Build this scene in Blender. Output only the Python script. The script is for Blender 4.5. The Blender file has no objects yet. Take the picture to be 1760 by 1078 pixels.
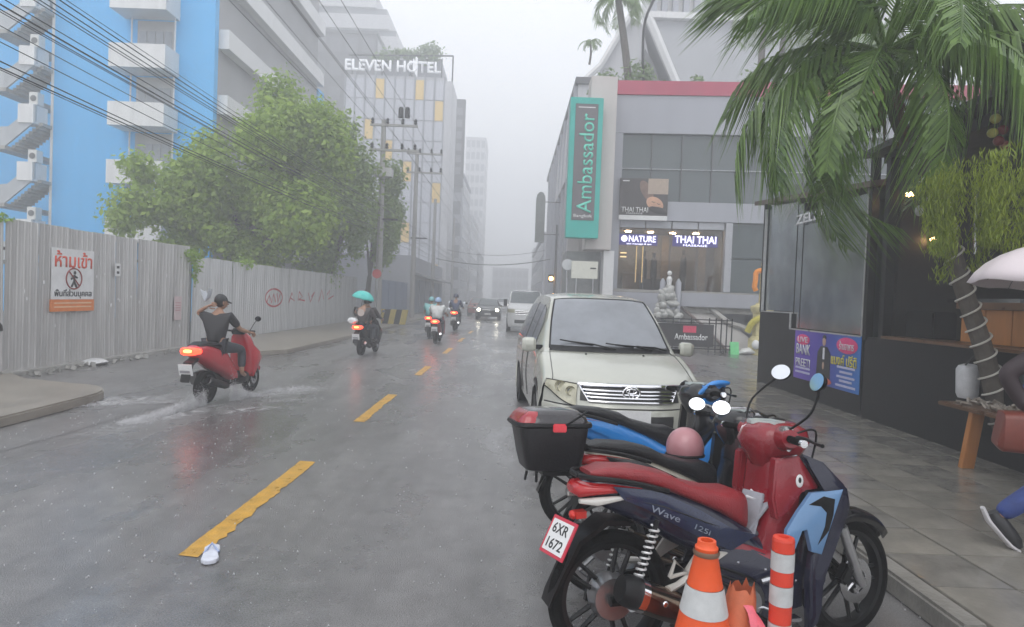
import bpy, bmesh, math, random
import numpy as np
from mathutils import Vector, Matrix, Euler
from mathutils.geometry import tessellate_polygon

R = math.radians
sc = bpy.context.scene
col = sc.collection
rnd = random.Random(7)

# ------------------------------------------------------------------ camera, sky, sun, exposure
cam_d = bpy.data.cameras.new('camera')
cam = bpy.data.objects.new('camera', cam_d); col.objects.link(cam)
cam_d.lens = 22.5; cam_d.sensor_width = 36.0
cam_d.clip_start = 0.05; cam_d.clip_end = 2000
cam.matrix_world = Matrix.Translation((0, 0, 1.6)) @ Matrix.Rotation(R(90 - 1.46), 4, 'X') @ Matrix.Rotation(R(2.2), 4, 'Z')
sc.camera = cam

world = bpy.data.worlds.new('World'); sc.world = world; world.use_nodes = True
nt = world.node_tree; nt.nodes.clear()
sky = nt.nodes.new('ShaderNodeTexSky'); sky.sky_type = 'NISHITA'; sky.sun_disc = False
sky.sun_elevation = R(58); sky.sun_rotation = R(200); sky.dust_density = 4; sky.air_density = 1.0
hs = nt.nodes.new('ShaderNodeHueSaturation'); hs.inputs['Saturation'].default_value = 0.15
mixs = nt.nodes.new('ShaderNodeMix'); mixs.data_type = 'RGBA'; mixs.inputs[0].default_value = 0.93
bg = nt.nodes.new('ShaderNodeBackground'); bg.inputs['Strength'].default_value = 0.10
wo = nt.nodes.new('ShaderNodeOutputWorld')
nt.links.new(sky.outputs[0], hs.inputs['Color']); nt.links.new(hs.outputs[0], mixs.inputs[6])
mixs.inputs[7].default_value = (12.9, 13.2, 13.8, 1)          # even cloud deck
nt.links.new(mixs.outputs[2], bg.inputs['Color']); nt.links.new(bg.outputs[0], wo.inputs['Surface'])

sun_d = bpy.data.lights.new('sun', 'SUN'); sun_d.energy = 1.1; sun_d.angle = R(40); sun_d.color = (1, .97, .93)
sun = bpy.data.objects.new('sun', sun_d); col.objects.link(sun)
sun.rotation_euler = (R(32), 0, R(-20)); sun.location = (0, 0, 60)
sc.view_settings.view_transform = 'Standard'; sc.view_settings.look = 'None'
sc.view_settings.exposure = 0.20; sc.view_settings.gamma = 1.0; sc.view_settings.use_curve_mapping = False
sc.cycles.use_denoising = True
sc.cycles.max_bounces = 6; sc.cycles.volume_bounces = 4; sc.cycles.diffuse_bounces = 3
sc.cycles.glossy_bounces = 3; sc.cycles.transmission_bounces = 4; sc.cycles.transparent_max_bounces = 8

# ------------------------------------------------------------------ helpers
MATS = {}
def mat(name, c, rough=.5, metal=0, var=.12, scale=5, bump=0, bs=60, coat=0, emit=None, es=1.0, alpha=None, streak=False, trans=0, spec=None, beads=0):
    if name in MATS: return MATS[name]
    m = bpy.data.materials.new(name); m.use_nodes = True; t = m.node_tree
    b = t.nodes['Principled BSDF']; L = t.links.new
    b.inputs['Roughness'].default_value = rough; b.inputs['Metallic'].default_value = metal
    b.inputs['Coat Weight'].default_value = coat; b.inputs['Coat Roughness'].default_value = .06
    if spec is not None: b.inputs['Specular IOR Level'].default_value = spec
    if trans: b.inputs['Transmission Weight'].default_value = trans
    if alpha is not None: b.inputs['Alpha'].default_value = alpha
    tc = t.nodes.new('ShaderNodeTexCoord'); mp = t.nodes.new('ShaderNodeMapping')
    L(tc.outputs['Object'], mp.inputs[0])
    if streak: mp.inputs['Scale'].default_value = (1, 1, .12)
    n = t.nodes.new('ShaderNodeTexNoise'); n.inputs['Scale'].default_value = scale; n.inputs['Detail'].default_value = 6
    n.inputs['Roughness'].default_value = .65
    L(mp.outputs[0], n.inputs['Vector'])
    r = t.nodes.new('ShaderNodeMapRange'); r.inputs[1].default_value = .25; r.inputs[2].default_value = .75
    r.inputs[3].default_value = 1 - var * 1.3; r.inputs[4].default_value = 1 + var * .8
    L(n.outputs[0], r.inputs[0])
    v = t.nodes.new('ShaderNodeVectorMath'); v.operation = 'SCALE'; v.inputs[0].default_value = c
    L(r.outputs[0], v.inputs['Scale']); L(v.outputs[0], b.inputs['Base Color'])
    r2 = t.nodes.new('ShaderNodeMapRange'); r2.inputs[3].default_value = max(.02, rough - .1); r2.inputs[4].default_value = min(1, rough + .1)
    L(n.outputs[0], r2.inputs[0]); L(r2.outputs[0], b.inputs['Roughness'])
    if bump:
        n2 = t.nodes.new('ShaderNodeTexNoise'); n2.inputs['Scale'].default_value = bs; n2.inputs['Detail'].default_value = 4
        L(tc.outputs['Object'], n2.inputs['Vector'])
        bp = t.nodes.new('ShaderNodeBump'); bp.inputs['Strength'].default_value = bump; bp.inputs['Distance'].default_value = .01
        L(n2.outputs[0], bp.inputs['Height']); L(bp.outputs[0], b.inputs['Normal'])
    if beads:      # rain drops standing on the surface
        vo = t.nodes.new('ShaderNodeTexVoronoi'); vo.inputs['Scale'].default_value = beads; vo.inputs['Randomness'].default_value = 1; L(tc.outputs['Object'], vo.inputs['Vector'])
        q1 = t.nodes.new('ShaderNodeMapRange'); q1.interpolation_type = 'SMOOTHSTEP'; q1.inputs[1].default_value = .12; q1.inputs[2].default_value = .34; q1.inputs[3].default_value = 1; q1.inputs[4].default_value = 0
        L(vo.outputs['Distance'], q1.inputs[0])
        b2_ = t.nodes.new('ShaderNodeBump'); b2_.inputs['Strength'].default_value = .55; b2_.inputs['Distance'].default_value = .003
        L(q1.outputs[0], b2_.inputs['Height'])
        if bump: L(bp.outputs[0], b2_.inputs['Normal'])
        L(b2_.outputs[0], b.inputs['Normal'])
    if emit: b.inputs['Emission Color'].default_value = (*emit, 1); b.inputs['Emission Strength'].default_value = es
    MATS[name] = m
    return m

THM = {}
def tag(o, label=None, cat=None, group=None, kind=None):
    if label: o['label'] = label
    if cat: o['category'] = cat
    if group: o['group'] = group
    if kind: o['kind'] = kind
    return o

def thing(name, label, cat, loc=(0, 0, 0), rz=0, group=None, mtx=None, kind=None):
    o = bpy.data.objects.new(name, None); col.objects.link(o); o.empty_display_size = .2
    m = mtx if mtx is not None else Matrix.Translation(loc) @ Matrix.Rotation(rz, 4, 'Z')
    o.matrix_world = m; THM[o.name] = m.copy()
    return tag(o, label, cat, group, kind)

class MB:
    def __init__(s): s.v = []; s.f = []; s.T = None
    def add(s, vs, fs):
        n = len(s.v)
        vs = [Vector(p) for p in vs]
        if s.T is not None: vs = [s.T @ p for p in vs]
        s.v += vs; s.f += [tuple(n + i for i in f) for f in fs]; return s
    def box(s, c, d, rot=None, taper=1):
        x, y, z = d[0] / 2, d[1] / 2, d[2] / 2
        p = [Vector(q) for q in ((-x, -y, -z), (x, -y, -z), (x, y, -z), (-x, y, -z), (-x * taper, -y * taper, z), (x * taper, -y * taper, z), (x * taper, y * taper, z), (-x * taper, y * taper, z))]
        if rot is not None:
            m = Euler(rot).to_matrix() if not isinstance(rot, Matrix) else rot
            p = [m @ q for q in p]
        c = Vector(c)
        return s.add([q + c for q in p], [(0, 3, 2, 1), (4, 5, 6, 7), (0, 1, 5, 4), (1, 2, 6, 5), (2, 3, 7, 6), (3, 0, 4, 7)])
    def b2(s, a, b):
        return s.box([(a[i] + b[i]) / 2 for i in range(3)], [abs(b[i] - a[i]) for i in range(3)])
    def tube(s, pts, r, n=8, cap=True, flat=1.0):
        pts = [Vector(p) for p in pts]; k = len(pts)
        rs = r if isinstance(r, (list, tuple)) else [r] * k
        up = None; vs = []; 
        for i, p in enumerate(pts):
            d = (pts[min(i + 1, k - 1)] - pts[max(i - 1, 0)]).normalized()
            if up is None:
                up = Vector((0, 0, 1)) if abs(d.z) < .9 else Vector((1, 0, 0))
            a = d.cross(up).normalized(); up = a.cross(d).normalized()
            for j in range(n):
                t = 2 * math.pi * j / n
                vs.append(p + (a * math.cos(t) + up * math.sin(t) * flat) * rs[i])
        fs = [(i * n + j, i * n + (j + 1) % n, (i + 1) * n + (j + 1) % n, (i + 1) * n + j) for i in range(k - 1) for j in range(n)]
        if cap: fs += [tuple(range(n - 1, -1, -1)), tuple((k - 1) * n + j for j in range(n))]
        return s.add(vs, fs)
    def lathe(s, prof, c=(0, 0, 0), axis='z', n=24, arc=None):
        vs = []; a0, a1 = arc or (0, 2 * math.pi); closed = arc is None
        m = n if closed else n + 1
        for r, h in prof:
            for j in range(m):
                t = a0 + (a1 - a0) * j / n
                q = (r * math.cos(t), r * math.sin(t), h)
                if axis == 'y': q = (q[0], q[2], q[1])
                if axis == 'x': q = (q[2], q[0], q[1])
                vs.append((q[0] + c[0], q[1] + c[1], q[2] + c[2]))
        fs = []
        for i in range(len(prof) - 1):
            for j in range(n):
                fs.append((i * m + j, i * m + (j + 1) % m, (i + 1) * m + (j + 1) % m, (i + 1) * m + j))
        return s.add(vs, fs)
    def ball(s, c, r, n=16, k=10, rot=None):
        if not isinstance(r, (list, tuple)): r = (r, r, r)
        vs = []
        for i in range(k + 1):
            ph = math.pi * i / k
            for j in range(n):
                t = 2 * math.pi * j / n
                q = Vector((r[0] * math.sin(ph) * math.cos(t), r[1] * math.sin(ph) * math.sin(t), r[2] * math.cos(ph)))
                if rot is not None: q = Euler(rot).to_matrix() @ q
                vs.append(q + Vector(c))
        return s.add(vs, [(i * n + j, (i + 1) * n + j, (i + 1) * n + (j + 1) % n, i * n + (j + 1) % n) for i in range(k) for j in range(n)])
    def hull(s, st, axis='x', n=18, e=2.6, cap=True):
        """st: (pos, lo, hi, halfwidth[, yc]) superellipse rings; axis x: pos=x, lo/hi=z ; axis z: pos=z, lo/hi=x"""
        vs = []
        for q in st:
            p, lo, hi, hw = q[:4]; yc = q[4] if len(q) > 4 else 0
            cz = (lo + hi) / 2; b = (hi - lo) / 2
            for j in range(n):
                t = 2 * math.pi * j / n; ct, sn = math.cos(t), math.sin(t)
                u = math.copysign(abs(ct) ** (2 / e), ct) * hw + yc; w = math.copysign(abs(sn) ** (2 / e), sn) * b + cz
                vs.append((p, u, w) if axis == 'x' else (w, u, p))
        k = len(st)
        fs = [(i * n + j, i * n + (j + 1) % n, (i + 1) * n + (j + 1) % n, (i + 1) * n + j) for i in range(k - 1) for j in range(n)]
        if cap: fs += [tuple(range(n - 1, -1, -1)), tuple((k - 1) * n + j for j in range(n))]
        return s.add(vs, fs)
    def prism(s, poly, a, b, plane='xz', inset=0, bulge=0):
        """polygon extruded from a to b along the third axis; optional bulged inner contour on the b side"""
        def P(q, h): return (q[0], h, q[1]) if plane == 'xz' else ((q[0], q[1], h) if plane == 'xy' else (h, q[0], q[1]))
        n = len(poly); cx = sum(q[0] for q in poly) / n; cy = sum(q[1] for q in poly) / n
        tri = tessellate_polygon([[Vector((q[0], q[1], 0)) for q in poly]])
        rings = [(poly, a), (poly, b)]
        if inset: rings.append(([(cx + (q[0] - cx) * (1 - inset), cy + (q[1] - cy) * (1 - inset)) for q in poly], b + bulge))
        vs = [P(q, h) for pl, h in rings for q in pl]; k = len(rings)
        fs = [tuple(t) for t in tri] + [tuple((k - 1) * n + i for i in reversed(t)) for t in tri]
        fs += [(i * n + j, i * n + (j + 1) % n, (i + 1) * n + (j + 1) % n, (i + 1) * n + j) for i in range(k - 1) for j in range(n)]
        return s.add(vs, fs)
    def grid(s, F, nu, nv):
        vs = [F(i / nu, j / nv) for i in range(nu + 1) for j in range(nv + 1)]
        return s.add(vs, [(i * (nv + 1) + j, (i + 1) * (nv + 1) + j, (i + 1) * (nv + 1) + j + 1, i * (nv + 1) + j + 1) for i in range(nu) for j in range(nv)])
    def mesh(s, name, smooth=35, bevel=0, fix=True, inv=None):
        me = bpy.data.meshes.new(name)
        vs = s.v if inv is None else [inv @ p for p in s.v]
        me.from_pydata([tuple(p) for p in vs], [], s.f)
        if bevel or fix:
            bm = bmesh.new(); bm.from_mesh(me)
            if fix: 
                bmesh.ops.remove_doubles(bm, verts=bm.verts, dist=1e-5)
                bmesh.ops.recalc_face_normals(bm, faces=bm.faces)
            if bevel:
                es = [e for e in bm.edges if e.is_manifold and e.calc_face_angle(0) > R(30)]
                bmesh.ops.bevel(bm, geom=es, offset=bevel, segments=2, affect='EDGES', clamp_overlap=True)
            bm.to_mesh(me); bm.free()
        if smooth:
            me.shade_smooth(); me.set_sharp_from_angle(angle=R(smooth))
        return me
    def build(s, name, m, parent=None, smooth=35, bevel=0, fix=True, world=False, label=None, kind=None):
        inv = None
        if parent is not None and world: inv = THM[root_of(parent)].inverted()
        me = s.mesh(name, smooth, bevel, fix, inv)
        me.materials.append(m)
        o = bpy.data.objects.new(name, me); col.objects.link(o)
        if parent is not None: o.parent = parent
        if label: o['label'] = label
        if kind: o['kind'] = kind
        return o
def root_of(o):
    while o.parent is not None: o = o.parent
    return o.name

def link_copy(o, parent=None, M=None, name=None):
    c = o.copy(); col.objects.link(c)
    if parent is not None: c.parent = parent
    if M is not None: c.matrix_local = M
    return c
def copy_tree(root, mtx, label=None):
    c = root.copy(); col.objects.link(c); c.matrix_world = mtx; THM[c.name] = mtx.copy()
    if label: c['label'] = label
    for ch in list(root.children):
        d = ch.copy(); col.objects.link(d); d.parent = c; d.matrix_local = ch.matrix_local.copy()
        for g in list(ch.children):
            e = g.copy(); col.objects.link(e); e.parent = d; e.matrix_local = g.matrix_local.copy()
    return c

def text(name, body, c, right, up, w, h, m, parent=None, ext=.004, world=False, bold=0, space=1.0):
    cu = bpy.data.curves.new(name, 'FONT'); cu.body = body; cu.extrude = 0; cu.resolution_u = 3
    cu.align_x = 'CENTER'; cu.offset = bold; cu.space_character = space
    o = bpy.data.objects.new(name, cu); col.objects.link(o)
    bpy.context.view_layer.update()
    me = bpy.data.meshes.new_from_object(o.evaluated_get(bpy.context.evaluated_depsgraph_get()))
    bpy.data.objects.remove(o); bpy.data.curves.remove(cu)
    co = np.array([v.co[:] for v in me.vertices]) if len(me.vertices) else np.zeros((1, 3))
    lo, hi = co.min(0), co.max(0)
    right = Vector(right).normalized(); up = Vector(up).normalized(); nrm = right.cross(up)
    c = Vector(c)
    bm = bmesh.new(); bm.from_mesh(me)
    ex = bmesh.ops.extrude_face_region(bm, geom=bm.faces[:])
    tops = {g for g in ex['geom'] if isinstance(g, bmesh.types.BMVert)}
    inv = THM[root_of(parent)].inverted() if (parent is not None and world) else None
    for v in bm.verts:
        u = ((v.co.x - lo[0]) / max(1e-6, hi[0] - lo[0]) - .5) * w
        t = ((v.co.y - lo[1]) / max(1e-6, hi[1] - lo[1]) - .5) * h
        p = c + right * u + up * t + nrm * (ext if v in tops else 0)
        v.co = inv @ p if inv is not None else p
    bm.to_mesh(me); bm.free(); me.materials.clear(); me.materials.append(m)
    o = bpy.data.objects.new(name, me); col.objects.link(o)
    if parent is not None: o.parent = parent
    return o

def smooth_curve(pts, k=6):
    pts = [Vector(p) for p in pts]; out = []
    for i in range(len(pts) - 1):
        p0 = pts[max(i - 1, 0)]; p1 = pts[i]; p2 = pts[i + 1]; p3 = pts[min(i + 2, len(pts) - 1)]
        for j in range(k):
            t = j / k
            out.append(.5 * ((2 * p1) + (p2 - p0) * t + (2 * p0 - 5 * p1 + 4 * p2 - p3) * t * t + (3 * p1 - p0 - 3 * p2 + p3) * t ** 3))
    out.append(pts[-1]); return out

# ------------------------------------------------------------------ materials
concrete = mat('concrete', (.34, .33, .31), .6, var=.25, scale=3, bump=.4, bs=30, streak=True)
kerbc = mat('kerb_concrete', (.24, .23, .21), .35, var=.3, scale=5, bump=.4, bs=40)
grey_wall = mat('grey_render', (.36, .37, .41), .6, var=.10, scale=1.2, streak=True)
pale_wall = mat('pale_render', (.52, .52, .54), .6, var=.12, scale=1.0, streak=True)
blue_wall = mat('blue_paint', (.09, .46, .88), .6, var=.12, scale=.35, streak=True)
white_paint = mat('white_paint', (.72, .72, .72), .5, var=.1, scale=3, streak=True)
dark_glass = mat('dark_glass', (.07, .085, .09), .08, var=.1, scale=1)
steel = mat('steel', (.5, .5, .52), .25, 1, var=.1)
chrome = mat('chrome', (.85, .85, .87), .08, 1, var=.03)
black_plastic = mat('black_plastic', (.004, .004, .005), .38, spec=.25, var=.2, bump=.1)
black_metal = mat('black_metal', (.006, .006, .007), .4, .1, spec=.3, var=.2)
rubber = mat('rubber', (.004, .004, .004), .8, spec=.08, var=.3, scale=20, bump=.5, bs=90)
alu = mat('cast_aluminium', (.35, .35, .36), .35, .9, var=.15)
mirror = mat('mirror_glass', (.78, .80, .84), .03, 1, var=.02)
tail_red = mat('tail_lens', (.45, .008, .012), .12, coat=.5)
tail_on = mat('tail_lamp_lit', (.6, .02, .01), .2, emit=(1, .05, .02), es=4)
tail_core = mat('tail_lamp_core', (1, .2, .05), .2, emit=(1, .25, .05), es=9)
lamp_on = mat('lamp_lit', (1, .95, .8), .2, emit=(1, .93, .75), es=14)
plate_w = mat('plate_white', (.75, .75, .75), .4, var=.08, scale=20)
plate_b = mat('plate_black_print', (.02, .02, .02), .5)
skin = mat('skin', (.36, .20, .13), .5, var=.1, scale=12)
hair = mat('hair', (.012, .01, .009), .5, var=.3, scale=40)
leaf_tree = None

# asphalt: wet, mottled, with patches of standing water
def asphalt_mat():
    m = bpy.data.materials.new('wet_asphalt'); m.use_nodes = True; t = m.node_tree; L = t.links.new
    b = t.nodes['Principled BSDF']; tc = t.nodes.new('ShaderNodeTexCoord')
    def noise(s, d=5, sx=1, sy=1, r=.6):
        mp = t.nodes.new('ShaderNodeMapping'); mp.inputs['Scale'].default_value = (sx, sy, 1); L(tc.outputs['Object'], mp.inputs[0])
        n = t.nodes.new('ShaderNodeTexNoise'); n.inputs['Scale'].default_value = s; n.inputs['Detail'].default_value = d
        n.inputs['Roughness'].default_value = r; L(mp.outputs[0], n.inputs['Vector']); return n.outputs[0]
    def rng(x, a, c, lo, hi):
        r = t.nodes.new('ShaderNodeMapRange'); r.inputs[1].default_value = a; r.inputs[2].default_value = c
        r.inputs[3].default_value = lo; r.inputs[4].default_value = hi; L(x, r.inputs[0]); return r.outputs[0]
    def mth(op, x, y):
        q = t.nodes.new('ShaderNodeMath'); q.operation = op
        for i, w in enumerate((x, y)):
            if isinstance(w, (int, float)): q.inputs[i].default_value = w
            else: L(w, q.inputs[i])
        return q.outputs[0]
    big = noise(.5, 4, 1.6, .5); mid = noise(5, 5); fine = noise(130, 2)
    puddle = rng(big, .44, .58, 0, 1)
    colr = mth('MULTIPLY', rng(mid, .3, .7, .76, 1.2), rng(fine, .3, .7, .6, 1.45))
    wear = noise(1.0, 5, 1.5, .10, .7); patch_ = noise(.33, 2, 1, .6)
    colr = mth('MULTIPLY', colr, rng(puddle, 0, 1, 1.10, .88)); colr = mth('MULTIPLY', colr, rng(wear, .35, .65, .78, 1.16)); colr = mth('MULTIPLY', colr, rng(patch_, .46, .54, .86, 1.08))
    v = t.nodes.new('ShaderNodeVectorMath'); v.operation = 'SCALE'; v.inputs[0].default_value = (.155, .149, .148)
    L(colr, v.inputs['Scale']); L(v.outputs[0], b.inputs['Base Color'])
    b.inputs['Specular IOR Level'].default_value = .85
    L(mth('ADD', rng(puddle, 0, 1, .42, .20), rng(mid, .3, .7, -.04, .05)), b.inputs['Roughness'])
    # rain rings + grain
    vor = t.nodes.new('ShaderNodeTexVoronoi'); vor.inputs['Scale'].default_value = 11; L(tc.outputs['Object'], vor.inputs['Vector'])
    ring = mth('SINE', mth('MULTIPLY', vor.outputs['Distance'], 55), 0)
    ring = mth('MULTIPLY', ring, rng(vor.outputs['Distance'], 0, .35, 1, 0))
    rip = noise(16, 3)
    h = mth('ADD', mth('MULTIPLY', ring, .16), mth('MULTIPLY', rip, .45))
    grain = mth('MULTIPLY', fine, rng(puddle, 0, 1, 1.5, .25))
    bp = t.nodes.new('ShaderNodeBump'); bp.inputs['Strength'].default_value = .7; bp.inputs['Distance'].default_value = .012
    L(mth('ADD', h, grain), bp.inputs['Height']); L(bp.outputs[0], b.inputs['Normal'])
    b.inputs['Coat Weight'].default_value = .45; b.inputs['Coat Roughness'].default_value = .22
    bc = t.nodes.new('ShaderNodeBump'); bc.inputs['Strength'].default_value = .35; bc.inputs['Distance'].default_value = .008; L(h, bc.inputs['Height']); L(bc.outputs[0], b.inputs['Coat Normal'])
    return m
asphalt = asphalt_mat()

# ------------------------------------------------------------------ ground, road, pavements
def struct(mb, name, m, **k):
    o = mb.build(name, m, **k); o['kind'] = 'structure'; return o
g = MB().grid(lambda u, v: (-150 + 300 * u, -20 + 320 * v, -.02), 10, 10)
struct(g, 'ground', mat('bare_ground', (.16, .15, .13), .6, var=.3, scale=.5), smooth=0)
g = MB().add([(-6.0, -8, 0), (2.6, -8, 0), (2.6, 280, 0), (-6.0, 280, 0)], [(0, 1, 2, 3)])
g.add([(-8.4, 9.2, 0), (-6.0, 9.2, 0), (-6.0, 17.5, 0), (-8.4, 17.5, 0)], [(0, 1, 2, 3)])
g.add([(2.6, 13.0, 0), (14, 13.0, 0), (14, 25, 0), (2.6, 25, 0)], [(0, 1, 2, 3)])
struct(g, 'road', asphalt, smooth=0)
# dark gutter seam along centre of the near lane (asphalt joint)
g = MB(); 
for x, w in ((-4.6, .01), (.9, .008)):
    pts = [(x + .04 * math.sin(y * .9) + .02 * math.sin(y * 3.1), y) for y in np.arange(1, 40, .4)]
    for (a, b), (c, d) in zip(pts[:-1], pts[1:]):
        g.add([(a, b, .003), (a + w, b, .003), (c + w, d, .003), (c, d, .003)], [(0, 1, 2, 3)])
struct(g, 'road_joint', mat('joint_tar', (.07, .066, .064), .3), smooth=0)
# yellow centre dashes
yel = mat('yellow_line', (.60, .33, .04), .3, var=.3, scale=7, bump=.5, bs=60)
for i, (a, b, x) in enumerate([(3.72, 5.9, -1.84), (7.8, 10.0, -1.82), (12.5, 14.1, -1.80), (17.3, 19.2, -1.79), (22, 24, -1.78), (27, 29, -1.77)]):
    mb = MB(); n = 40; w = .15; vs = []
    for k in range(n + 1):
        y = a + (b - a) * k / n
        vs += [(x - w / 2 + rnd.uniform(-.004, .004), y + .02, .004), (x + w / 2 + (rnd.uniform(-.030, .008) if k < n * .7 else rnd.uniform(-.006, .003)), y, .004)]
    mb.add(vs, [(2 * k, 2 * k + 1, 2 * k + 3, 2 * k + 2) for k in range(n)])
    tag(mb.build('lane_marking', yel, smooth=0, fix=False), kind='structure')

pav = thing('pavement', None, None, (2.2, 0, 0), kind='structure')
MB().b2((2.34, -2, -.01), (4.95, 13.0, .085)).build('bedding', mat('bedding', (.07, .065, .055), .5), pav, world=True)
tile_m = mat('paving_tile', (.25, .235, .205), .17, var=.28, scale=2.2, bump=.25, bs=30)
tile_m2 = mat('paving_tile_worn', (.21, .20, .18), .12, var=.38, scale=3, bump=.2, bs=22)
T = .46; tmesh = MB().box((0, 0, 0), (T - .012, T - .012, .05)).mesh('paving_tile', 0, bevel=.003); tmesh.materials.append(tile_m)
tmesh2 = tmesh.copy(); tmesh2.materials.clear(); tmesh2.materials.append(tile_m2)
for j in range(25):
    for i in range(6):
        x = 2.34 + .15 + T * (i + .5) - .15; y = 1.6 + T * (j + .5) 
        if x > 5.1: continue
        o = bpy.data.objects.new('paving_tile', tmesh if rnd.random() < .6 else tmesh2); col.objects.link(o); o.parent = pav
        o.location = (x - 2.2, y, .0945 + rnd.uniform(-.002, .002)); o.rotation_euler = (R(rnd.uniform(-.35, .35)), R(rnd.uniform(-.35, .35)), 0)
km = MB().box((0, 0, 0), (.14, .99, .13)).mesh('kerb_stone', 0, bevel=.018); km.materials.append(kerbc)
for j in range(12):
    o = bpy.data.objects.new('kerb_stone', km); col.objects.link(o); o.parent = pav
    o.location = (2.27 - 2.2 + rnd.uniform(-.006, .006), 1.5 + j, .058 + rnd.uniform(-.004, .004)); o.rotation_euler = (0, 0, R(rnd.uniform(-.3, .3)))
# left pavement: near island with rounded end, then dropped driveway, then the long pavement
side_c = mat('pavement_concrete', (.26, .235, .20), .4, var=.25, scale=1.5, bump=.3, bs=20)
poly = [(-8.05, -2), (-5.35, -2), (-5.38, 6.5)] + [(-6.25 + .82 * math.cos(t), 8.25 + .95 * math.sin(t)) for t in [R(a) for a in range(0, 91, 15)]] + [(-7.2, 9.5), (-8.05, 10.2)]
struct(MB().prism(poly, -.01, .12, 'xy'), 'pavement_left', side_c, smooth=0, bevel=.02)
poly2 = [(-8.05, 16.6), (-5.9, 14.9), (-5.45, 15.6), (-5.4, 18.5), (-5.5, 60), (-8.05, 60)]
struct(MB().prism(poly2, -.01, .11, 'xy'), 'pavement_far_left', side_c, smooth=0, bevel=.02)
struct(MB().b2((2.25, 26, -.01), (3.1, 120, .11)), 'pavement_far_right', side_c, smooth=0)
# low concrete footing under the fence
struct(MB().b2((-8.32, 4, -.01), (-8.02, 34, .07)), 'fence_footing', mat('footing', (.38, .37, .35), .5, var=.3, scale=6, bump=.4), smooth=0, bevel=.01)
# haze box
hz = MB().b2((-170, -30, -1.2), (170, 310, 48))
hm = bpy.data.materials.new('rain_haze'); hm.use_nodes = True; t = hm.node_tree; t.nodes.remove(t.nodes['Principled BSDF'])
pv = t.nodes.new('ShaderNodeVolumePrincipled'); pv.inputs['Color'].default_value = (.90, .915, .94, 1); pv.inputs['Density'].default_value = .0102
t.links.new(pv.outputs[0], t.nodes['Material Output'].inputs['Volume'])
tag(hz.build('haze', hm, smooth=0), kind='stuff')
# ------------------------------------------------------------------ left: corrugated fences
fence_m = mat('corrugated_steel', (.53, .52, .51), .42, .25, var=.32, scale=2.2, streak=True)
fence_m2 = mat('corrugated_steel_pale', (.60, .605, .61), .42, .25, var=.28, scale=2.2, streak=True)
def sheet_mesh(w, h, m, amp=.012):
    mb = MB(); n = 5; vs = []
    for k in range(n):                      # trapezoid ribs
        y0 = w * k / n; q = w / n
        for f, d in ((0, 0), (.30, 0), (.34, -amp * .3), (.40, 0), (.68, 0), (.76, amp), (.90, amp)):
            vs.append((d, y0 + q * f))
    vs.append((0, w))
    for x, y in vs: mb.v.append(Vector((x, y, 0)))
    for x, y in vs: mb.v.append(Vector((x, y, h)))
    k = len(vs); mb.f = [(i, i + 1, k + i + 1, k + i) for i in range(k - 1)]
    # back faces with thickness
    mb2 = MB(); mb2.add(mb.v, mb.f); mb2.add([(p.x - .003, p.y, p.z) for p in mb.v], [tuple(reversed(f)) for f in mb.f])
    me = mb2.mesh('corrugated_sheet', 0, fix=False); me.materials.append(m); return me
def fence(label, y0, y1, h, x, w, m, sway):
    f = thing('corrugated_fence', label, 'fence', (x, y0, .05))
    me = sheet_mesh(w, h, m); n = int(round((y1 - y0) / w))
    for i in range(n):
        o = bpy.data.objects.new('corrugated_sheet', me); col.objects.link(o); o.parent = f
        o.location = (rnd.uniform(-.006, .006) + (i % 2) * .004, i * w, rnd.uniform(-.012, .012) - sway * i); o.rotation_euler = (R(rnd.uniform(-.5, .5)), R(rnd.uniform(-.9, .9)), R(rnd.uniform(-.5, .5)))
    for i in range(0, n, 4):
        MB().box((-.05, i * w, h / 2 - .05), (.06, .06, h)).build('post', mat('fence_post', (.2, .2, .2), .5, .5), f)
    for z in (.4, h - .5): MB().b2((-.09, 0, z), (-.035, n * w, z + .05)).build('rail', MATS['fence_post'], f)
    return f
f1 = fence('tall grey corrugated metal fence nearest on the left, carrying the white and orange warning sign', 5.2, 16.2, 2.5, -8.2, .73, fence_m, 0)
f2 = fence('lower paler corrugated fence with red graffiti, running on beyond the tall grey one', 16.35, 33.5, 2.28, -8.2, .78, fence_m2, 0)
graf = mat('graffiti_red', (.5, .05, .06), .5); grafb = mat('graffiti_black', (.012, .012, .012), .5)
def scrawl(strokes, x, m, parent, r=.022):
    mb = MB()
    for s_ in strokes:
        mb.tube([(x, y, z) for y, z in s_], r, 6)
    mb.v = [Vector((x + (p.x - x) * .12, p.y, p.z)) for p in mb.v]
    return mb.build('graffiti', m, parent, world=True)
circ = [(21.95 + .78 * math.cos(a), 1.27 + .30 * math.sin(a)) for a in np.linspace(0, 6.3, 24)]
scrawl([circ, [(21.3, 1.12), (21.5, 1.35), (21.7, 1.1), (21.9, 1.4), (22.1, 1.12)], [(22.2, 1.42), (22.3, 1.1), (22.5, 1.4)],
        [(23.4, 1.1), (23.7, 1.45), (24.0, 1.15), (23.6, 1.25)], [(24.4, 1.15), (24.5, 1.5), (24.9, 1.3), (24.5, 1.2), (25.2, 1.15)], [(25.6, 1.45), (25.9, 1.1), (26.4, 1.5), (26.0, 1.3)],
        [(27.0, 1.1), (27.4, 1.6), (27.7, 1.2)], [(28.2, 1.4), (28.6, 1.6), (28.4, 1.2), (29.2, 1.35)]], -8.17, graf, f2, .03)
scrawl([[(9.75, 1.28), (9.95, 1.30), (10.1, 1.22), (10.14, 1.1), (10.08, .95), (9.9, .86), (9.7, .84)], [(10.2, .86), (10.24, .82), (10.25, .74)]], -8.175, grafb, f1, .035)
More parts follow.
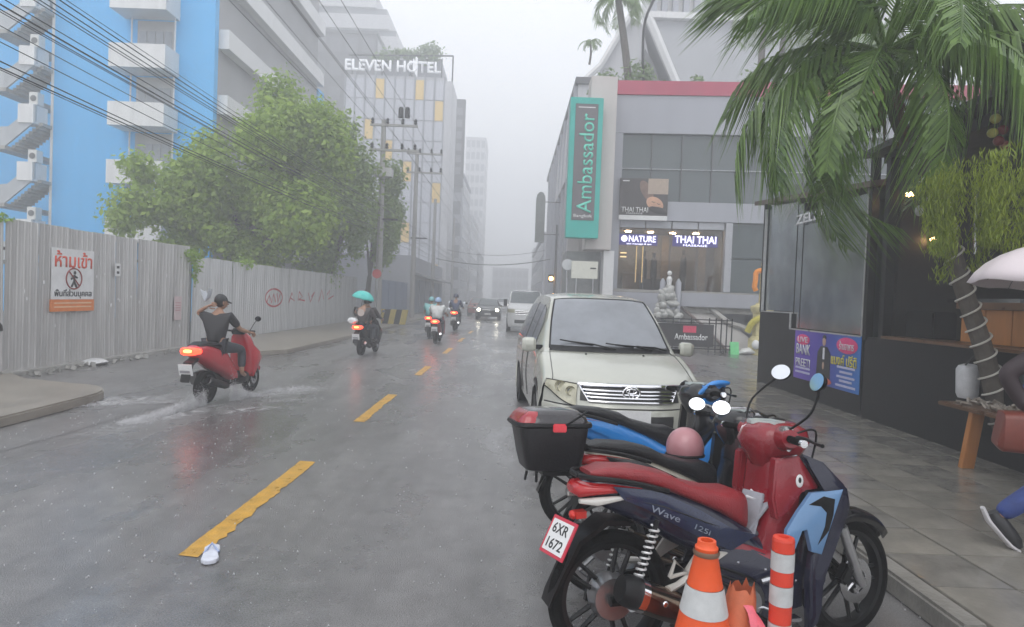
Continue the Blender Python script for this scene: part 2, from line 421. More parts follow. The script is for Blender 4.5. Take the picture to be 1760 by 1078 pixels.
# warning sign
ws = thing('warning_sign', 'white no-entry board with red lettering and orange lower band on the grey fence', 'sign', (-8.14, 11.85, 1.05))
sgw = mat('sign_white', (.78, .78, .78), .4, var=.1, scale=4); sgo = mat('sign_orange', (.75, .22, .05), .4, var=.12, scale=8); sgr = mat('sign_red', (.75, .08, .03), .4); blk = mat('print_black', (.015, .015, .015), .5)
A_ = MB().b2((-.01, -.56, .20), (.012, .56, 1.12)); A_.build('board', sgw, ws)
MB().b2((-.012, -.58, -.02), (.014, .58, .197)).build('orange_band', sgo, ws)
for z in (.05, .12): MB().b2((.014, -.5, z), (.018, .5, z + .025)).build('pale_line', mat('pale_orange', (.8, .5, .3), .5), ws)
RY = (0, 1, 0); UZ = (0, 0, 1)
text('lettering', 'ห้ามเข้า', (.013, 0, .93), RY, UZ, 1.0, .30, sgr, ws, .006, bold=.012)
text('lettering', 'พื้นที่ส่วนบุคคล', (.013, 0, .30), RY, UZ, 1.0, .17, blk, ws, .006, bold=.012)
mb = MB(); mb.tube([(.018, .21 * math.cos(a), .58 + .19 * math.sin(a)) for a in np.linspace(0, 2 * math.pi, 28)], .012, 6)
mb.build('ring', mat('sign_maroon', (.3, .04, .03), .5), ws)
mb = MB(); mb.ball((.018, .02, .69), (.006, .035, .035), 10, 6)
for seg in ([(0.0, .65), (0, .53)], [(0, .53), (-.07, .43)], [(0, .53), (.07, .42)], [(0, .63), (-.08, .57)], [(0, .63), (.08, .6)]):
    mb.tube([(.018, y, z) for y, z in seg], .018, 6)
mb.build('walking_figure', blk, ws)
MB().tube([(.024, -.14, .71), (.024, .14, .45)], .011, 6).build('slash', MATS['sign_maroon'], ws)
# pinned papers
pk = thing('paper_notice', 'pale pink paper sheet pinned low on the grey fence by the fence joint', 'notice', (-8.15, 15.6, .72))
MB().box((0, 0, .3), (.008, .34, .58), (0, 0, 0)).build('sheet', mat('pink_paper', (.62, .5, .5), .6, var=.15, scale=9), pk, bevel=.002)
mb = MB()
for z in (.42, .36, .3, .24): mb.b2((.006, -.12, z), (.008, .12, z + .02))
mb.build('print_lines', mat('pink_print', (.5, .22, .25), .6), pk)
pk = thing('small_label', 'tiny white sticker beside the warning sign on the grey fence', 'sticker', (-8.15, 13.2, 1.85))
MB().box((0, 0, 0), (.006, .17, .26)).build('sticker', sgw, pk)
MB().b2((.003, -.04, .03), (.007, .04, .08)).b2((.003, -.04, -.08), (.007, .04, -.03)).build('print', blk, pk)
# pale smudges and stuck paper scraps on the fence
mb = MB()
for _ in range(26):
    y = rnd.uniform(8.5, 16); z = rnd.uniform(.4, 2.2); w = rnd.uniform(.015, .05)
    mb.box((-8.165, y, z), (.004, w, rnd.uniform(.02, .07)), (rnd.uniform(-.3, .3), 0, 0))
mb.build('paper_scraps', sgw, f1, world=True, kind='stuff')
# rubble strip and litter at the foot of the fence
lt = mat('litter', (.30, .29, .27), .5, var=.3)
mb = MB()
for _ in range(110):
    y = rnd.uniform(7, 17.5); s_ = rnd.uniform(.015, .06)
    mb.box((rnd.uniform(-8.02, -7.75), y, .125 if y < 10 else .01 + s_ / 3), (s_ * 1.5, s_ * 2, s_), (rnd.random(), rnd.random(), rnd.random()))
tag(mb.build('rubble', lt, smooth=0), kind='stuff')
wb = MB().hull([(-.22, .0, .02, .1), (-.1, 0, .09, .2), (.08, 0, .12, .22), (.2, .0, .08, .15), (.28, 0, .01, .05)], n=12, e=2)
o = wb.build('plastic_bag', mat('bag_white', (.7, .7, .7), .4, var=.2, scale=14, bump=.8, bs=20)); o.location = (-7.95, 12.2, .01); o.rotation_euler = (0, 0, 1.4)
tag(o, 'crumpled white plastic bag lying at the foot of the grey fence', 'bag')

# vines over the fence
def leaf_cloud(centres, radii, n, size, rs, spread=None, flat=.5, up=.2):
    """n leaf quads inside ellipsoids; returns verts, faces"""
    c = np.array(centres); r = np.array(radii); vol = (r.prod(1)) ** .8; idx = rs.choice(len(c), n, p=vol / vol.sum())
    d = rs.normal(size=(n, 3)); d /= np.linalg.norm(d, axis=1)[:, None]
    rad = rs.random(n) ** .45; rad = np.where(rs.random(n) < .34, rad * rs.uniform(1.0, 1.55, n), rad); size = size * rs.choice([.6, .85, 1.1, 1.4], n)[:, None] * .8
    p = c[idx] + d * r[idx] * rad[:, None]
    nrm = d * .7 + rs.normal(size=(n, 3)) * .6 + np.array([0, 0, .5]); nrm /= np.linalg.norm(nrm, axis=1)[:, None]
    a = np.cross(nrm, rs.normal(size=(n, 3))); a /= np.linalg.norm(a, axis=1)[:, None]; b = np.cross(nrm, a)
    s = size * (.55 + .7 * rs.random(n))[:, None]
    a = a * s; b = b * s * .55; z = nrm * s * .12
    v = np.stack([p - a, p + b - z * .0, p + a * 1.1, p - b], 1).reshape(-1, 3)
    f = np.arange(4 * n).reshape(-1, 4)
    return v, f
def np_mesh(name, v, f, m):
    me = bpy.data.meshes.new(name); n = len(f)
    me.vertices.add(len(v)); me.vertices.foreach_set('co', v.astype('f').ravel())
    k = f.shape[1]
    me.loops.add(n * k); me.loops.foreach_set('vertex_index', f.astype('i').ravel())
    me.polygons.add(n); me.polygons.foreach_set('loop_start', np.arange(0, n * k, k, dtype='i'))
    me.update(); me.validate(); me.materials.append(m); return me
def leaf_mat(name, c1, c2, scale=.8, rough=.45, tl=.3):
    m = bpy.data.materials.new(name); m.use_nodes = True; t = m.node_tree; L = t.links.new; b = t.nodes['Principled BSDF']
    tc = t.nodes.new('ShaderNodeTexCoord'); n = t.nodes.new('ShaderNodeTexNoise'); n.inputs['Scale'].default_value = scale; n.inputs['Detail'].default_value = 8; n.inputs['Roughness'].default_value = .8
    L(tc.outputs['Object'], n.inputs['Vector']); g = t.nodes.new('ShaderNodeNewGeometry')
    mx = t.nodes.new('ShaderNodeMix'); mx.data_type = 'RGBA'; mx.inputs[6].default_value = (*c1, 1); mx.inputs[7].default_value = (*c2, 1)
    ad = t.nodes.new('ShaderNodeMath'); ad.operation = 'MULTIPLY_ADD'; ad.inputs[1].default_value = .5; L(g.outputs['Random Per Island'], ad.inputs[0])
    mr = t.nodes.new('ShaderNodeMapRange'); mr.inputs[1].default_value = .3; mr.inputs[2].default_value = .7; mr.inputs[3].default_value = 0; mr.inputs[4].default_value = .55
    L(n.outputs[0], mr.inputs[0]); L(mr.outputs[0], ad.inputs[2]); L(ad.outputs[0], mx.inputs[0]); L(mx.outputs[2], b.inputs['Base Color'])
    b.inputs['Roughness'].default_value = rough
    tr = t.nodes.new('ShaderNodeBsdfTranslucent'); L(mx.outputs[2], tr.inputs['Color'])
    ms = t.nodes.new('ShaderNodeMixShader'); ms.inputs[0].default_value = tl; L(b.outputs[0], ms.inputs[1]); L(tr.outputs[0], ms.inputs[2])
    L(ms.outputs[0], t.nodes['Material Output'].inputs['Surface']); MATS[name] = m; return m
leafA = leaf_mat('tree_leaves', (.13, .23, .03), (.46, .62, .10), .5, .45, .42)
leafB = leaf_mat('tree_leaves_dark', (.10, .17, .035), (.32, .45, .10), .5, .45, .4)
leafV = leaf_mat('vine_leaves', (.14, .24, .03), (.32, .48, .07), 2)
leafP = leaf_mat('palm_leaves', (.022, .065, .012), (.19, .32, .055), 3, .28, .22)
leafY = leaf_mat('hanging_leaves', (.07, .12, .012), (.34, .42, .04), 4)
leafR = leaf_mat('roof_plant_leaves', (.10, .17, .05), (.26, .38, .12), 1)
bark = mat('bark', (.10, .085, .07), .7, var=.35, scale=8, bump=.8, bs=30)
for (lab, cs, rd, n) in (('leafy green vine hanging down the joint between the two fences', [(-8.1, 16.1, 2.35), (-8.05, 16.25, 2.1), (-8.1, 16.3, 1.85)], [(.15, .35, .16), (.1, .2, .2), (.08, .12, .25)], 420),
                    ('small tuft of vine peeping over the pale fence', [(-8.15, 19.5, 2.35)], [(.2, .6, .2)], 260),
                    ('scrap of vine on top of the fence at the left edge of the photo', [(-8.2, 10.1, 2.55)], [(.15, .35, .08)], 120)):
    v, f = leaf_cloud(cs, rd, n, .05, np.random.default_rng(n))
    o = bpy.data.objects.new('vine', np_mesh('vine', v, f, leafV)); col.objects.link(o); tag(o, lab, 'vine')

# ------------------------------------------------------------------ trees
def tree(label, base, lobes, n, size, m, trunk_r, seed, limbs):
    t = thing('tree', label, 'tree', base)
    rs = np.random.default_rng(seed)
    bx, by, bz = base
    mb = MB()
    top = Vector(lobes[0][0])
    fork = Vector((bx + .2, by, bz + 2.4))
    mb.tube([(bx, by, bz), (bx + .1, by, bz + 1.2), fork], [trunk_r * 1.3, trunk_r, trunk_r * .85], 10)
    for i in limbs:
        e = Vector(lobes[i][0]); mid = (fork + e) / 2 + Vector((0, 0, .5))
        mb.tube(smooth_curve([fork, mid, e], 4), [trunk_r * (.6 - .055 * k) for k in range(9)], 7)
    mb.build('trunk', bark, t, world=True)
    v, f = leaf_cloud([l[0] for l in lobes], [l[1] for l in lobes], n, size, rs)
    v = v - np.array(base)
    o = bpy.data.objects.new('crown', np_mesh('crown', v, f, m)); col.objects.link(o); o.parent = t
    return t
def lobes(cx, cy, cz, rx, ry, rz, k, seed, s=.38):
    rr = random.Random(seed); out = []
    for _ in range(k):
        while True:
            a, b, c = rr.uniform(-1, 1), rr.uniform(-1, 1), rr.uniform(-1, 1)
            if a * a + b * b + c * c < 1: break
        q = rr.uniform(.6, 1.15) * s
        out.append(((cx + a * rx * .85, cy + b * ry * .85, cz + c * rz * .85), (rx * q * .8, ry * q, rz * q * .75)))
    return out
LB = lobes(-9.3, 23.5, 5.9, 3.3, 2.6, 3.7, 30, 3) + lobes(-11.2, 23.0, 4.2, 2.6, 1.8, 1.8, 12, 15, .42) + lobes(-12.6, 22.8, 4.6, 1.9, 1.8, 1.9, 16, 5, .45)
tree('big bushy green tree rising over the fence in front of the blue building', (-10.2, 24, 0), LB, 75000, .115, leafA, .3, 11, [0, 3, 6, 9, 12, 15, 30])
LB = lobes(-9.0, 29, 6.0, 3.0, 2.4, 4.2, 24, 8)
tree('second darker tree just behind and right of the bushy one, before the grey hotel tower', (-8.6, 29.5, 0), LB, 36000, .115, leafB, .22, 12, [0, 3, 6, 9, 12])
LB = lobes(-6.9, 32.5, 5.6, 1.6, 1.6, 3.0, 16, 18, .42)
tree('thin hazy tree crowding the utility poles beyond the fence', (-7.6, 33, 0), LB, 10000, .13, leafB, .14, 13, [0, 3, 6, 9])

# ------------------------------------------------------------------ blue apartment building
bb = thing('apartment_building', 'bright blue apartment building with white balconies and outside stair on the left', 'building', (-17, 28.5, 0))
X0, X1, YF = -20.6, -13.55, 28.5
MB().b2((X0, YF, 0), (X1, YF + .35, 24)).build('blue_wall', blue_wall, bb, world=True, smooth=0)
MB().b2((X1 - .02, YF + .36, 0), (X1 - .35, 43.0, 24)).build('side_wall', mat('gallery_grey', (.34, .34, .35), .7, var=.15, scale=.6), bb, world=True, smooth=0)
MB().b2((X0 - .12, YF - .02, 0), (X0 - .003, YF + 2.6, 24)).build('corner_strip', white_paint, bb, world=True, smooth=0)
grey_in = mat('recess_grey', (.38, .38, .38), .7, var=.15, scale=1)
pipe = mat('pipe_white', (.7, .7, .72), .4)
for k in range(6):
    z = 3.05 + k * 2.46 + .0
    # projecting balcony box: parapet, floor, loggia behind
    zb = z + .3
    bal = MB()
    bal.b2((-17.5, 27.35, zb), (-15.1, 27.47, zb + 1.0)).b2((-17.5, 27.47, zb), (-17.38, YF, zb + 1.0)).b2((-15.22, 27.47, zb), (-15.1, YF, zb + 1.0)).b2((-17.38, 27.47, zb), (-15.22, YF, zb + .1))
    o = bal.build('balcony', white_paint, bb, world=True, smooth=0)
    # loggia frame: dark recess with door panes
    MB().b2((-16.95, YF - .03, zb + 1.0), (-15.3, YF - .003, zb + 2.4)).build('balcony_recess', grey_in, o, world=True, smooth=0)
    for q in range(4):
        xx = -16.85 + q * .37
        MB().b2((xx, YF - .06, zb + .9), (xx + .32, YF - .032, zb + 1.95)).build('pane', mat('loggia_pane', (.30, .32, .35), .2, var=.15), o, world=True, smooth=0)
    for xx in (-17.1, -15.2): MB().tube([(xx, 28.3, zb + 1), (xx, 28.3, zb + 2.46)], .035, 6).build('downpipe', pipe, o, world=True)
MB().b2((-27, YF + 2.6, 0), (X0, YF + 2.9, 24)).build('rear_blue_wall', blue_wall, bb, world=True, smooth=0)
MB().b2((X1 - .34, 43.0, 0), (X1 + .1, 44.2, 15.0)).build('end_fin', blue_wall, bb, world=True, smooth=0)
# side slabs (road-facing galleries)
for k, z in enumerate((3.3, 6.3, 9.3, 12.2, 15.1, 18.4)):
    o = MB().b2((X1 - .02, YF + .4, z), (X1 + .45, 43.0, z + .85)).build('gallery_parapet', white_paint, bb, world=True, smooth=0)
    MB().b2((X1 - 1.9, YF + .4, z - .02), (X1 - .03, 43, z + .1)).build('gallery_floor', concrete, bb, world=True, smooth=0)
# outside stair
for k in range(6):
    z = 2.2 + k * 2.46
    st = MB()
    st.b2((-22.75, 27.6, z + .0), (-22.0, YF + 2.5, z + .16))                     # landing
    n = 9
    for q in range(n):
        x = -21.95 + q * .145; zz = z + .1 + q * .125
        st.b2((x, 27.9, zz), (x + .16, 28.9, zz + .14))
    o = st.build('stair_flight', concrete, bb, world=True, smooth=0)
    p = MB().prism([(-22.75, z + .16), (-22.0, z + .16), (-20.75, z + 1.25), (-20.75, z + 1.95), (-21.9, z + .98), (-22.75, z + .9)], 27.62, 27.72, 'xz')
    p.build('stair_parapet', mat('stair_render', (.44, .46, .48), .6, var=.15, scale=3, streak=True), o, world=True, smooth=0)
    MB().b2((-21.45, 27.55, z + 1.15 + .0), (-20.78, 28.4, z + 1.95)).build('unit_ledge', white_paint, bb, world=True, smooth=0)
    ac = MB().b2((-21.1, 27.7, z + 1.96), (-20.72, 28.1, z + 2.5)).build('air_conditioner', mat('ac_white', (.66, .66, .64), .4, var=.08), bb, world=True, smooth=0, bevel=.02)
    MB().lathe([(.0, 0), (.13, 0), (.13, -.015), (.10, -.02), (0, -.02)], (-20.9, 27.695, z + 2.23), 'y', 16).build('fan_grille', mat('ac_dark', (.12, .12, .12), .5), ac, world=True)

# ------------------------------------------------------------------ hotel tower with yellow panels
ht = thing('hotel_tower', 'grey hotel tower with scattered yellow panels and white rooftop lettering', 'building', (-12, 65, 0))
HX0, HX1, HT = -17.6, -7.6, 23.4
MB().b2((HX0, 65, 0), (HX1, 70, HT)).build('tower_block', mat('tower_grey', (.50, .50, .52), .6, var=.1, scale=.5), ht, world=True, smooth=0)
MB().b2((HX1 + .02, 64.8, 0), (HX1 + .75, 70, HT - .4)).build('side_return', pale_wall, ht, world=True, smooth=0)
pg_ = mat('tower_panel', (.56, .57, .62), .35, var=.1, scale=2, streak=True); py_ = mat('tower_panel_yellow', (.82, .56, .16), .45, var=.08)
rib = mat('tower_rib', (.30, .31, .34), .5)
NC = 10; cw = (HX1 - HX0) / NC; rh = 2.05
yels = {(3, 0), (7, 0), (9, 1), (9, 5), (4, 3), (6, 4), (9, 9), (6, 7), (2, 2), (0, 5), (4, 8), (7, 9)}
pm = {}
for key, m_ in (('g', pg_), ('y', py_)):
    q = MB().b2((.05, -.12, .05), (cw - .12, -.02, rh - .06))
    if key == 'g':
        for u in (.2, .4, .6, .8): q.b2((cw * u - .02, -.16, .06), (cw * u + .02, -.125, rh - .07))
    me = q.mesh('facade_panel', 0); me.materials.append(m_); pm[key] = me
for r_ in range(11):
    for c_ in range(NC):
        o = bpy.data.objects.new('facade_panel', pm['y' if (c_, r_) in yels else 'g']); col.objects.link(o); o.parent = ht
        o.location = (HX0 + c_ * cw + 12, 0, HT - .3 - (r_ + 1) * rh)
for c_ in range(NC + 1):
    MB().b2((HX0 + c_ * cw - .09, 64.78, .5), (HX0 + c_ * cw + .03, 64.97, HT + .1)).build('facade_fin', rib, ht, world=True, smooth=0)
letw = mat('letter_white', (.85, .86, .88), .4, emit=(.9, .92, 1), es=.25)
text('lettering', 'ELEVEN HOTEL', (-12.85, 64.7, 24.25), (1, 0, 0), UZ, 9.6, 1.1, letw, ht, .15, world=True, bold=.02)
mb = MB()
for x in (-17, -14, -11, -8): mb.tube([(x, 65, 23.4), (x, 65, 25.3)], .06, 5)
mb.tube([(-17.4, 65, 25.3), (-6.9, 65, 25.6)], .08, 5).tube([(-6.9, 65, 25.6), (-6.9, 65, 23)], .08, 5)
mb.build('sign_frame', black_metal, ht, world=True)
MB().b2((-15, 66, HT), (-11.5, 72, 25.4)).b2((-10.6, 66, HT), (-8.2, 72, 25.6)).build('roof_room', rib, ht, world=True, smooth=0)
v, f = leaf_cloud([(-12, 65.5, 25.8), (-9.4, 65.5, 26.0), (-14, 65.5, 25.4)], [(2, .8, .5), (1.4, .8, .9), (1.2, .8, .4)], 1800, .22, np.random.default_rng(5))
o = bpy.data.objects.new('roof_planting', np_mesh('roof_planting', v - np.array([-12, 65, 0]), f, leafR)); col.objects.link(o); o.parent = ht

def simple_tower(label, x0, x1, y0, y1, h, m, win=None, name='tower_block', nc=4, nr=10, wm=None):
    t_ = thing(name, label, 'building', ((x0 + x1) / 2, y0, 0))
    MB().b2((x0, y0, 0), (x1, y1, h)).build('wall', m, t_, world=True, smooth=0)
    MB().b2((x0 - .15, y0 - .15, h), (x1 + .15, y1 + .15, h + .35)).build('parapet', m, t_, world=True, smooth=0)
    if win:
        # windows on the front and on the road side, one mesh each shared
        w = (x1 - x0) / nc; hh = h / nr
        me = MB().b2((-w * .36, -.06, -hh * .3), (w * .36, .05, hh * .3)).mesh('window', 0); me.materials.append(win)
        for i in range(nc):
            for j in range(nr):
                o = bpy.data.objects.new('window', me); col.objects.link(o); o.parent = t_
                o.location = (x0 + w * (i + .5) - (x0 + x1) / 2, 0, hh * (j + .55))
        side = x1 if x1 < 0 else x0
        d = (y1 - y0); ns = max(2, int(d / 3)); ws_ = d / ns
        me2 = MB().b2((-.06, -ws_ * .36, -hh * .3), (.06, ws_ * .36, hh * .3)).mesh('window', 0); me2.materials.append(win)
        for i in range(ns):
            for j in range(nr):
                o = bpy.data.objects.new('window', me2); col.objects.link(o); o.parent = t_
                o.location = (side - (x0 + x1) / 2, ws_ * (i + .5), hh * (j + .55))
    return t_
winm = mat('far_window', (.16, .17, .19), .2, var=.1)
dk = mat('dark_cladding', (.10, .10, .11), .6, var=.08, scale=.6)
simple_tower('dark grey flat-topped block behind the hotel tower', -25.4, -17.6, 78, 92, 32.6, dk, mat('dark_win', (.14, .14, .155), .3), nc=4, nr=11)
# white terraced tower with curved top
ct = thing('terraced_tower', 'pale white high-rise with stepped curved top fading in the rain', 'building', (-23, 92, 0))
for i in range(15):
    z = i * 3.0; xr = -16.5 - max(0, i - 10) ** 2 * .28
    MB().b2((-31, 92, z), (xr, 104, z + 2.0)).build('storey', pale_wall, ct, world=True, smooth=0)
    MB().b2((-30.6, 92.5, z + 2.0), (xr - .5, 103.5, z + 3.0)).build('window_band', winm, ct, world=True, smooth=0)
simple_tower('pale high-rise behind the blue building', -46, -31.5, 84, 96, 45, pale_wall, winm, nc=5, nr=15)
sg = thing('banner_sign', 'tall narrow dark vertical sign projecting beyond the hotel tower', 'sign', (-7.3, 82, 15))
MB().b2((-8.3, 82, 15.4), (-6.9, 82.5, 26.5)).build('panel', dk, sg, world=True, smooth=0, bevel=.05)
MB().b2((-9.5, 82.1, 17), (-8.31, 82.3, 17.3)).b2((-9.5, 82.1, 24), (-8.31, 82.3, 24.3)).build('bracket', black_metal, sg, world=True)
for k in range(6): MB().b2((-7.95, 81.96, 17 + k * 1.5), (-7.25, 81.995, 17.9 + k * 1.5)).build('faded_character', mat('sign_faded', (.22, .22, .24), .5), sg, world=True)
simple_tower('plain grey shop block beside the road past the hotel tower', -12, -7.2, 86, 100, 17.5, grey_wall, winm, nc=3, nr=6)
simple_tower('narrow grey building left of the road in the mist', -13, -7.0, 101, 122, 14, pale_wall, winm, nc=3, nr=5)
simple_tower('small dark shophouse at the far end of the left side', -12, -6.8, 124, 140, 9.5, dk, winm, nc=3, nr=3)
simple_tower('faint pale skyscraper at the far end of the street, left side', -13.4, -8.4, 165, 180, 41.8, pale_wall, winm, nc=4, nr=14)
simple_tower('low misty block closing the street on the left', -15, -8.5, 142, 160, 19, grey_wall, winm, nc=4, nr=6)
simple_tower('far grey block closing the end of the street', -7, 5, 215, 225, 11, grey_wall, winm, nc=6, nr=3)
simple_tower('faint block right of the street end', 4.6, 12, 150, 165, 13, grey_wall, winm, nc=4, nr=4)
# shop fronts at street level under the hotel tower
so = thing('shophouse_row', 'low dark shopfronts with awnings at street level by the utility poles', 'building', (-8, 44, 0))
MB().b2((-14, 44, 0), (-7.0, 63, 4.2)).build('wall', grey_wall, so, world=True, smooth=0)
for i in range(6):
    y = 44.5 + i * 3.1
    MB().b2((-7.02, y, .2), (-6.93, y + 2.5, 2.6)).build('shutter', mat('shutter_blue', (.16, .20, .27), .5), so, world=True, smooth=0)
    MB().add([(-7, y - .1, 3.1), (-5.9, y - .1, 2.7), (-5.9, y + 2.7, 2.7), (-7, y + 2.7, 3.1), (-7, y - .1, 3.0), (-5.9, y - .1, 2.6), (-5.9, y + 2.7, 2.6), (-7, y + 2.7, 3.0)], [(0, 1, 2, 3), (7, 6, 5, 4), (0, 4, 5, 1), (1, 5, 6, 2), (2, 6, 7, 3)]).build('awning', dk, so, world=True, smooth=0)
cb = thing('construction_screen', 'dull blue site hoarding along the left pavement beyond the pale fence', 'fence', (-7.2, 34, 0))
for i in range(9):
    MB().b2((-7.3, 34 + i * 1.1, .1), (-7.24 + .02 * (i % 2), 34 + i * 1.1 + 1.08, 2.3)).build('hoarding_panel', mat('hoarding_blue', (.17, .22, .33), .5, var=.2), cb, world=True, smooth=0)

# ------------------------------------------------------------------ utility poles and cables
pole_m = mat('pole_concrete', (.34, .33, .32), .6, var=.2, scale=4, streak=True)
def pole(label, x, y, h, arms=True, trafo=False):
    p = thing('utility_pole', label, 'utility pole', (x, y, 0), group='concrete utility poles on the left pavement')
    MB().tube([(0, 0, 0), (0, 0, h)], [.17, .11], 8).build('pole', pole_m, p)
    if arms:
        for z in (h - .25, h - 1.4):
            MB().box((.5, -.1, z), (2.2, .1, .1)).build('crossarm', pole_m, p)
            for q in (-.5, .2, .9, 1.5):
                MB().lathe([(0, 0), (.05, .02), (.09, .08), (.05, .12), (.08, .2), (.04, .26), (0, .3)], (q, -.1, z + .05), 'z', 8).build('insulator', black_metal, p)
        MB().box((.3, -.05, 5.0), (1.0, .08, .08)).build('cable_bracket', black_metal, p)
    if trafo:
        MB().box((.15, -.35, h - 2.5), (.8, .5, .4)).build('junction_box', mat('box_pale', (.5, .5, .5), .5), p, bevel=.02)
        for q in (.8, 1.1): MB().lathe([(0, 0), (.12, .02), (.12, .42), (.08, .5), (0, .5)], (q, -.1, h + .1), 'z', 10).build('fuse_cutout', black_metal, p)
    return p
pole('nearest concrete utility pole with pale box and crossarms among the tree leaves', -6.3, 30, 9.6, True, True)
pole('second utility pole right of the one with the pale box', -6.2, 39.5, 10.4)
pole('third utility pole, thinner, in front of the yellow tower panels', -6.3, 50, 9.0, False)
pole('farthest utility pole fading into the mist on the left', -6.3, 66, 9.5, False)
wire_m = mat('cable_black', (.01, .01, .011), .5)
def cable(x, z, y0, y1, r, sag, dx=0, label='black cable strung along the left pavement among many alike', group='overhead cables'):
    pts = []
    spans = [-6, 30, 39.5, 50, 66, 100]
    for a, b in zip(spans[:-1], spans[1:]):
        if b <= y0 or a >= y1: continue
        n = 14
        for k in range(n):
            t_ = k / n; y = a + (b - a) * t_
            pts.append((x + dx * math.sin(y * .05), y, z - sag * 4 * t_ * (1 - t_) * (b - a) / 36))
    pts.append((x, spans[-1], z))
    o = MB().tube(pts, r, 5).build('overhead_cable', wire_m); tag(o, label, 'cable', group)
rc = random.Random(4)
for i in range(14):
    cable(-6.15 + rc.uniform(-.35, .35), 5.0 + rc.uniform(-.55, .75), -6, 100, rc.uniform(.005, .009), rc.uniform(.05, .5), rc.uniform(-.1, .1))
cable(-6.6, 4.35, -6, 100, .010, .1, label='lowest single cable crossing the blue wall', group=None)
for i, (x, z) in enumerate([(-6.8, 9.4), (-6.1, 9.4), (-5.4, 9.45), (-4.8, 9.45), (-6.6, 8.25), (-5.2, 8.25)]):
    cable(x, z, -6, 100, .008, .25, label='thin power line high on the pole crossarms', group='high power lines')
# cables crossing the street far off
for y, z, lab in ((52, 3.9, 'sagging cable bundle crossing the far street'), (60, 5.2, 'thin cable crossing the misty street end')):
    o = MB().tube([(-6.3 + 9.2 * t_, y, z + .6 - 2.0 * t_ * (1 - t_) + .3 * t_) for t_ in np.linspace(0, 1, 16)], .035 if y == 52 else .02, 5).build('crossing_cable', wire_m); tag(o, lab, 'cable')
# road sign & striped barrier on left pavement
rs_ = thing('round_road_sign', 'small red round traffic sign on a post at the foot of the utility poles', 'road sign', (-6.0, 28.2, 0))
MB().tube([(0, 0, 0), (0, 0, 2.5)], .035, 8).build('post', steel, rs_)
MB().lathe([(0, 0), (.2, 0), (.2, .02), (0, .02)], (0, -.06, 2.4), 'y', 24).build('disc', mat('sign_red_disc', (.5, .04, .04), .4), rs_)
sb = thing('striped_barrier', 'low yellow and black striped barrier at the pavement edge by the poles', 'barrier', (-5.9, 30.5, .1))
for k in range(6):
    MB().add([(-.8 + k * .27, -.1, 0), (-.53 + k * .27, -.1, 0), (-.4 + k * .27, -.1, .7), (-.67 + k * .27, -.1, .7), (-.8 + k * .27, .1, 0), (-.53 + k * .27, .1, 0), (-.4 + k * .27, .1, .7), (-.67 + k * .27, .1, .7)], [(0, 1, 2, 3), (7, 6, 5, 4), (0, 3, 7, 4), (1, 5, 6, 2), (3, 2, 6, 7), (0, 4, 5, 1)]).build('stripe', mat('barrier_yellow', (.5, .38, .06), .5) if k % 2 else black_plastic, sb)
# ------------------------------------------------------------------ right: massage-shop building
mt = Matrix.Translation((3.45, 24.5, 0)) @ Matrix.Rotation(R(-4), 4, 'Z')
sb_ = thing('shop_building', 'grey two-storey shop building with crimson parapet and lit massage shop behind the car', 'building', mtx=mt)
frame_m = mat('mullion', (.10, .10, .11), .4, .3)
crim = mat('crimson_band', (.42, .05, .10), .45, var=.14, scale=1, streak=True)
lgt_frame = mat('frame_light', (.40, .41, .44), .5)
W = 22.0
def B(n, a, b, m, par=sb_, bev=0): return MB().b2(a, b).build(n, m, par, smooth=0, bevel=bev)
B('upper_wall', (0, 0, 8.0), (W, .5, 9.42), grey_wall); B('parapet', (-.02, -.06, 9.43), (W, .5, 9.95), crim)
B('corner_pier', (0, 0, 0), (.52, .5, 7.99), grey_wall); B('middle_wall', (.52, 0, 4.72), (W, .5, 5.44), grey_wall)
B('back_wall', (0, .9, 4.75), (W, 9, 9.4), grey_wall); B('back_wall', (4.76, .9, 0), (W, 9, 4.74), grey_wall); B('back_wall', (0, .9, 0), (.5, 9, 4.74), grey_wall); B('plinth', (.5, .9, 0), (4.75, 9, 1.97), grey_wall)
mwin = mat('shop_glass', (.10, .12, .125), .12, var=.12, scale=.6)
for i in range(19):
    x = .53 + i * 1.13
    for (z0, z1) in ((5.45, 6.66), (6.70, 7.98)):
        w = B('window', (x, .18, z0), (x + 1.08, .24, z1), mwin)
    B('mullion', (x + 1.085, .10, 5.45), (x + 1.125, .26, 7.98), frame_m)
B('transom', (.53, .11, 6.665), (W, .25, 6.695), lgt_frame)
# ground floor to the right of the shop: dark panels
for i in range(8):
    x = 4.75 + i * 1.45
    for (z0, z1) in ((2.1, 3.35), (3.40, 4.70)): B('window', (x, .12, z0), (x + 1.40, .2, z1), mat('dark_panel_glass', (.055, .075, .08), .15, var=.1))
B('shop_pier', (4.50, -.02, 2.1), (4.74, .4, 4.7), lgt_frame)
# the lit shop: interior box with warm lamps
warm_in = mat('interior_wall', (.24, .17, .11), .6, var=.2, scale=1.5); inner = mat('interior_dark', (.06, .045, .04), .5, var=.3, scale=2)
it = MB().b2((.55, 3.2, 2.1), (4.5, 3.3, 4.6)).b2((.55, .5, 2.0), (4.5, 3.2, 2.09)).b2((.55, .5, 4.45), (4.5, 3.2, 4.6))
it.build('shop_interior', warm_in, sb_, smooth=0)
B('reception_desk', (.9, 2.0, 2.1), (1.9, 2.5, 2.75), warm_in)
for x, y, h in ((1.75, 1.9, 1.6), (2.1, 1.6, 1.5), (3.35, 2.0, 1.7)): MB().hull([(2.1, -.1, .1, .12), (2.1 + h * .5, -.14, .14, .17), (2.1 + h * .8, -.12, .12, .20), (2.1 + h * .88, -.05, .05, .07), (2.1 + h, -.08, .08, .08)], 'z', 12, 2.2).build('display_stand', inner, sb_).location = (x, y, 0)
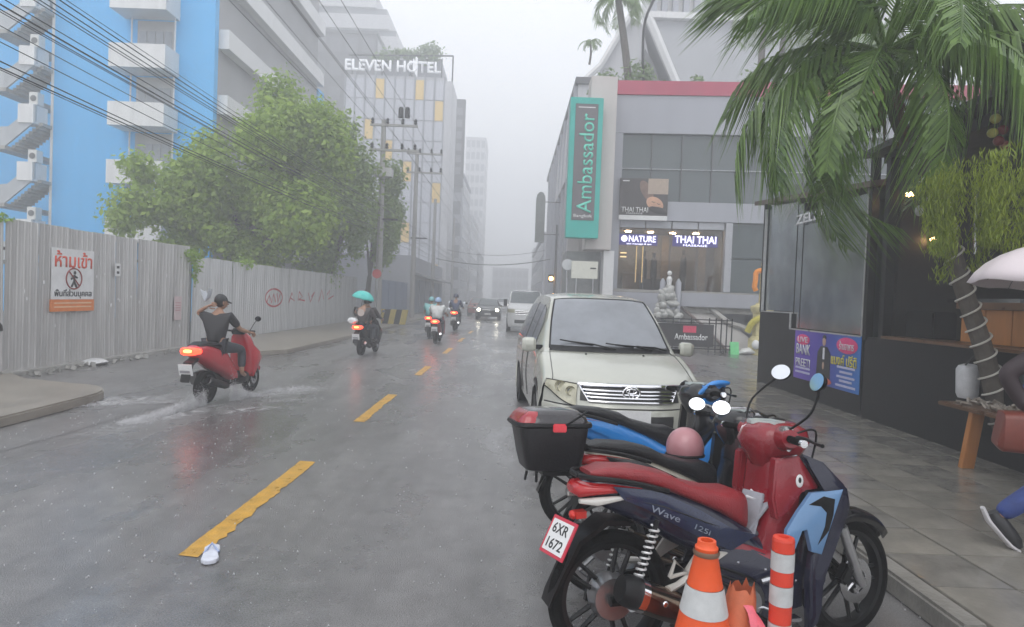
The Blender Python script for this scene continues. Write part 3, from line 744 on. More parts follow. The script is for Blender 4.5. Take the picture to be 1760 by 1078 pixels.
for x in (.75, 2.55, 4.1): B('curtain', (x, 2.6, 2.1), (x + .28, 2.7, 4.4), mat('curtain_tan', (.40, .30, .20), .7, var=.3, scale=9))
for x, w in ((1.95, .75), (3.0, .5), (3.9, .35)): B('wall_panel', (x, 3.05, 2.1), (x + w, 3.18, 4.4), inner)
B('sofa', (1.6, 1.5, 2.1), (2.9, 2.1, 2.55), inner, bev=.05)
for x, y in ((1.0, 1.4), (1.9, 1.5), (2.8, 1.6), (3.7, 1.5)):
    MB().lathe([(0, 0), (.12, 0), (.12, .03), (0, .03)], (x, y, 4.41), 'z', 10).build('ceiling_lamp', mat('shop_lamp', (1, .8, .5), .4, emit=(1, .72, .42), es=45), sb_)
gl = bpy.data.materials.new('clear_pane'); gl.use_nodes = True; t = gl.node_tree; b_ = t.nodes['Principled BSDF']
tr = t.nodes.new('ShaderNodeBsdfTransparent'); tr.inputs[0].default_value = (.78, .78, .76, 1); gs = t.nodes.new('ShaderNodeBsdfGlossy'); gs.inputs['Roughness'].default_value = .03
fr = t.nodes.new('ShaderNodeFresnel'); fr.inputs[0].default_value = 1.5; ms = t.nodes.new('ShaderNodeMixShader')
t.links.new(fr.outputs[0], ms.inputs[0]); t.links.new(tr.outputs[0], ms.inputs[1]); t.links.new(gs.outputs[0], ms.inputs[2]); t.links.new(ms.outputs[0], t.nodes['Material Output'].inputs['Surface'])
t.nodes.remove(b_)
for i in range(4):
    x = .55 + i * .985
    B('shop_window', (x, .28, 2.1), (x + .965, .29, 4.42), gl)
    if i: B('window_bar', (x - .02, .25, 2.1), (x, .31, 4.42), frame_m)
for i in range(4): B('louvre_panel', (.55 + i * .985, .08, 4.44), (.55 + i * .985 + .94, .16, 4.70), lgt_frame)
B('sill', (.4, -.1, 1.98), (W, .3, 2.08), concrete)
brass = mat('brass_handle', (.9, .65, .3), .25, 1)
for x in (1.22, 1.46): MB().tube([(x, .2, 2.35), (x, .2, 3.75)], .028, 8).build('door_handle', brass, sb_)
glow = mat('sign_lit_white', (.9, .9, 1), .4, emit=(.8, .78, 1), es=1.6); glowp = mat('sign_lit_halo', (.03, .025, .10), .5, emit=(.2, .15, 1), es=.12)
text('lettering', 'NATURE', (1.42, .2, 4.02), (1, 0, 0), UZ, 1.02, .24, glow, sb_, .03, bold=.01)
MB().lathe([(0, 0), (.12, 0), (.12, .03), (0, .03)], (.74, .19, 4.02), 'y', 16).build('leaf_logo', glow, sb_)
text('lettering', 'thai massage & spa', (1.3, .2, 3.82), (1, 0, 0), UZ, .95, .08, glow, sb_, .02)
text('lettering', 'THAI THAI', (3.42, .2, 4.05), (1, 0, 0), UZ, 1.55, .28, glow, sb_, .03, bold=.012)
text('lettering', 'MASSAGE', (3.42, .2, 3.83), (1, 0, 0), UZ, .9, .08, glow, sb_, .02)
for x, w in ((1.25, 1.5), (3.42, 1.7)): B('sign_backing', (x - w / 2, .22, 3.78), (x + w / 2, .235, 4.2), glowp)
for z in (3.3, 3.45): B('gold_print', (.62, .265, z), (.85, .274, z + .05), mat('gold_print', (.9, .7, .4), .4, emit=(1, .7, .3), es=.8))
# advertisement board
ad = thing('advertising_board', 'dark massage advertisement showing a resting face, beside the upper windows', 'billboard', mtx=mt @ Matrix.Translation((1.36, -.12, 5.5)))
def AD(n, a, b, m): return MB().b2(a, b).build(n, m, ad, smooth=0)
AD('panel', (-.9, -.05, -.62), (.9, .09, .76), mat('ad_dark', (.045, .035, .035), .4, var=.3, scale=3))
AD('white_strip', (-.9, -.055, -.80), (.9, .085, -.63), white_paint); AD('tan_area', (.15, -.058, .18), (.9, -.052, .76), mat('ad_tan', (.42, .33, .26), .5))
skin_ad = mat('ad_skin', (.60, .34, .22), .5, var=.15, scale=4)
mb = MB().ball((.42, -.055, -.18), (.34, .012, .24), 20, 10, (0, .5, 0)); mb.build('face', skin_ad, ad); MB().ball((.10, -.052, .30), (.20, .006, .42), 16, 10, (0, -.5, 0)).build('arm', mat('ad_arm', (.20, .12, .09), .5, var=.4), ad)
mb = MB().ball((.55, -.06, -.42), (.36, .014, .13), 16, 8, (0, .25, 0)); mb.build('dark_hair', mat('ad_hair', (.02, .015, .015), .5), ad)
mb = MB().tube([(.30, -.072, -.10), (.36, -.072, -.13), (.43, -.072, -.12)], .012, 5).tube([(.5, -.072, -.17), (.56, -.072, -.20), (.62, -.072, -.19)], .012, 5).tube([(.33, -.072, -.28), (.39, -.072, -.31), (.45, -.072, -.30)], .016, 5)
mb.build('eyes_and_mouth', MATS['ad_hair'], ad)
text('lettering', 'THAI THAI', (-.32, -.06, -.42), (1, 0, 0), UZ, 1.0, .19, white_paint, ad, .006, bold=.01)
text('lettering', 'MASSAGE', (-.32, -.06, -.56), (1, 0, 0), UZ, .6, .06, white_paint, ad, .006)
AD('small_print', (-.8, -.056, .64), (-.55, -.052, .68), white_paint)
# terrace wall and ramp in front
tw = thing('terrace_wall', 'low light-grey terrace wall under the shop windows', 'wall', mtx=mt @ Matrix.Translation((0, -1.0, 0)))
MB().b2((0, .9, 0), (W, 1.0, 1.97)).build('lower_wall', grey_wall, tw, smooth=0)
MB().b2((2.7, -.3, 1.5), (W, -.1, 2.0)).build('parapet', grey_wall, tw, smooth=0, bevel=.02)
MB().b2((2.9, -.1, 1.3), (W, .89, 1.52)).build('terrace_slab', concrete, tw, smooth=0)
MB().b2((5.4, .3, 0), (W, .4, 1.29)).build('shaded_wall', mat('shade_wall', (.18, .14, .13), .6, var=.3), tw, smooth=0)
for x in (6.2, 8.2, 10.2): MB().b2((x, -.28, 0), (x + .22, -.05, 1.49)).build('pillar', grey_wall, tw, smooth=0)
rp = thing('ramp', 'pale concrete ramp with curved kerb rising to the shop terrace', 'ramp', (7, 23, 0))
rc_ = mat('ramp_concrete', (.40, .385, .37), .3, var=.2, scale=2, bump=.2)
mb = MB(); 
pts = [(6.15, 23.4, 1.5), (7.35, 23.4, 1.5), (6.9, 21.6, .02), (8.6, 21.6, .02)]
mb.add([(6.1, 23.5, 1.5), (7.3, 23.5, 1.52), (8.65, 21.5, .05), (7.3, 21.4, .02), (6.1, 23.5, 0), (7.3, 23.5, 0), (8.65, 21.5, -.02), (7.3, 21.4, -.02)], [(0, 3, 2, 1), (4, 5, 6, 7), (0, 4, 7, 3), (3, 7, 6, 2), (2, 6, 5, 1), (1, 5, 4, 0)])
mb.build('slope', rc_, rp, world=True, smooth=0)
kp = smooth_curve([(7.0, 23.3, 1.62), (7.35, 23.0, 1.3), (7.7, 22.6, .98), (8.1, 22.35, .85), (8.45, 22.0, .55), (8.8, 21.5, .12)], 5)
MB().tube(kp, .10, 6).build('kerb', concrete, rp, world=True)
MB().tube([(6.05, 23.4, 1.55), (6.7, 22.3, .85), (7.25, 21.45, .1)], .05, 6).build('kerb', mat('ramp_edge', (.16, .12, .11), .5), rp, world=True)
# white rounded rockery with two grey posts
rk = thing('rockery_fountain', 'heap of pale rounded stones with a small white figure between two grey posts', 'fountain', (5.5, 22.6, 0))
ston = mat('pale_stone', (.46, .46, .44), .4, var=.3, scale=6, bump=.5)
rr = random.Random(9)
sm = [MB().ball((0, 0, 0), (.17 + .05 * i, .14, .11), 9, 6).mesh('stone', 60) for i in range(3)]
for s_ in sm: s_.materials.append(ston)
for i in range(62):
    z = rr.uniform(0, 1.95); rad = .68 * (1 - z / 2.3)
    a = rr.uniform(0, 6.28)
    o = bpy.data.objects.new('stone', sm[i % 3]); col.objects.link(o); o.parent = rk
    o.location = (rad * math.cos(a) - .06, rad * .5 * math.sin(a) - .1, z + .1); o.rotation_euler = (rr.random(), rr.random(), rr.random() * 3)
mb = MB(); mb.hull([(1.98, -.1, .1, .12), (2.3, -.08, .08, .10), (2.45, -.1, .1, .13), (2.55, -.05, .05, .05)], 'z', 10, 2); mb.ball((0, 0, 2.66), .085, 10, 8)
mb.tube([(0, .1, 2.47), (-.02, .16, 2.25), (-.1, .14, 2.1)], .03, 6).tube([(0, -.1, 2.47), (-.02, -.16, 2.25), (-.1, -.14, 2.1)], .03, 6)
mb.build('white_figure', white_paint, rk)
for x in (-.18, .38): MB().tube([(x, .2, 0), (x, .2, 2.35), (x, .2, 2.48)], [.10, .10, .02], 10).build('post', grey_wall, rk)
# gate with banner
gt = thing('barrier_gate', 'black bar gate with dark printed banner behind the car', 'gate', (5.3, 21.1, 0))
L_ = 1.95
for z in (.12, .24, .97, 1.08): MB().b2((-.6, -.015, z), (L_, .015, z + .035)).build('rail', black_metal, gt)
for x in (-.6, 0, .6, 1.2, 1.42, 1.6, 1.78, L_): MB().b2((x, -.017, .02), (x + .035, .017, 1.16)).build('bar', black_metal, gt)
MB().b2((-.55, -.045, .2), (1.36, -.025, .95)).build('banner', mat('banner_black', (.025, .022, .025), .35, var=.2), gt)
MB().b2((.35, -.055, .66), (.78, -.046, .88)).build('red_logo', mat('logo_red', (.65, .03, .10), .4), gt)
text('lettering', 'Ambassador', (.62, -.047, .52), (1, 0, 0), UZ, 1.1, .2, white_paint, gt, .004, bold=.015)
for x in (.2, 1.7): MB().lathe([(.03, -.015), (.05, -.015), (.05, .015), (.03, .015)], (x, 0, .05), 'y', 12).build('caster', rubber, gt)
# green card and white bag at the foot of the ramp
gb = thing('green_board', 'small bright green folded board standing at the foot of the ramp', 'board', (7.35, 21.0, 0))
MB().box((0, 0, .2), (.28, .02, .42), (R(-12), 0, 0)).box((0, .12, .2), (.28, .02, .42), (R(12), 0, 0)).build('panel', mat('green_card', (.16, .62, .25), .5), gt if False else gb)
wb = MB().hull([(-.3, 0, .05, .1), (-.15, 0, .2, .2), (.05, 0, .24, .22), (.25, 0, .12, .18), (.38, 0, .02, .08)], n=12, e=2)
o = wb.build('sack', mat('sack_white', (.72, .72, .70), .4, var=.2, scale=9, bump=.8, bs=20)); o.location = (7.85, 21.2, 0)
tag(o, 'white plastic sack slumped beside the green board', 'sack')
# shrine statue with marigold garlands
sh = thing('garlanded_statue', 'pale yellow shrine figure draped with orange marigold garland left of the glass kiosk', 'statue', (8.32, 21.3, 0))
cream = mat('statue_cream', (.62, .55, .28), .5, var=.25, scale=8)
MB().lathe([(.42, 0), (.42, .5), (.3, .62), (.3, 1.35), (.38, 1.45), (.40, 1.6), (.24, 1.66), (.2, 1.72)], (0, 0, 0), 'z', 10).build('pedestal', cream, sh)
mb = MB(); mb.hull([(1.7, -.14, .14, .16), (2.1, -.12, .12, .13), (2.45, -.12, .12, .17), (2.75, -.13, .13, .2), (2.88, -.06, .06, .08)], 'z', 12, 2)
mb.ball((0, 0, 3.0), (.11, .11, .13), 12, 8).lathe([(.10, 0), (.07, .1), (.04, .2), (.015, .38)], (0, 0, 3.08), 'z', 10)
mb.build('figure', cream, sh)
om = mat('marigold', (.85, .28, .02), .6, var=.3, scale=40, bump=1, bs=60)
gp = [(-.05 + .27 * math.cos(a), -.12, 2.7 + .1 * math.sin(a)) for a in np.linspace(0, math.pi, 8)] + [(-.33, -.15, 2.5), (-.36, -.15, 2.25), (-.30, -.15, 2.12)]
MB().tube(gp, .085, 8).build('garland', om, sh)
ym = mat('yellow_cloth', (.50, .44, .06), .6, var=.2, scale=8)
yc = smooth_curve([(-.5, -.1, .75), (-.35, -.2, 1.1), (0, -.25, 1.25), (.3, -.2, 1.1), (.4, -.1, .8)], 4)
MB().tube(yc, .11, 8).build('sash', ym, sh)
for x, z, r_ in ((-.3, .35, .13), (-.1, .45, .1), (.2, .38, .12)): MB().ball((x, -.35, z), (r_, r_, r_ * 1.2), 10, 8).build('offering_jar', white_paint, sh)

# ------------------------------------------------------------------ hotel sign stack between road and shop
hs_ = thing('hotel_sign_tower', 'tall cream slab tower carrying the turquoise vertical hotel sign', 'sign tower', (3.2, 23.2, 0))
cr = mat('cream_slab', (.55, .51, .49), .6, var=.16, scale=.8, streak=True)
MB().b2((2.55, 23.3, 3.45), (3.5, 24.3, 9.7)).build('slab', cr, hs_, world=True, smooth=0, bevel=.02)
MB().b2((3.28, 23.5, 0), (3.66, 24.2, 3.44)).build('column', white_paint, hs_, world=True, smooth=0)
MB().b2((3.24, 23.46, 1.35), (3.70, 24.24, 1.75)).build('orange_band', mat('orange_band', (.62, .25, .12), .5), hs_, world=True, smooth=0)
MB().b2((2.0, 24.5, 0), (3.27, 26.5, 3.44)).build('side_block', mat('side_block', (.25, .26, .26), .5, var=.2), hs_, world=True, smooth=0)
vs_ = thing('vertical_hotel_sign', 'turquoise framed vertical sign with green hotel lettering on dark ground', 'sign', (2.37, 22.9, 3.8))
tq = mat('turquoise', (.03, .42, .36), .4, var=.12, scale=1.5)
MB().b2((-.58, -.12, 0), (.58, .3, 4.95)).build('frame', tq, vs_, smooth=0, bevel=.015)
MB().b2((-.40, -.135, .62), (.40, -.122, 4.72)).build('dark_panel', mat('sign_dark', (.085, .075, .085), .4), vs_, smooth=0)
MB().b2((-.385, -.142, .64), (.385, -.138, 4.70)).build('inner_panel', mat('sign_dark2', (.13, .12, .13), .4), vs_, smooth=0)
text('lettering', 'Ambassador', (0.02, -.145, 2.62), (0, 0, 1), (-1, 0, 0), 3.5, .52, mat('sign_green', (.12, .62, .48), .4), vs_, .03, bold=.006)
text('lettering', 'Bangkok', (.0, -.145, .76), (1, 0, 0), UZ, .66, .14, white_paint, vs_, .01, bold=.01)
MB().b2((-.3, -.146, 4.58), (.3, -.142, 4.61)).build('line', white_paint, vs_)
ps = thing('pale_notice_board', 'pale blank rectangular board hung below the turquoise sign', 'sign', (2.53, 22.9, 2.36))
MB().b2((-.47, -.04, 0), (.47, .05, .62)).build('board', mat('board_cream', (.66, .66, .58), .5, var=.1), ps, bevel=.01)
MB().b2((.2, -.045, .35), (.4, -.041, .40)).build('print', blk, ps)
for x in (-.3, .3): MB().b2((x, 0, -2.36), (x + .04, .04, 0)).build('leg', steel, ps)
rs2 = thing('round_sign', 'round pale sign left of the pale notice board', 'sign', (1.93, 23.1, 0))
MB().lathe([(0, 0), (.2, 0), (.2, .04), (0, .04)], (0, -.02, 2.85), 'y', 24).build('disc', mat('disc_grey', (.55, .57, .58), .4), rs2)
MB().tube([(0, .04, 0), (0, .04, 2.85)], .03, 8).build('post', steel, rs2)
# hotel side wing receding along the road
wg = thing('hotel_wing', 'long grey hotel wing receding along the right side of the road', 'building', (3.3, 27, 0))
MB().b2((3.2, 36, 0), (3.8, 66, 13.6)).build('wall', pale_wall, wg, world=True, smooth=0)
MB().b2((3.05, 35.8, 13.6), (3.9, 66.2, 13.95)).build('parapet', dk, wg, world=True, smooth=0)
MB().b2((2.7, 27, 0), (9, 32.9, 5.2)).build('low_block', mat('low_block', (.30, .28, .27), .6, var=.2), wg, world=True, smooth=0)
me = MB().b2((-.05, 0, 0), (.03, 1.7, 1.5)).mesh('window', 0); me.materials.append(winm)
for k in range(8):
    for j in range(4):
        o = bpy.data.objects.new('window', me); col.objects.link(o); o.parent = wg; o.location = (-.1, 10.1 + k * 3.5, 2.2 + j * 3.1)
for k in range(8): MB().b2((3.0, 36.2 + k * 3.5, 0), (3.19, 36.6 + k * 3.5, 13.58)).build('pilaster', grey_wall, wg, world=True, smooth=0)
simple_tower('low dim shophouses on the far right side of the street', 3.2, 8, 70, 110, 8.5, grey_wall, winm, nc=2, nr=3)
# tapered white-ribbed building behind
tp = thing('ribbed_tower', 'large grey building with sweeping white ribs and striped louvres rising behind the roof garden', 'building', (9, 37, 0))
gw2 = mat('tower_wall2', (.42, .43, .45), .6, var=.08, scale=.6)
MB().prism([(7.2, 10), (22, 10), (22, 17.9), (7.2, 17.9), (9.6, 13)], 37.4, 44, 'xz').build('wall', gw2, tp, world=True, smooth=0)
rib_pts = smooth_curve([(7.05, 37.2, 18.2), (7.6, 37.2, 17.1), (8.3, 37.2, 15.6), (9.1, 37.2, 14.0), (10.2, 37.2, 12.6)], 4)
MB().tube(rib_pts, .26, 6).build('rib', white_paint, tp, world=True)
MB().b2((7.0, 37.0, 17.9), (22, 37.38, 18.25)).build('ledge', white_paint, tp, world=True, smooth=0)
for k in range(22): MB().b2((7.3 + k * .62, 37.1, 18.27), (7.62 + k * .62, 37.4, 24)).build('louvre', grey_wall, tp, world=True, smooth=0)
MB().b2((7.3, 37.5, 18.27), (22, 40, 24)).build('upper_wall', white_paint, tp, world=True, smooth=0)
MB().prism([(3.0, 9), (9.2, 9), (7.0, 17.9), (6.3, 18.4), (4.5, 14.9), (3.2, 13.9)], 38, 50, 'xz').build('sloping_block', pale_wall, tp, world=True, smooth=0)
MB().tube([(3.2, 37.7, 13.9), (4.6, 37.7, 15.3), (6.3, 37.7, 18.4), (7.1, 37.7, 24)], .2, 6).build('rib', white_paint, tp, world=True)
MB().prism([(7.0, 12), (8.9, 12), (7.7, 15.2), (7.1, 16.2)], 37.3, 37.6, 'xz').build('dark_facet', dk, tp, world=True, smooth=0)
# roof garden planting
def roof_bush(lab, c, r, n, sz, seed, cat='bush'):
    v, f = leaf_cloud(c, r, n, sz, np.random.default_rng(seed))
    o = bpy.data.objects.new('roof_shrub', np_mesh('roof_shrub', v, f, leafR)); col.objects.link(o); tag(o, lab, cat)
roof_bush('dense low shrub on the roof left of the tall roof palm', [(3.9, 29, 11.2), (4.5, 29, 11.0), (3.5, 29, 11.0)], [(.6, .5, .7), (.5, .5, .5), (.4, .4, .4)], 1500, .12, 21)
roof_bush('shrub on the crimson roof edge right of the curved lamp post', [(5.3, 28.6, 11.3), (6.2, 28.6, 10.9)], [(.7, .5, .9), (.4, .4, .4)], 1300, .12, 22)
roof_bush('little upright plant on the crimson roof edge below the white rib', [(7.6, 28, 11.0), (7.6, 28, 10.6)], [(.3, .3, .55), (.4, .3, .3)], 500, .12, 23, 'plant')
roof_bush('round bush at the foot of the twin roof palms', [(10.4, 28, 11.3), (10.9, 28, 10.8)], [(.8, .6, .6), (.7, .6, .5)], 1500, .12, 24)

def frond_verts(rs, length, droop, width, nleaf, leaf_w, wind=(0, 0, 0), hang=.7, seg=14):
    """returns verts, faces for leaflets + list of rachis pts, frond grows along +x and arcs down"""
    pts = []; x = z = 0; ang = .9 - droop * .25
    for i in range(seg + 1):
        pts.append(Vector((x, 0, z))); ang -= droop / seg; x += math.cos(ang) * length / seg; z += math.sin(ang) * length / seg
    V = []; Fc = []
    for i in range(nleaf):
        t = .12 + .88 * i / nleaf; q = t * seg; k = min(int(q), seg - 1); p = pts[k].lerp(pts[k + 1], q - k)
        d = (pts[k + 1] - pts[k]).normalized(); L0 = width * math.sin(math.pi * (.15 + .8 * t)) ** .7 * rs.uniform(.6, 1.15)
        if rs.random() < .06: continue
        for s_ in (-1, 1):
            out = Vector((d.x * .9, s_ * 1.0, d.z * .9)); out.normalize()
            down = Vector((0, 0, -1)) * hang * rs.uniform(.6, 1.4)
            a = p; pm_ = p + (out + down * .25) * L0 * .5; e = p + (out * .75 + down * .9) * L0
            w = Vector((d.x, 0, d.z)) * leaf_w
            n0 = len(V); V += [a - w * .4, a + w * .4, pm_ + w, pm_ - w, e]; Fc += [(n0, n0 + 1, n0 + 2, n0 + 3), (n0 + 3, n0 + 2, n0 + 4)]
    return V, Fc, pts
def palm(label, base, top, r0, nf, length, width, nleaf, leaf_w, seed, m, droop=(1.6, 2.6), wind=0.0, path=None, name='palm_tree', hang=.7, yaw_bias=None, extra=None):
    t_ = thing(name, label, 'palm tree', base); rs = random.Random(seed)
    path = path or smooth_curve([base, ((base[0] + top[0]) / 2 + .05, (base[1] + top[1]) / 2, (base[2] + top[2]) / 2), top], 6)
    k = len(path)
    MB().tube(path, [r0 * (1.15 - .35 * i / k) for i in range(k)], 10).build('trunk', bark, t_, world=True)
    ns = 3; meshes = []
    for i in range(min(nf, 6)):
        V, Fc, pts = frond_verts(rs, length * rs.uniform(.85, 1.1), rs.uniform(*droop), width, nleaf, leaf_w, hang=hang)
        mb = MB(); mb.add(V, Fc); mb.tube(pts, [.022 * length / 2 * (1 - .8 * q / len(pts)) for q in range(len(pts))], 5)
        me = mb.mesh('frond', 0, fix=False); me.materials.append(m); meshes.append(me)
    tv = Vector(top) - Vector(base)
    for i in range(nf):
        o = bpy.data.objects.new('frond', meshes[i % len(meshes)]); col.objects.link(o); o.parent = t_
        yaw = 2.399 * i + rs.uniform(-.2, .2); el = rs.uniform(-.35, .45) if i % 3 else rs.uniform(.2, .8)
        if extra and i < len(extra): yaw, el = extra[i]
        M_ = Matrix.Translation(tv) @ Matrix.Rotation(yaw, 4, 'Z') @ Matrix.Rotation(-el, 4, 'Y') @ Matrix.Rotation(rs.uniform(-.3, .3), 4, 'X')
        if wind: M_ = Matrix.Translation(tv) @ Matrix.Rotation(-wind, 4, 'Y') @ Matrix.Translation(-tv) @ M_
        o.matrix_local = M_
    return t_
palm('tall slim palm on the roof leaning left beside the curved lamp post', (5.0, 29, 10.2), (4.2, 29, 15.2), .17, 13, 2.0, .55, 34, .028, 31, leafR, (1.8, 2.9), name='palm_tree', hang=1.1)
palm('tiny distant palm far left on the roof', (3.25, 31, 12.9), (3.25, 31, 14.0), .05, 9, .8, .22, 16, .02, 32, leafR, (1.8, 2.8))
palm('left trunk of the twin roof palms in front of the grey wall', (10.1, 27.5, 10.8), (10.2, 27.5, 14.3), .13, 12, 2.2, .5, 34, .028, 33, leafR, (1.8, 2.9), hang=1.0)
palm('right one of the twin roof palms in front of the grey wall', (10.9, 27.7, 10.8), (11.2, 27.7, 13.9), .12, 12, 2.1, .5, 34, .028, 34, leafR, (1.8, 2.9), hang=1.0)
palm('roof palm half hidden behind the big windblown palm', (14.6, 27.5, 10.5), (14.6, 27.5, 13.3), .12, 11, 2.0, .5, 30, .028, 35, leafR, (1.8, 2.9), hang=1.0)
lp = thing('lamp_post', 'slender black lamp post curving over the roof between the palm and the white rib', 'lamp post', (5.45, 28.4, 9.95))
MB().tube(smooth_curve([(0, 0, 0), (-.05, 0, 1.2), (-.15, 0, 2.6), (-.1, 0, 4.0), (.35, 0, 5.2), (.6, 0, 6.0)], 5), .06, 7).build('pole', black_metal, lp)
MB().box((.75, 0, 6.1), (.6, .2, .1), (0, -.4, 0)).build('lamp_head', black_metal, lp, bevel=.02)
MB().lathe([(.12, 0), (.16, .1), (.1, .3)], (-.02, 0, .0), 'z', 8).build('base', black_metal, lp)
# oval blade sign on the wing
ov = thing('oval_blade_sign', 'rounded-top dull grey blade sign projecting over the far right pavement', 'sign', (1.75, 46, 0))
MB().prism([(-.33, 5.6), (.33, 5.6), (.33, 8.7), (.28, 8.95), (.15, 9.15), (0, 9.2), (-.15, 9.15), (-.28, 8.95), (-.33, 8.7)], -.1, .1, 'xz').build('blade', mat('blade_grey', (.22, .24, .23), .5, var=.15), ov)
for z in (6.2, 8.5): MB().tube([(.33, 0, z), (1.5, 0, z)], .03, 6).build('bracket', black_metal, ov)
sl = thing('street_post', 'dark roadside post with a glowing amber lamp far down the right pavement', 'street lamp', (2.6, 40, 0))
MB().tube([(0, 0, 0), (0, 0, 6.2)], [.10, .06], 8).build('pole', dk, sl)
MB().ball((-.25, -.1, 2.85), .13, 14, 10).build('amber_lamp', mat('amber_lit', (1, .6, .2), .3, emit=(1, .50, .13), es=22), sl)
MB().b2((-.42, -.02, 2.6), (-.04, .12, 3.1)).build('lamp_box', black_metal, sl, bevel=.02)

# ------------------------------------------------------------------ glass kiosk café
kx = 4.9
kf = thing('glass_cafe', 'black-walled glass-fronted café standing along the right pavement', 'kiosk', (kx, 9, 0))
blackw = mat('black_render', (.005, .005, .006), .35, spec=.3, var=.3, scale=3, bump=.15, bs=30)
kg = bpy.data.materials.new('kiosk_glass'); kg.use_nodes = True; t = kg.node_tree; t.nodes.remove(t.nodes['Principled BSDF'])
tr = t.nodes.new('ShaderNodeBsdfTransparent'); tr.inputs[0].default_value = (.50, .53, .54, 1); gs = t.nodes.new('ShaderNodeBsdfGlossy'); gs.inputs['Roughness'].default_value = .14; gs.inputs[0].default_value = (.8, .84, .86, 1)
tcx = t.nodes.new('ShaderNodeTexCoord'); nn = t.nodes.new('ShaderNodeTexNoise'); nn.inputs['Scale'].default_value = 2.2; t.links.new(tcx.outputs['Object'], nn.inputs['Vector'])
mr = t.nodes.new('ShaderNodeMapRange'); mr.inputs[1].default_value = .35; mr.inputs[2].default_value = .65; mr.inputs[3].default_value = .50; mr.inputs[4].default_value = .66; t.links.new(nn.outputs[0], mr.inputs[0])
ms = t.nodes.new('ShaderNodeMixShader'); t.links.new(mr.outputs[0], ms.inputs[0]); t.links.new(tr.outputs[0], ms.inputs[1]); t.links.new(gs.outputs[0], ms.inputs[2]); t.links.new(ms.outputs[0], t.nodes['Material Output'].inputs['Surface'])
def K(n, a, b, m, bev=0, par=kf): return MB().b2(a, b).build(n, m, par, world=True, smooth=0, bevel=bev)
K('base_wall', (kx, 8.9, .06), (kx + .2, 11.2, 1.22), blackw); K('base_wall', (kx, 11.2, .06), (kx + .2, 12.65, 1.50), blackw)
K('base_wall', (kx, 2.0, .06), (kx + .22, 8.86, 1.24), blackw)
K('glass_pane', (kx + .04, 8.93, 1.26), (kx + .055, 10.98, 3.25), kg); K('glass_pane', (kx + .04, 11.02, 1.26), (kx + .055, 11.22, 3.4), kg); K('glass_pane', (kx + .04, 11.26, 1.54), (kx + .055, 12.55, 3.55), kg)
edge = mat('frame_white_edge', (.55, .55, .55), .3, .4)
K('frame_post', (kx - .02, 8.82, 1.2), (kx + .08, 8.90, 3.7), black_metal); K('frame_edge', (kx - .028, 8.905, 1.25), (kx + .02, 8.925, 3.4), edge)
K('frame_post', (kx - .02, 12.56, 1.5), (kx + .08, 12.64, 3.6), black_metal); K('frame_edge', (kx - .028, 12.535, 1.53), (kx + .02, 12.555, 3.5), edge)
K('frame_edge', (kx - .028, 8.93, 1.225), (kx + .02, 11.24, 1.245), edge); K('frame_edge', (kx - .028, 11.225, 1.25), (kx + .02, 11.245, 1.53), edge); K('frame_edge', (kx - .028, 11.25, 1.505), (kx + .02, 12.55, 1.525), edge)
K('mullion', (kx + .06, 10.95, 1.25), (kx + .12, 11.05, 3.4), black_metal)
# interior
inm = mat('cafe_interior', (.10, .11, .11), .6, var=.2, scale=1.5); ind = mat('cafe_dark', (.006, .005, .005), .5, var=.3)
K('interior_wall', (8.3, 2.0, .06), (8.5, 12.6, 4.0), inm); K('interior_wall', (kx + .25, 12.5, .06), (8.3, 12.6, 4.0), inm); K('interior_floor', (kx + .22, 2, .02), (8.3, 12.5, .10), ind)
K('interior_partition', (kx + .25, 8.6, 1.2), (8.3, 8.7, 3.7), ind)
K('ceiling', (kx + .1, 2, 3.62), (8.3, 8.8, 3.75), ind)
for (x, y, w) in ((6.0, 9.6, .9), (6.4, 11.3, .9)):
    K('table', (x, y, .78), (x + w, y + .7, .82), mat('table_top', (.4, .38, .36), .3)); K('table_leg', (x + .4, y + .3, .1), (x + .46, y + .36, .78), black_metal)
K('inner_column', (6.2, 10.3, .1), (6.4, 10.5, 3.5), mat('inner_pale', (.5, .5, .5), .5)); K('wall_panel', (8.1, 9.5, 1.2), (8.28, 12, 2.2), mat('inner_pale2', (.35, .38, .38), .5))
# roof
rm_ = mat('kiosk_roof', (.10, .07, .06), .5, var=.3)
MB().add([(kx - .12, 8.7, 3.28), (kx - .12, 12.9, 3.62), (8.6, 12.9, 3.9), (8.6, 8.7, 3.9), (kx - .12, 8.7, 3.36), (kx - .12, 12.9, 3.70), (8.6, 12.9, 4.0), (8.6, 8.7, 4.0)], [(0, 1, 2, 3), (7, 6, 5, 4), (0, 4, 5, 1), (1, 5, 6, 2), (2, 6, 7, 3), (3, 7, 4, 0)]).build('roof', rm_, kf, world=True, smooth=0)
MB().add([(kx - .25, 1.8, 3.95), (kx - .15, 8.95, 3.70), (8.6, 8.95, 4.1), (8.6, 1.8, 4.3), (kx - .25, 1.8, 4.03), (kx - .15, 8.95, 3.78), (8.6, 8.95, 4.2), (8.6, 1.8, 4.4)], [(0, 1, 2, 3), (7, 6, 5, 4), (0, 4, 5, 1), (1, 5, 6, 2), (2, 6, 7, 3), (3, 7, 4, 0)]).build('canopy', ind, kf, world=True, smooth=0)
text('lettering', 'ZELLA', (kx - .03, 10.6, 3.12), (0, -1, 0), UZ, 1.1, .16, mat('letter_pale', (.7, .7, .72), .4), kf, .01, world=True, bold=.02)
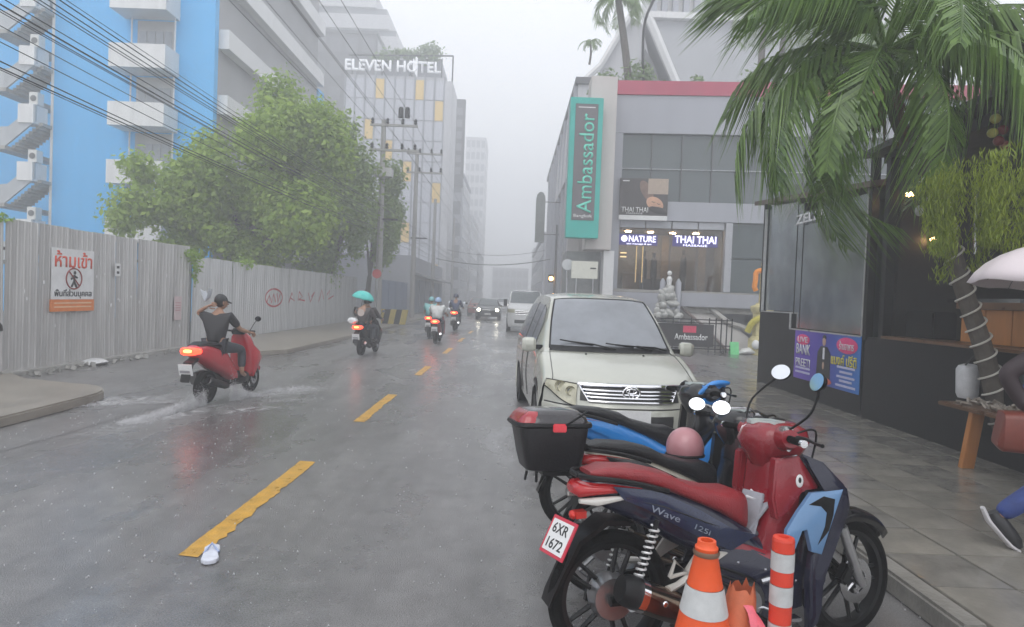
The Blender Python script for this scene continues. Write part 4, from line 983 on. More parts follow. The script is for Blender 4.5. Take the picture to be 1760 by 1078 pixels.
# open counter bay with posts, wooden front, black box
K('door_post', (kx + .0, 8.45, 1.24), (kx + .12, 8.55, 3.62), black_metal)
K('counter_top', (kx - .05, 5.0, 1.245), (kx + .5, 8.4, 1.28), mat('counter_wood', (.14, .07, .035), .3, var=.3, scale=6))
wood = mat('orange_wood', (.42, .17, .045), .35, var=.3, scale=5, streak=True, bump=.2)
for i in range(9): K('wood_plank', (kx + .30, 4.0 + i * .38, 1.29), (kx + .33, 4.0 + i * .38 + .365, 1.66), wood)
K('wood_cap', (kx + .26, 4.0, 1.665), (kx + .38, 7.45, 1.74), MATS['counter_wood'])
K('speaker_box', (kx + .2, 7.75, 1.285), (kx + .5, 8.3, 1.62), black_plastic, .02)
K('pale_shelf', (kx + .8, 7.2, 1.75), (kx + .9, 8.4, 1.80), steel); K('back_shelf', (7.0, 5.5, 1.4), (7.3, 8.3, 1.45), steel)
for i in range(7):
    y = 5.8 + i * .36
    MB().lathe([(.045, 0), (.045, .2), (.02, .26), (.02, .32), (0, .32)], (7.15, y, 1.46), 'z', 8).build('bottle', mat('bottle_brown', (.08, .04, .02), .15), kf, world=True)
MB().tube([(kx + .8, 7.95, 2.35), (kx + .8, 7.98, 3.2)], .02, 6).build('hanging_tube', steel, kf, world=True)
for (x, y, z) in ((5.13, 8.4, 3.14), (5.55, 8.5, 2.58), (6.3, 7.2, 3.0)):
    MB().ball((x, y, z), (.05, .05, .03), 12, 8).build('spot_lamp', mat('spot_lit', (1, .7, .4), .3, emit=(1, .6, .25), es=30), kf, world=True)
# poster on the black wall
po = thing('event_poster', 'blue and purple event poster with a man in a black suit on the black wall', 'poster', (kx - .01, 9.95, .42))
RN = (0, -1, 0)
def PO(n, y0, z0, y1, z1, m, d=.004, par=po): return MB().b2((-.012 - d, y0, z0), (-.008 - d + .002, y1, z1)).build(n, m, par, smooth=0)
pb = bpy.data.materials.new('poster_gradient'); pb.use_nodes = True; t = pb.node_tree; b_ = t.nodes['Principled BSDF']; b_.inputs['Roughness'].default_value = .3
tc = t.nodes.new('ShaderNodeTexCoord'); sp = t.nodes.new('ShaderNodeSeparateXYZ'); cr_ = t.nodes.new('ShaderNodeValToRGB'); t.links.new(tc.outputs['Generated'], sp.inputs[0]); t.links.new(sp.outputs['Y'], cr_.inputs[0]); t.links.new(cr_.outputs[0], b_.inputs['Base Color'])
cr_.color_ramp.elements[0].color = (.03, .18, .55, 1); cr_.color_ramp.elements[1].color = (.16, .08, .50, 1); e_ = cr_.color_ramp.elements.new(.5); e_.color = (.06, .05, .35, 1)
MB().b2((-.012, -1.04, 0), (-.004, 1.04, .82)).build('sheet', pb, po, smooth=0)
pink = mat('poster_pink', (.75, .06, .22), .4); pwh = mat('poster_white', (.75, .75, .8), .4); pyl = mat('poster_yellow', (.7, .6, .05), .4)
mb = MB().ball((-.02, .72, .66), (.004, .24, .09), 16, 8); mb.build('pink_patch', pink, po); mb = MB().ball((-.02, -.68, .66), (.004, .30, .12), 16, 8); mb.build('pink_patch', pink, po)
text('lettering', 'BANK', (-.018, .70, .50), RN, UZ, .5, .17, pwh, po, .004, bold=.01)
text('lettering', 'PREETI', (-.018, .70, .28), RN, UZ, .52, .13, pwh, po, .004, bold=.01)
text('lettering', 'แบงค์ ปรีติ', (-.018, -.60, .44), RN, UZ, .72, .17, pyl, po, .004, bold=.015)
text('lettering', 'LIVE', (-.026, .72, .66), RN, UZ, .36, .09, pwh, po, .003, bold=.01)
text('lettering', 'ร้านอาหาร', (-.026, -.68, .66), RN, UZ, .4, .13, pwh, po, .003, bold=.01)
for i, (y0, y1, z) in enumerate([(.44, .96, .17), (.44, .96, .10), (-.92, -.42, .32), (-.85, -.5, .25), (-.92, -.42, .18), (-.85, -.5, .12), (-.95, -.4, .05)]):
    PO('print_line', y0, z, y1, z + .032, mat('print_pale', (.55, .55, .75), .4), .006)
suit = MB().prism([(.22, .06), (-.22, .06), (-.20, .5), (-.1, .6), (.1, .6), (.20, .5)], -.018, -.013, 'yz'); suit.build('suited_figure', mat('poster_suit', (.02, .02, .025), .4), po)
mb = MB().ball((-.018, 0, .68), (.004, .055, .075), 12, 8).ball((-.019, 0, .3), (.003, .035, .06), 8, 6); mb.build('face_and_hands', mat('poster_skin', (.5, .33, .25), .5), po)
mb = MB().ball((-.017, 0, .735), (.004, .062, .045), 12, 8); mb.build('dark_hair', blk, po)
PO('shirt', -.03, .4, .03, .58, pwh, .008); mb = MB().ball((-.022, .0, .07), (.003, .3, .06), 14, 6); mb.build('red_patch', mat('poster_red', (.6, .12, .08), .4), po)
# bench at the wall
be = thing('wooden_bench', 'orange wooden bench with wet top standing against the black wall at the right', 'bench', (4.68, 5.6, .12))
MB().b2((-.28, -.55, .55), (.2, .95, .59)).build('seat', MATS['counter_wood'], be, bevel=.008)
for y in (-.45, .52): MB().add([(-.30, y, 0), (-.18, y, 0), (-.10, y, .55), (-.22, y, .55), (-.30, y + .06, 0), (-.18, y + .06, 0), (-.10, y + .06, .55), (-.22, y + .06, .55)], [(0, 1, 2, 3), (7, 6, 5, 4), (0, 4, 5, 1), (1, 5, 6, 2), (2, 6, 7, 3), (3, 7, 4, 0)]).build('leg', wood, be, bevel=.004)
rr = random.Random(3); mb = MB()
for _ in range(46): mb.box((rr.uniform(-.2, .12), rr.uniform(.1, .85), .6 + rr.uniform(0, .03)), (.03, .09, .02), (rr.random(), rr.random(), rr.uniform(0, 3)))
tag(mb.build('dried_flowers', mat('dried_flowers', (.30, .26, .22), .5, var=.5, scale=30), smooth=0), 'heap of pale dried flowers spread on the wooden bench', 'flowers').location = (4.68, 5.6, .12)
bk = thing('white_bucket', 'white plastic sack-like bucket beside the palm trunk on the bench', 'bucket', (4.85, 6.75, .72))
MB().lathe([(.0, 0), (.09, 0), (.11, .05), (.12, .3), (.10, .34), (.05, .36), (0, .35)], (0, 0, 0), 'z', 14).build('bucket_body', mat('bucket_white', (.62, .62, .64), .4, var=.15, scale=9), bk)
MB().tube([(-.08, -.05, .35), (0, -.06, .45), (.08, -.05, .35)], .008, 5).build('handle', blk, bk)
pot = thing('plant_pot', 'dark round pot with glossy plastic wrap right of the palm trunk', 'pot', (5.05, 6.0, .72))
MB().lathe([(0, 0), (.14, 0), (.19, .15), (.2, .42), (.17, .46), (0, .44)], (0, 0, 0), 'z', 16).build('pot_body', mat('pot_grey', (.08, .10, .11), .2, var=.4, scale=6), pot)
# ------------------------------------------------------------------ the big windblown palm wrapped with rope light
path = smooth_curve([(5.05, 6.35, .1), (4.94, 6.4, .57), (4.73, 6.4, 1.26), (4.46, 6.4, 1.95), (4.14, 6.4, 2.86), (3.76, 6.4, 3.48), (3.58, 6.4, 4.15)], 5)
ex = [(2.9, .8), (3.7, 1.1), (1.8, 1.1), (4.6, 1.0), (3.3, .85), (.3, 1.0), (5.4, .9), (3.14, .1), (3.35, -.35), (2.85, -.15), (3.6, .35), (2.6, .3), (3.0, .75), (4.2, -.1), (4.6, .2), (5.1, -.05), (5.6, .2), (0.1, .45), (-.35, .25), (.5, .1), (1.2, .4), (3.3, -.75), (3.9, -.5), (4.9, -.5), (5.8, -.2), (2.9, -.6), (-.8, .0)]
big = palm('large windblown palm with drooping fronds leaning over the café front, rope light round its trunk', (5.05, 6.35, .1), (3.58, 6.4, 4.15), .085, 27, 2.15, .60, 70, .017, 41, leafP, (1.5, 2.5), path=path, hang=1.15, extra=ex)
rope = []
for i in range(480):
    q = .12 + .68 * i / 480; k = q * (len(path) - 1); a = int(k); p = path[a].lerp(path[a + 1], k - a); d = (path[a + 1] - path[a]).normalized()
    u = d.cross(Vector((0, 1, 0))).normalized(); w = d.cross(u); th = i * .235; rr_ = .085 * (1.15 - .35 * q) + .012
    rope.append(p + (u * math.cos(th) + w * math.sin(th)) * rr_)
tag(MB().tube(rope, .011, 5).build('rope_light', mat('rope_white', (.55, .53, .48), .4)), 'pale rope light wound round the leaning palm trunk', 'rope light')
fb = mat('palm_fibre', (.16, .08, .04), .7, var=.4, scale=20, bump=1, bs=50)
mb = MB(); 
for i in range(26):
    a = rnd.uniform(0, 6.28); mb.tube([(3.62 + .1 * math.cos(a), 6.4 + .1 * math.sin(a), 3.75), (3.68 + .16 * math.cos(a), 6.4 + .16 * math.sin(a), 3.5 - rnd.random() * .25)], [.03, .008], 4)
mb.build('fibre_sheath', fb, big, world=True)
gd = thing('glass_pendant', 'small pale glass bulb hanging on a thin cord under the palm crown', 'pendant', (3.95, 6.3, 2.55))
MB().tube([(0, 0, .1), (-.02, 0, .75)], .006, 4).build('cord', blk, gd); MB().ball((0, 0, .05), (.04, .04, .055), 10, 8).build('bulb', mat('bulb_pale', (.5, .52, .5), .15), gd)
fr_ = thing('hanging_fruit', 'cluster of yellow and red palm fruit at the upper right', 'fruit', (4.35, 5.9, 3.3))
for i, (x, z, m_) in enumerate([(0, .1, 'fy'), (.07, 0, 'fr'), (.04, -.1, 'fr'), (.1, -.14, 'fr'), (-.02, -.03, 'fy')]):
    MB().ball((x, 0, z), .045, 10, 8).build('fruit', mat('fruit_yellow', (.45, .42, .10), .4) if m_ == 'fy' else mat('fruit_red', (.20, .02, .02), .4), fr_)
MB().tube([(.03, 0, .5), (.02, 0, .1), (.08, 0, -.14)], .01, 4).build('stem', bark, fr_)
# yellow-green hanging plant
v = []; f = []; rs_ = np.random.default_rng(77)
hg = thing('hanging_plant', 'bright yellow-green plant hanging in strands from the canopy at the right edge', 'plant', (4.0, 5.1, 3.6))
for s_ in range(15):
    x0 = 3.32 + .066 * s_ + rs_.uniform(-.05, .05) - 0; y0 = 5.1 + rs_.uniform(-.3, .3); zt = 2.72 + rs_.uniform(-.15, .2); zl = 1.80 + abs(s_ - 7) * .02 + rs_.uniform(0, .4)
    n = 620; tt = rs_.random(n); rad = .10 * (1 - .6 * tt)
    p = np.stack([x0 + rs_.normal(size=n) * rad * .7, y0 + rs_.normal(size=n) * rad, zt + (zl - zt) * tt], 1)
    a = np.stack([rs_.normal(size=n) * .35, rs_.normal(size=n) * .35, -np.ones(n)], 1); a /= np.linalg.norm(a, axis=1)[:, None]
    b = np.cross(a, rs_.normal(size=(n, 3))); b /= np.linalg.norm(b, axis=1)[:, None]
    a *= .045 * (.3 + rs_.random((n, 1))); b *= .0042
    vv = np.stack([p - a, p + b, p + a, p - b], 1).reshape(-1, 3) - np.array([4.0, 5.1, 3.6])
    ff = np.arange(4 * n).reshape(-1, 4)
    o = bpy.data.objects.new('foliage_strand', np_mesh('foliage_strand', vv, ff, leafY)); col.objects.link(o); o.parent = hg; o['kind'] = 'stuff'
MB().tube([(.3, 0, -1.1), (.32, .1, -.9), (.5, .1, .3)], .012, 5).build('stem', bark, hg)
# ------------------------------------------------------------------ cars
def interp(arr, t):
    """catmull-rom through rows of arr at t in [0, len-1]"""
    n = len(arr) - 1; t = max(0, min(n - 1e-6, t)); i = int(t); u = t - i
    p0, p1, p2, p3 = arr[max(i - 1, 0)], arr[i], arr[i + 1], arr[min(i + 2, n)]
    return [.5 * (2 * b + (c - a) * u + (2 * a - 5 * b + 4 * c - d) * u * u + (3 * b - a - 3 * c + d) * u ** 3) for a, b, c, d in zip(p0, p1, p2, p3)]
class CarShape:
    def __init__(s, prof, hood, belt, hw): s.p = prof; s.hood = hood; s.belt = belt; s.hw = hw; s.n = len(prof) - 1
    def top(s, t, w, off=0):
        y, z, W, k, kz = interp(s.p, t)
        aw = abs(w); P = Vector((w * W, y + k * aw ** 3, z - kz * aw ** 4))
        if off:
            e = .02; a = s.top(min(t + e, s.n), w) - s.top(max(t - e, 0), w); b = s.top(t, min(w + e, 1)) - s.top(t, max(w - e, -1))
            nrm = b.cross(a).normalized()
            if nrm.z < 0 and t > s.hood: nrm = -nrm
            if t <= s.hood and nrm.y > 0: nrm = -nrm
            P = P + nrm * off
        return P
    def side(s, t, q, sg=1, off=0):
        E = s.top(t, 1); zb = s.belt(E.y)
        if E.z > zb + .05:
            if q < .4: u = q / .4; x = E.x + (s.hw - .02 - E.x) * (u ** .9); z = E.z + (zb - E.z) * u
            else: u = (q - .4) / .6; x = s.hw - .02 + .03 * math.sin(math.pi * min(1, u * 1.15)); z = zb + (.24 - zb) * u
        else:
            if q < .4: u = q / .4; x = E.x + (s.hw - .02 - E.x) * math.sin(u * math.pi / 2); z = E.z - .13 * u * u
            else: u = (q - .4) / .6; x = s.hw - .02 + .03 * math.sin(math.pi * min(1, u * 1.15)); z = E.z - .13 + (.24 - E.z + .13) * u
        return Vector(((x + off) * sg, E.y, z))
def make_car(name, label, cat, mtx, S, body, ws, roof_t, sidewin, glass, group=None):
    t_ = thing(name, label, cat, mtx=mtx, group=group); n = S.n
    mb = MB().grid(lambda u, v: S.top(u * n, v * 2 - 1), n * 5, 20)
    for sg in (1, -1): mb.grid(lambda u, v: S.side(S.hood + u * (n - S.hood), v, sg), (n - S.hood) * 5, 16)
    bo = mb.build('body', body, t_, smooth=38)
    MB().grid(lambda u, v: S.top(ws[0] + u * (ws[1] - ws[0]), (v * 2 - 1) * .92, .007), 12, 16).build('windscreen', glass, t_, smooth=60)
    for sg in (1, -1):
        for a, b in sidewin:
            MB().grid(lambda u, v: S.side(a + u * (b - a), .07 + v * .31, sg, .008), 8, 6).build('side_window', glass, t_, smooth=60)
    return t_
def wheel_pair(t_, ys, x, r, w=.2, rimm=None):
    for y in ys:
        for sg in (1, -1):
            mb = MB().lathe([(r * .62, -w / 2), (r * .93, -w / 2), (r, -w * .35), (r, w * .35), (r * .93, w / 2), (r * .62, w / 2)], (0, 0, 0), 'x', 28); mb.v = [p + Vector((sg * (x - w / 2), y, r)) for p in mb.v]
            o = mb.build('wheel', rubber, t_)
            mb = MB()
            for k in range(6):
                a = k * math.pi / 3; mb.box((sg * (x - .03), y + r * .33 * math.cos(a), r + r * .33 * math.sin(a)), (.03, r * .6, r * .16), (a, 0, 0))
            mb.lathe([(r * .58, -.02), (r * .66, .0), (r * .64, .03)], (sg * (x - .04), y, r), 'x', 28); mb.ball((sg * (x - .02), y, r), (.02, .05, .05), 10, 6)
            mb.build('rim', rimm or alu, o)
            MB().lathe([(0, 0), (r * 1.14, 0), (r * 1.14, .012), (0, .012)], (sg * (x - .014) - (.012 if sg < 0 else 0), y, r + .02), 'x', 28).build('wheel_arch', black_plastic, t_)
# --- pearl MPV
pearl = mat('pearl_paint', (.50, .505, .445), .18, .15, var=.06, scale=2, coat=.6, beads=70)
wglass = mat('windscreen_glass', (.26, .275, .30), .06, .35, var=.22, scale=1.6, spec=.8)
mpv_prof = [  # y, z, halfwidth, kback, kdrop
    (.30, .18, .74, .30, 0), (.06, .22, .80, .42, 0), (.00, .38, .84, .50, 0), (.02, .50, .85, .50, 0), (.045, .54, .84, .48, .0), (.10, .64, .83, .44, -.02), (.17, .735, .81, .36, .01),
    (.30, .805, .80, .26, .02), (.62, .915, .79, .16, .03), (.95, 1.0, .775, .12, .02), (1.06, 1.03, .755, .20, .0), (1.45, 1.32, .70, .18, .01), (1.80, 1.55, .635, .14, .02),
    (1.95, 1.615, .615, .10, .035), (2.3, 1.67, .605, .0, .05), (3.0, 1.695, .605, 0, .05), (3.8, 1.68, .60, 0, .05), (4.3, 1.63, .60, -.05, .05), (4.45, 1.45, .66, -.08, 0), (4.56, 1.0, .82, -.2, 0), (4.60, .6, .84, -.25, 0), (4.52, .24, .8, -.2, 0)]
S = CarShape(mpv_prof, 6, lambda y: .93 + .015 * y, .875)
MM = Matrix.Translation((1.225, 6.25, 0)) @ Matrix.Rotation(R(3.2), 4, 'Z')
mpv = make_car('minivan', 'pearl-white people carrier parked facing the camera behind the motorbikes', 'minivan', MM, S, pearl, (10.05, 12.9), 13, [(11.3, 13.9), (14.0, 15.0), (15.1, 16.5)], wglass)
wheel_pair(mpv, (.98, 3.72), .885, .325)
def patch(name, m, a, b, w0, w1, off, par, nu=8, nv=10, S=S, sm=60):
    """a,b: functions of w giving t bounds"""
    fa = a if callable(a) else (lambda w: a); fb = b if callable(b) else (lambda w: b)
    def F(u, v):
        w = w0 + v * (w1 - w0); return S.top(fa(w) + u * (fb(w) - fa(w)), w, off)
    return MB().grid(F, nu, nv).build(name, m, par, smooth=sm)
gr = patch('grille', mat('grille_black', (.015, .015, .016), .4), 4.55, 6.0, -.60, .60, .006, mpv)
def hbar(t_val, w0, w1, r, par, nm='grille_bar', m=chrome, off=.015, S=S, n=16, f=lambda w: 0, flat=1):
    MB().tube([S.top(t_val + f(w0 + (w1 - w0) * i / n), w0 + (w1 - w0) * i / n, off) for i in range(n + 1)], r, 7, flat=flat).build(nm, m, par)
for tv, hw_, r_ in ((4.55, .50, .014), (4.9, .535, .010), (5.22, .56, .010), (5.55, .585, .010), (6.03, .63, .024)): hbar(tv, -hw_, hw_, r_, gr)
for sg in (1, -1): MB().tube([S.top(4.55 + 1.45 * i / 6, sg * (.50 + .12 * i / 6), .014) for i in range(7)], .012, 6).build('grille_bar', chrome, gr)
em = S.top(5.35, 0, .03)
def ell(c, a, b, r, n=28): return [(c[0] + a * math.cos(q), c[1], c[2] + b * math.sin(q)) for q in np.linspace(0, 2 * math.pi, n)]
mb = MB().ball(tuple(em + Vector((0, .012, 0))), (.080, .006, .056), 20, 8); mb.build('emblem_plate', MATS['grille_black'], gr)
mb = MB().tube(ell(em, .085, .060, 0), .010, 6).tube(ell((em.x, em.y, em.z + .017), .052, .022, 0), .007, 6).tube(ell((em.x, em.y, em.z - .002), .024, .052, 0), .007, 6)
mb.build('emblem', chrome, gr)
hlm = mat('headlamp_glass', (.50, .48, .36), .09, .15, var=.35, scale=9, coat=1)
for sg in (1, -1):
    lo = lambda w: 3.9 + 1.5 * max(0, (abs(w) - .64) / .36) ** 1.4
    hi = lambda w: 6.02 + .55 * max(0, (abs(w) - .6) / .4)
    h_ = patch('headlight', hlm, lo, hi, sg * .64, sg * .995, .010, mpv, 8, 12)
    for w_, tt, r_ in ((.72, 5.35, .05), (.84, 5.75, .058)):
        c = S.top(tt, sg * w_, .002); MB().lathe([(r_, -.03), (r_ * .85, -.012), (r_ * .5, 0.006), (0, .01)], tuple(c + Vector((0, -.012, 0))), 'y', 18).build('lamp_bowl', mat('lamp_bowl', (.62, .6, .5), .12, .8), h_)
        
    MB().tube([S.top(hi(sg * w), sg * w, .012) for w in np.linspace(.62, 1, 9)], .005, 5).build('panel_gap', black_plastic, h_)
    MB().tube([S.top(lo(sg * w), sg * w, .012) for w in np.linspace(.64, 1, 9)], .006, 5).build('panel_gap', black_plastic, h_)
    # fog lamp recess
    patch('fog_lamp', black_plastic, 1.9, 2.6, sg * .62, sg * .86, .006, mpv, 4, 5)
patch('lower_intake', MATS['grille_black'], 1.6, 2.7, -.5, .5, .006, mpv)
hbar(3.9, -.98, .98, .006, mpv, 'panel_gap', black_plastic, .004)
MB().tube([S.top(6.12, w, .004) for w in np.linspace(-.64, .64, 14)], .004, 5).build('bonnet_gap', black_plastic, mpv)
for sg in (1, -1): MB().tube([S.top(tt, sg * .93, .002) for tt in np.linspace(6.3, 9.9, 14)], .004, 5).build('bonnet_gap', MATS['grille_black'], mpv)
patch('cowl', black_plastic, 9.75, 10.15, -.93, .93, .009, mpv, 3, 12)
for sg in (1, -1):   # windscreen pillars & rubber edge
    MB().tube([S.top(tt, sg * .93, .008) for tt in np.linspace(10.0, 12.95, 12)], .011, 6).build('windscreen_seal', black_plastic, mpv)
MB().tube([S.top(12.95, w, .006) for w in np.linspace(-.93, .93, 12)], .010, 6).build('windscreen_seal', black_plastic, mpv)
# wipers
for (w0, w1, t0, t1) in ((.05, -.62, 10.0, 10.28), (.62, .05, 10.0, 10.22), (.86, .48, 9.98, 10.16)):
    a = S.top(t0, w0, .02); b = S.top(t1, w1, .025); MB().tube([a, (a + b) / 2 + Vector((0, -.01, .015)), b], .010, 6).tube([(a + b) / 2, b, b + (b - a) * .25], .008, 5).build('wiper', black_plastic, mpv)
for sg in (1, -1):
    m_ = MB().hull([(sg * .86, .99, 1.12, .04, 0), (sg * .89, .975, 1.14, .07, 0), (sg * .98, .97, 1.14, .07, .0), (sg * 1.02, .99, 1.12, .04, .0)], 'x', 14, 3)
    m_.v = [p + Vector((0, 1.32, 0)) for p in m_.v]; mo = m_.build('wing_mirror', pearl, mpv)
    MB().prism([(sg * .87, .99), (sg * 1.0, .99), (sg * 1.0, 1.12), (sg * .88, 1.12)], 1.395, 1.407, 'xz').build('mirror_glass', mirror, mo)
    MB().box((sg * .83, 1.33, 1.03), (.1, .06, .05)).build('mirror_foot', black_plastic, mo)
    for tt in (13.95, 15.05): MB().tube([S.side(tt, q, sg, .004) for q in np.linspace(.06, .93, 12)], .005, 5).build('door_gap', MATS['grille_black'], mpv)
    for yy in (2.25, 3.25): MB().box((sg * .895, yy, .92), (.025, .16, .03)).build('door_handle', chrome, mpv, bevel=.008)
MB().box((0, -.03, .46), (.34, .012, .15)).build('number_plate', plate_w, mpv)
MB().ball(tuple(S.top(8.9, .42, .004)), (.014, .02, .008), 8, 5).ball(tuple(S.top(8.9, -.42, .004)), (.014, .02, .008), 8, 5).build('washer_jet', black_plastic, mpv)
# --- white van
vp = [(.2, .22, .72, .25, 0), (.02, .26, .78, .3, 0), (0, .5, .82, .32, 0), (.02, .75, .83, .3, 0), (.06, .98, .83, .26, 0), (.16, 1.12, .82, .2, 0), (.5, 1.27, .80, .18, .02), (.6, 1.32, .78, .16, 0), (1.0, 1.75, .73, .12, .0), (1.15, 1.86, .70, .1, .02), (1.6, 1.93, .69, 0, .06), (3, 1.96, .69, 0, .06), (4.3, 1.94, .69, 0, .06), (4.6, 1.85, .7, 0, .02), (4.7, 1.2, .82, 0, 0), (4.7, .3, .82, 0, 0)]
SV = CarShape(vp, 5, lambda y: 1.2, .86)
white_car = mat('white_car_paint', (.66, .67, .68), .2, var=.04, coat=.4)
van = make_car('van', 'white passenger van coming up the road behind the people carrier', 'van', Matrix.Translation((.62, 29.2, 0)), SV, white_car, (7.05, 9.2), 9, [(9.0, 10.3), (10.4, 11.6), (11.7, 12.8)], mat('van_glass', (.16, .18, .19), .1, var=.15))
wheel_pair(van, (.8, 3.6), .865, .33)
patch('grille', MATS['grille_black'], 3.3, 3.95, -.55, .55, .008, van, S=SV); patch('lower_intake', MATS['grille_black'], 1.7, 2.3, -.6, .6, .008, van, S=SV)
for tv in (3.3, 3.62, 3.95): hbar(tv, -.56, .56, .016, van, S=SV, off=.02)
for sg in (1, -1):
    patch('headlight', hlm, 3.6, 4.5, sg * .6, sg * .99, .01, van, S=SV)
    MB().hull([(sg * .86, 1.2, 1.5, .05), (sg * 1.02, 1.2, 1.5, .06)], 'x', 10, 3).build('wing_mirror', black_plastic, van)
MB().tube([SV.top(9.2, w, .006) for w in np.linspace(-.92, .92, 8)], .014, 5).build('windscreen_seal', black_plastic, van)
# --- dark car and others with headlights on
cp = [(.25, .22, .70, .25, 0), (.03, .26, .76, .35, 0), (0, .45, .80, .4, 0), (.03, .62, .80, .38, 0), (.10, .74, .79, .3, .0), (.4, .86, .76, .2, .02), (1.0, .95, .74, .14, .02), (1.15, .98, .72, .2, 0), (1.7, 1.34, .6, .12, .01), (1.95, 1.42, .56, .05, .03), (2.9, 1.45, .56, 0, .04), (3.7, 1.30, .58, -.05, .02), (4.2, .98, .72, -.1, 0), (4.4, .6, .78, -.2, 0), (4.3, .24, .74, -.15, 0)]
SC = CarShape(cp, 4, lambda y: .93, .83)
black_car = mat('black_car_paint', (.03, .032, .036), .2, var=.05, coat=.5); red_car = mat('maroon_car_paint', (.28, .06, .05), .25, var=.05, coat=.4)
def far_car(label, x, y, paint, lit=True, sc_=1.0):
    c_ = make_car('car', label, 'car', Matrix.Translation((x, y, 0)) @ Matrix.Scale(sc_, 4), SC, paint, (7.1, 9.0), 9, [(8.6, 9.8), (9.9, 10.9)], mat('van_glass', (.16, .18, .19), .1))
    wheel_pair(c_, (.8, 3.5), .835, .31)
    patch('grille', MATS['grille_black'], 2.6, 3.4, -.5, .5, .008, c_, S=SC)
    hbar(3.5, -.75, .75, .014, c_, S=SC, off=.015)
    for sg in (1, -1):
        if lit:
            p = SC.top(3.5, sg * .74, .02); MB().ball(tuple(p), (.13, .05, .10), 12, 8).build('headlight', lamp_on, c_)
        else: patch('headlight', hlm, 3.1, 3.9, sg * .6, sg * .98, .01, c_, S=SC)
        MB().hull([(sg * .8, .92, 1.05, .05), (sg * .95, .92, 1.05, .05)], 'x', 8, 3).build('wing_mirror', black_plastic, c_)
    MB().box((0, -.02, .42), (.4, .02, .12)).build('number_plate', plate_w, c_)
    return c_
far_car('black car with glowing headlights coming down the middle of the misty road', -1.62, 42.5, black_car)
far_car('maroon car partly behind the black one on its left side', -2.7, 50, red_car, False)
far_car('farthest pale car with bright headlights, near the white van', -1.0, 68, white_car)

# ------------------------------------------------------------------ motorcycles
def wheel(root, c, R_, w, spokes, rimc, steer=0, disc=True, name='wheel'):
    M_ = Matrix.Translation(c) @ Matrix.Rotation(steer, 4, 'Z')
    mb = MB(); pr = [(R_ - .062, -w * .36), (R_ - .035, -w * .5), (R_ - .012, -w * .36), (R_, 0), (R_ - .012, w * .36), (R_ - .035, w * .5), (R_ - .062, w * .36)]
    mb.lathe(pr + [pr[0]], (0, 0, 0), 'y', 44); 
    ty = mb.build('tyre', rubber, root); ty.matrix_local = M_
    mb = MB(); mb.lathe([(R_ - .075, -w * .36), (R_ - .055, -w * .40), (R_ - .055, w * .40), (R_ - .075, w * .36), (R_ - .082, 0), (R_ - .075, -w * .36)], (0, 0, 0), 'y', 44)
    rr_ = R_ - .078
    for k in range(spokes):
        a = 2 * math.pi * k / spokes
        for da in (-.16, .16):
            mb.tube([(.045 * math.cos(a + da * 2.5), 0, .045 * math.sin(a + da * 2.5)), (rr_ * math.cos(a + da), 0, rr_ * math.sin(a + da))], [.013, .010], 6)
    mb.lathe([(0, -.05), (.045, -.05), (.05, 0), (.045, .05), (0, .05)], (0, 0, 0), 'y', 16)
    rm = mb.build('rim', rimc, root); rm.matrix_local = M_
    if disc:
        d = MB().lathe([(.062, -.004), (.105, -.004), (.105, .004), (.062, .004), (.062, -.004)], (0, -.062, 0), 'y', 36)
        for k in range(5):
            a = k * 1.2566; d.tube([(.02 * math.cos(a), -.062, .02 * math.sin(a)), (.07 * math.cos(a), -.062, .07 * math.sin(a))], .006, 4)
        o = d.build('brake_disc', steel, root); o.matrix_local = M_
def mirror_part(root, base, mid, head, nrm, r=(.050, .042), m=black_plastic, glass_m=mirror):
    n = Vector(nrm).normalized(); MB().tube(smooth_curve([base, mid, Vector(head) - n * .022], 5), .006, 6).build('mirror_stem', m, root); a = n.cross(Vector((0, 0, 1))).normalized(); b = a.cross(n)
    h = Vector(head); mb = MB(); rings = [(0, 1.0, .0), (-.010, 1.04, 0), (-.025, .8, 0), (-.032, .3, 0)]
    vs = []; N = 20
    for off, s_, _ in rings:
        for j in range(N):
            t = 2 * math.pi * j / N; vs.append(h + n * off + a * math.cos(t) * r[0] * s_ + b * math.sin(t) * r[1] * s_)
    fs = [(i * N + j, i * N + (j + 1) % N, (i + 1) * N + (j + 1) % N, (i + 1) * N + j) for i in range(3) for j in range(N)] + [tuple(range(3 * N, 4 * N))]
    mb.add(vs, fs); o = mb.build('mirror_shell', m, root)
    g = MB(); g.add([h + n * .001 + a * math.cos(2 * math.pi * j / N) * r[0] * .97 + b * math.sin(2 * math.pi * j / N) * r[1] * .97 for j in range(N)], [tuple(range(N))])
    g.build('mirror_glass', glass_m, o, fix=False, smooth=0)
def spring(root, a, b, r, turns, wr, m):
    a = Vector(a); b = Vector(b); d = (b - a); u = d.cross(Vector((0, 1, 0))).normalized(); v = d.normalized().cross(u); n = turns * 12
    MB().tube([a + d * (i / n) + (u * math.cos(i * math.pi / 6) + v * math.sin(i * math.pi / 6)) * r for i in range(n + 1)], wr, 5).build('shock_spring', m, root)
    MB().tube([a - d * .12, b + d * .1], .011, 8).build('shock_damper', black_metal, root)

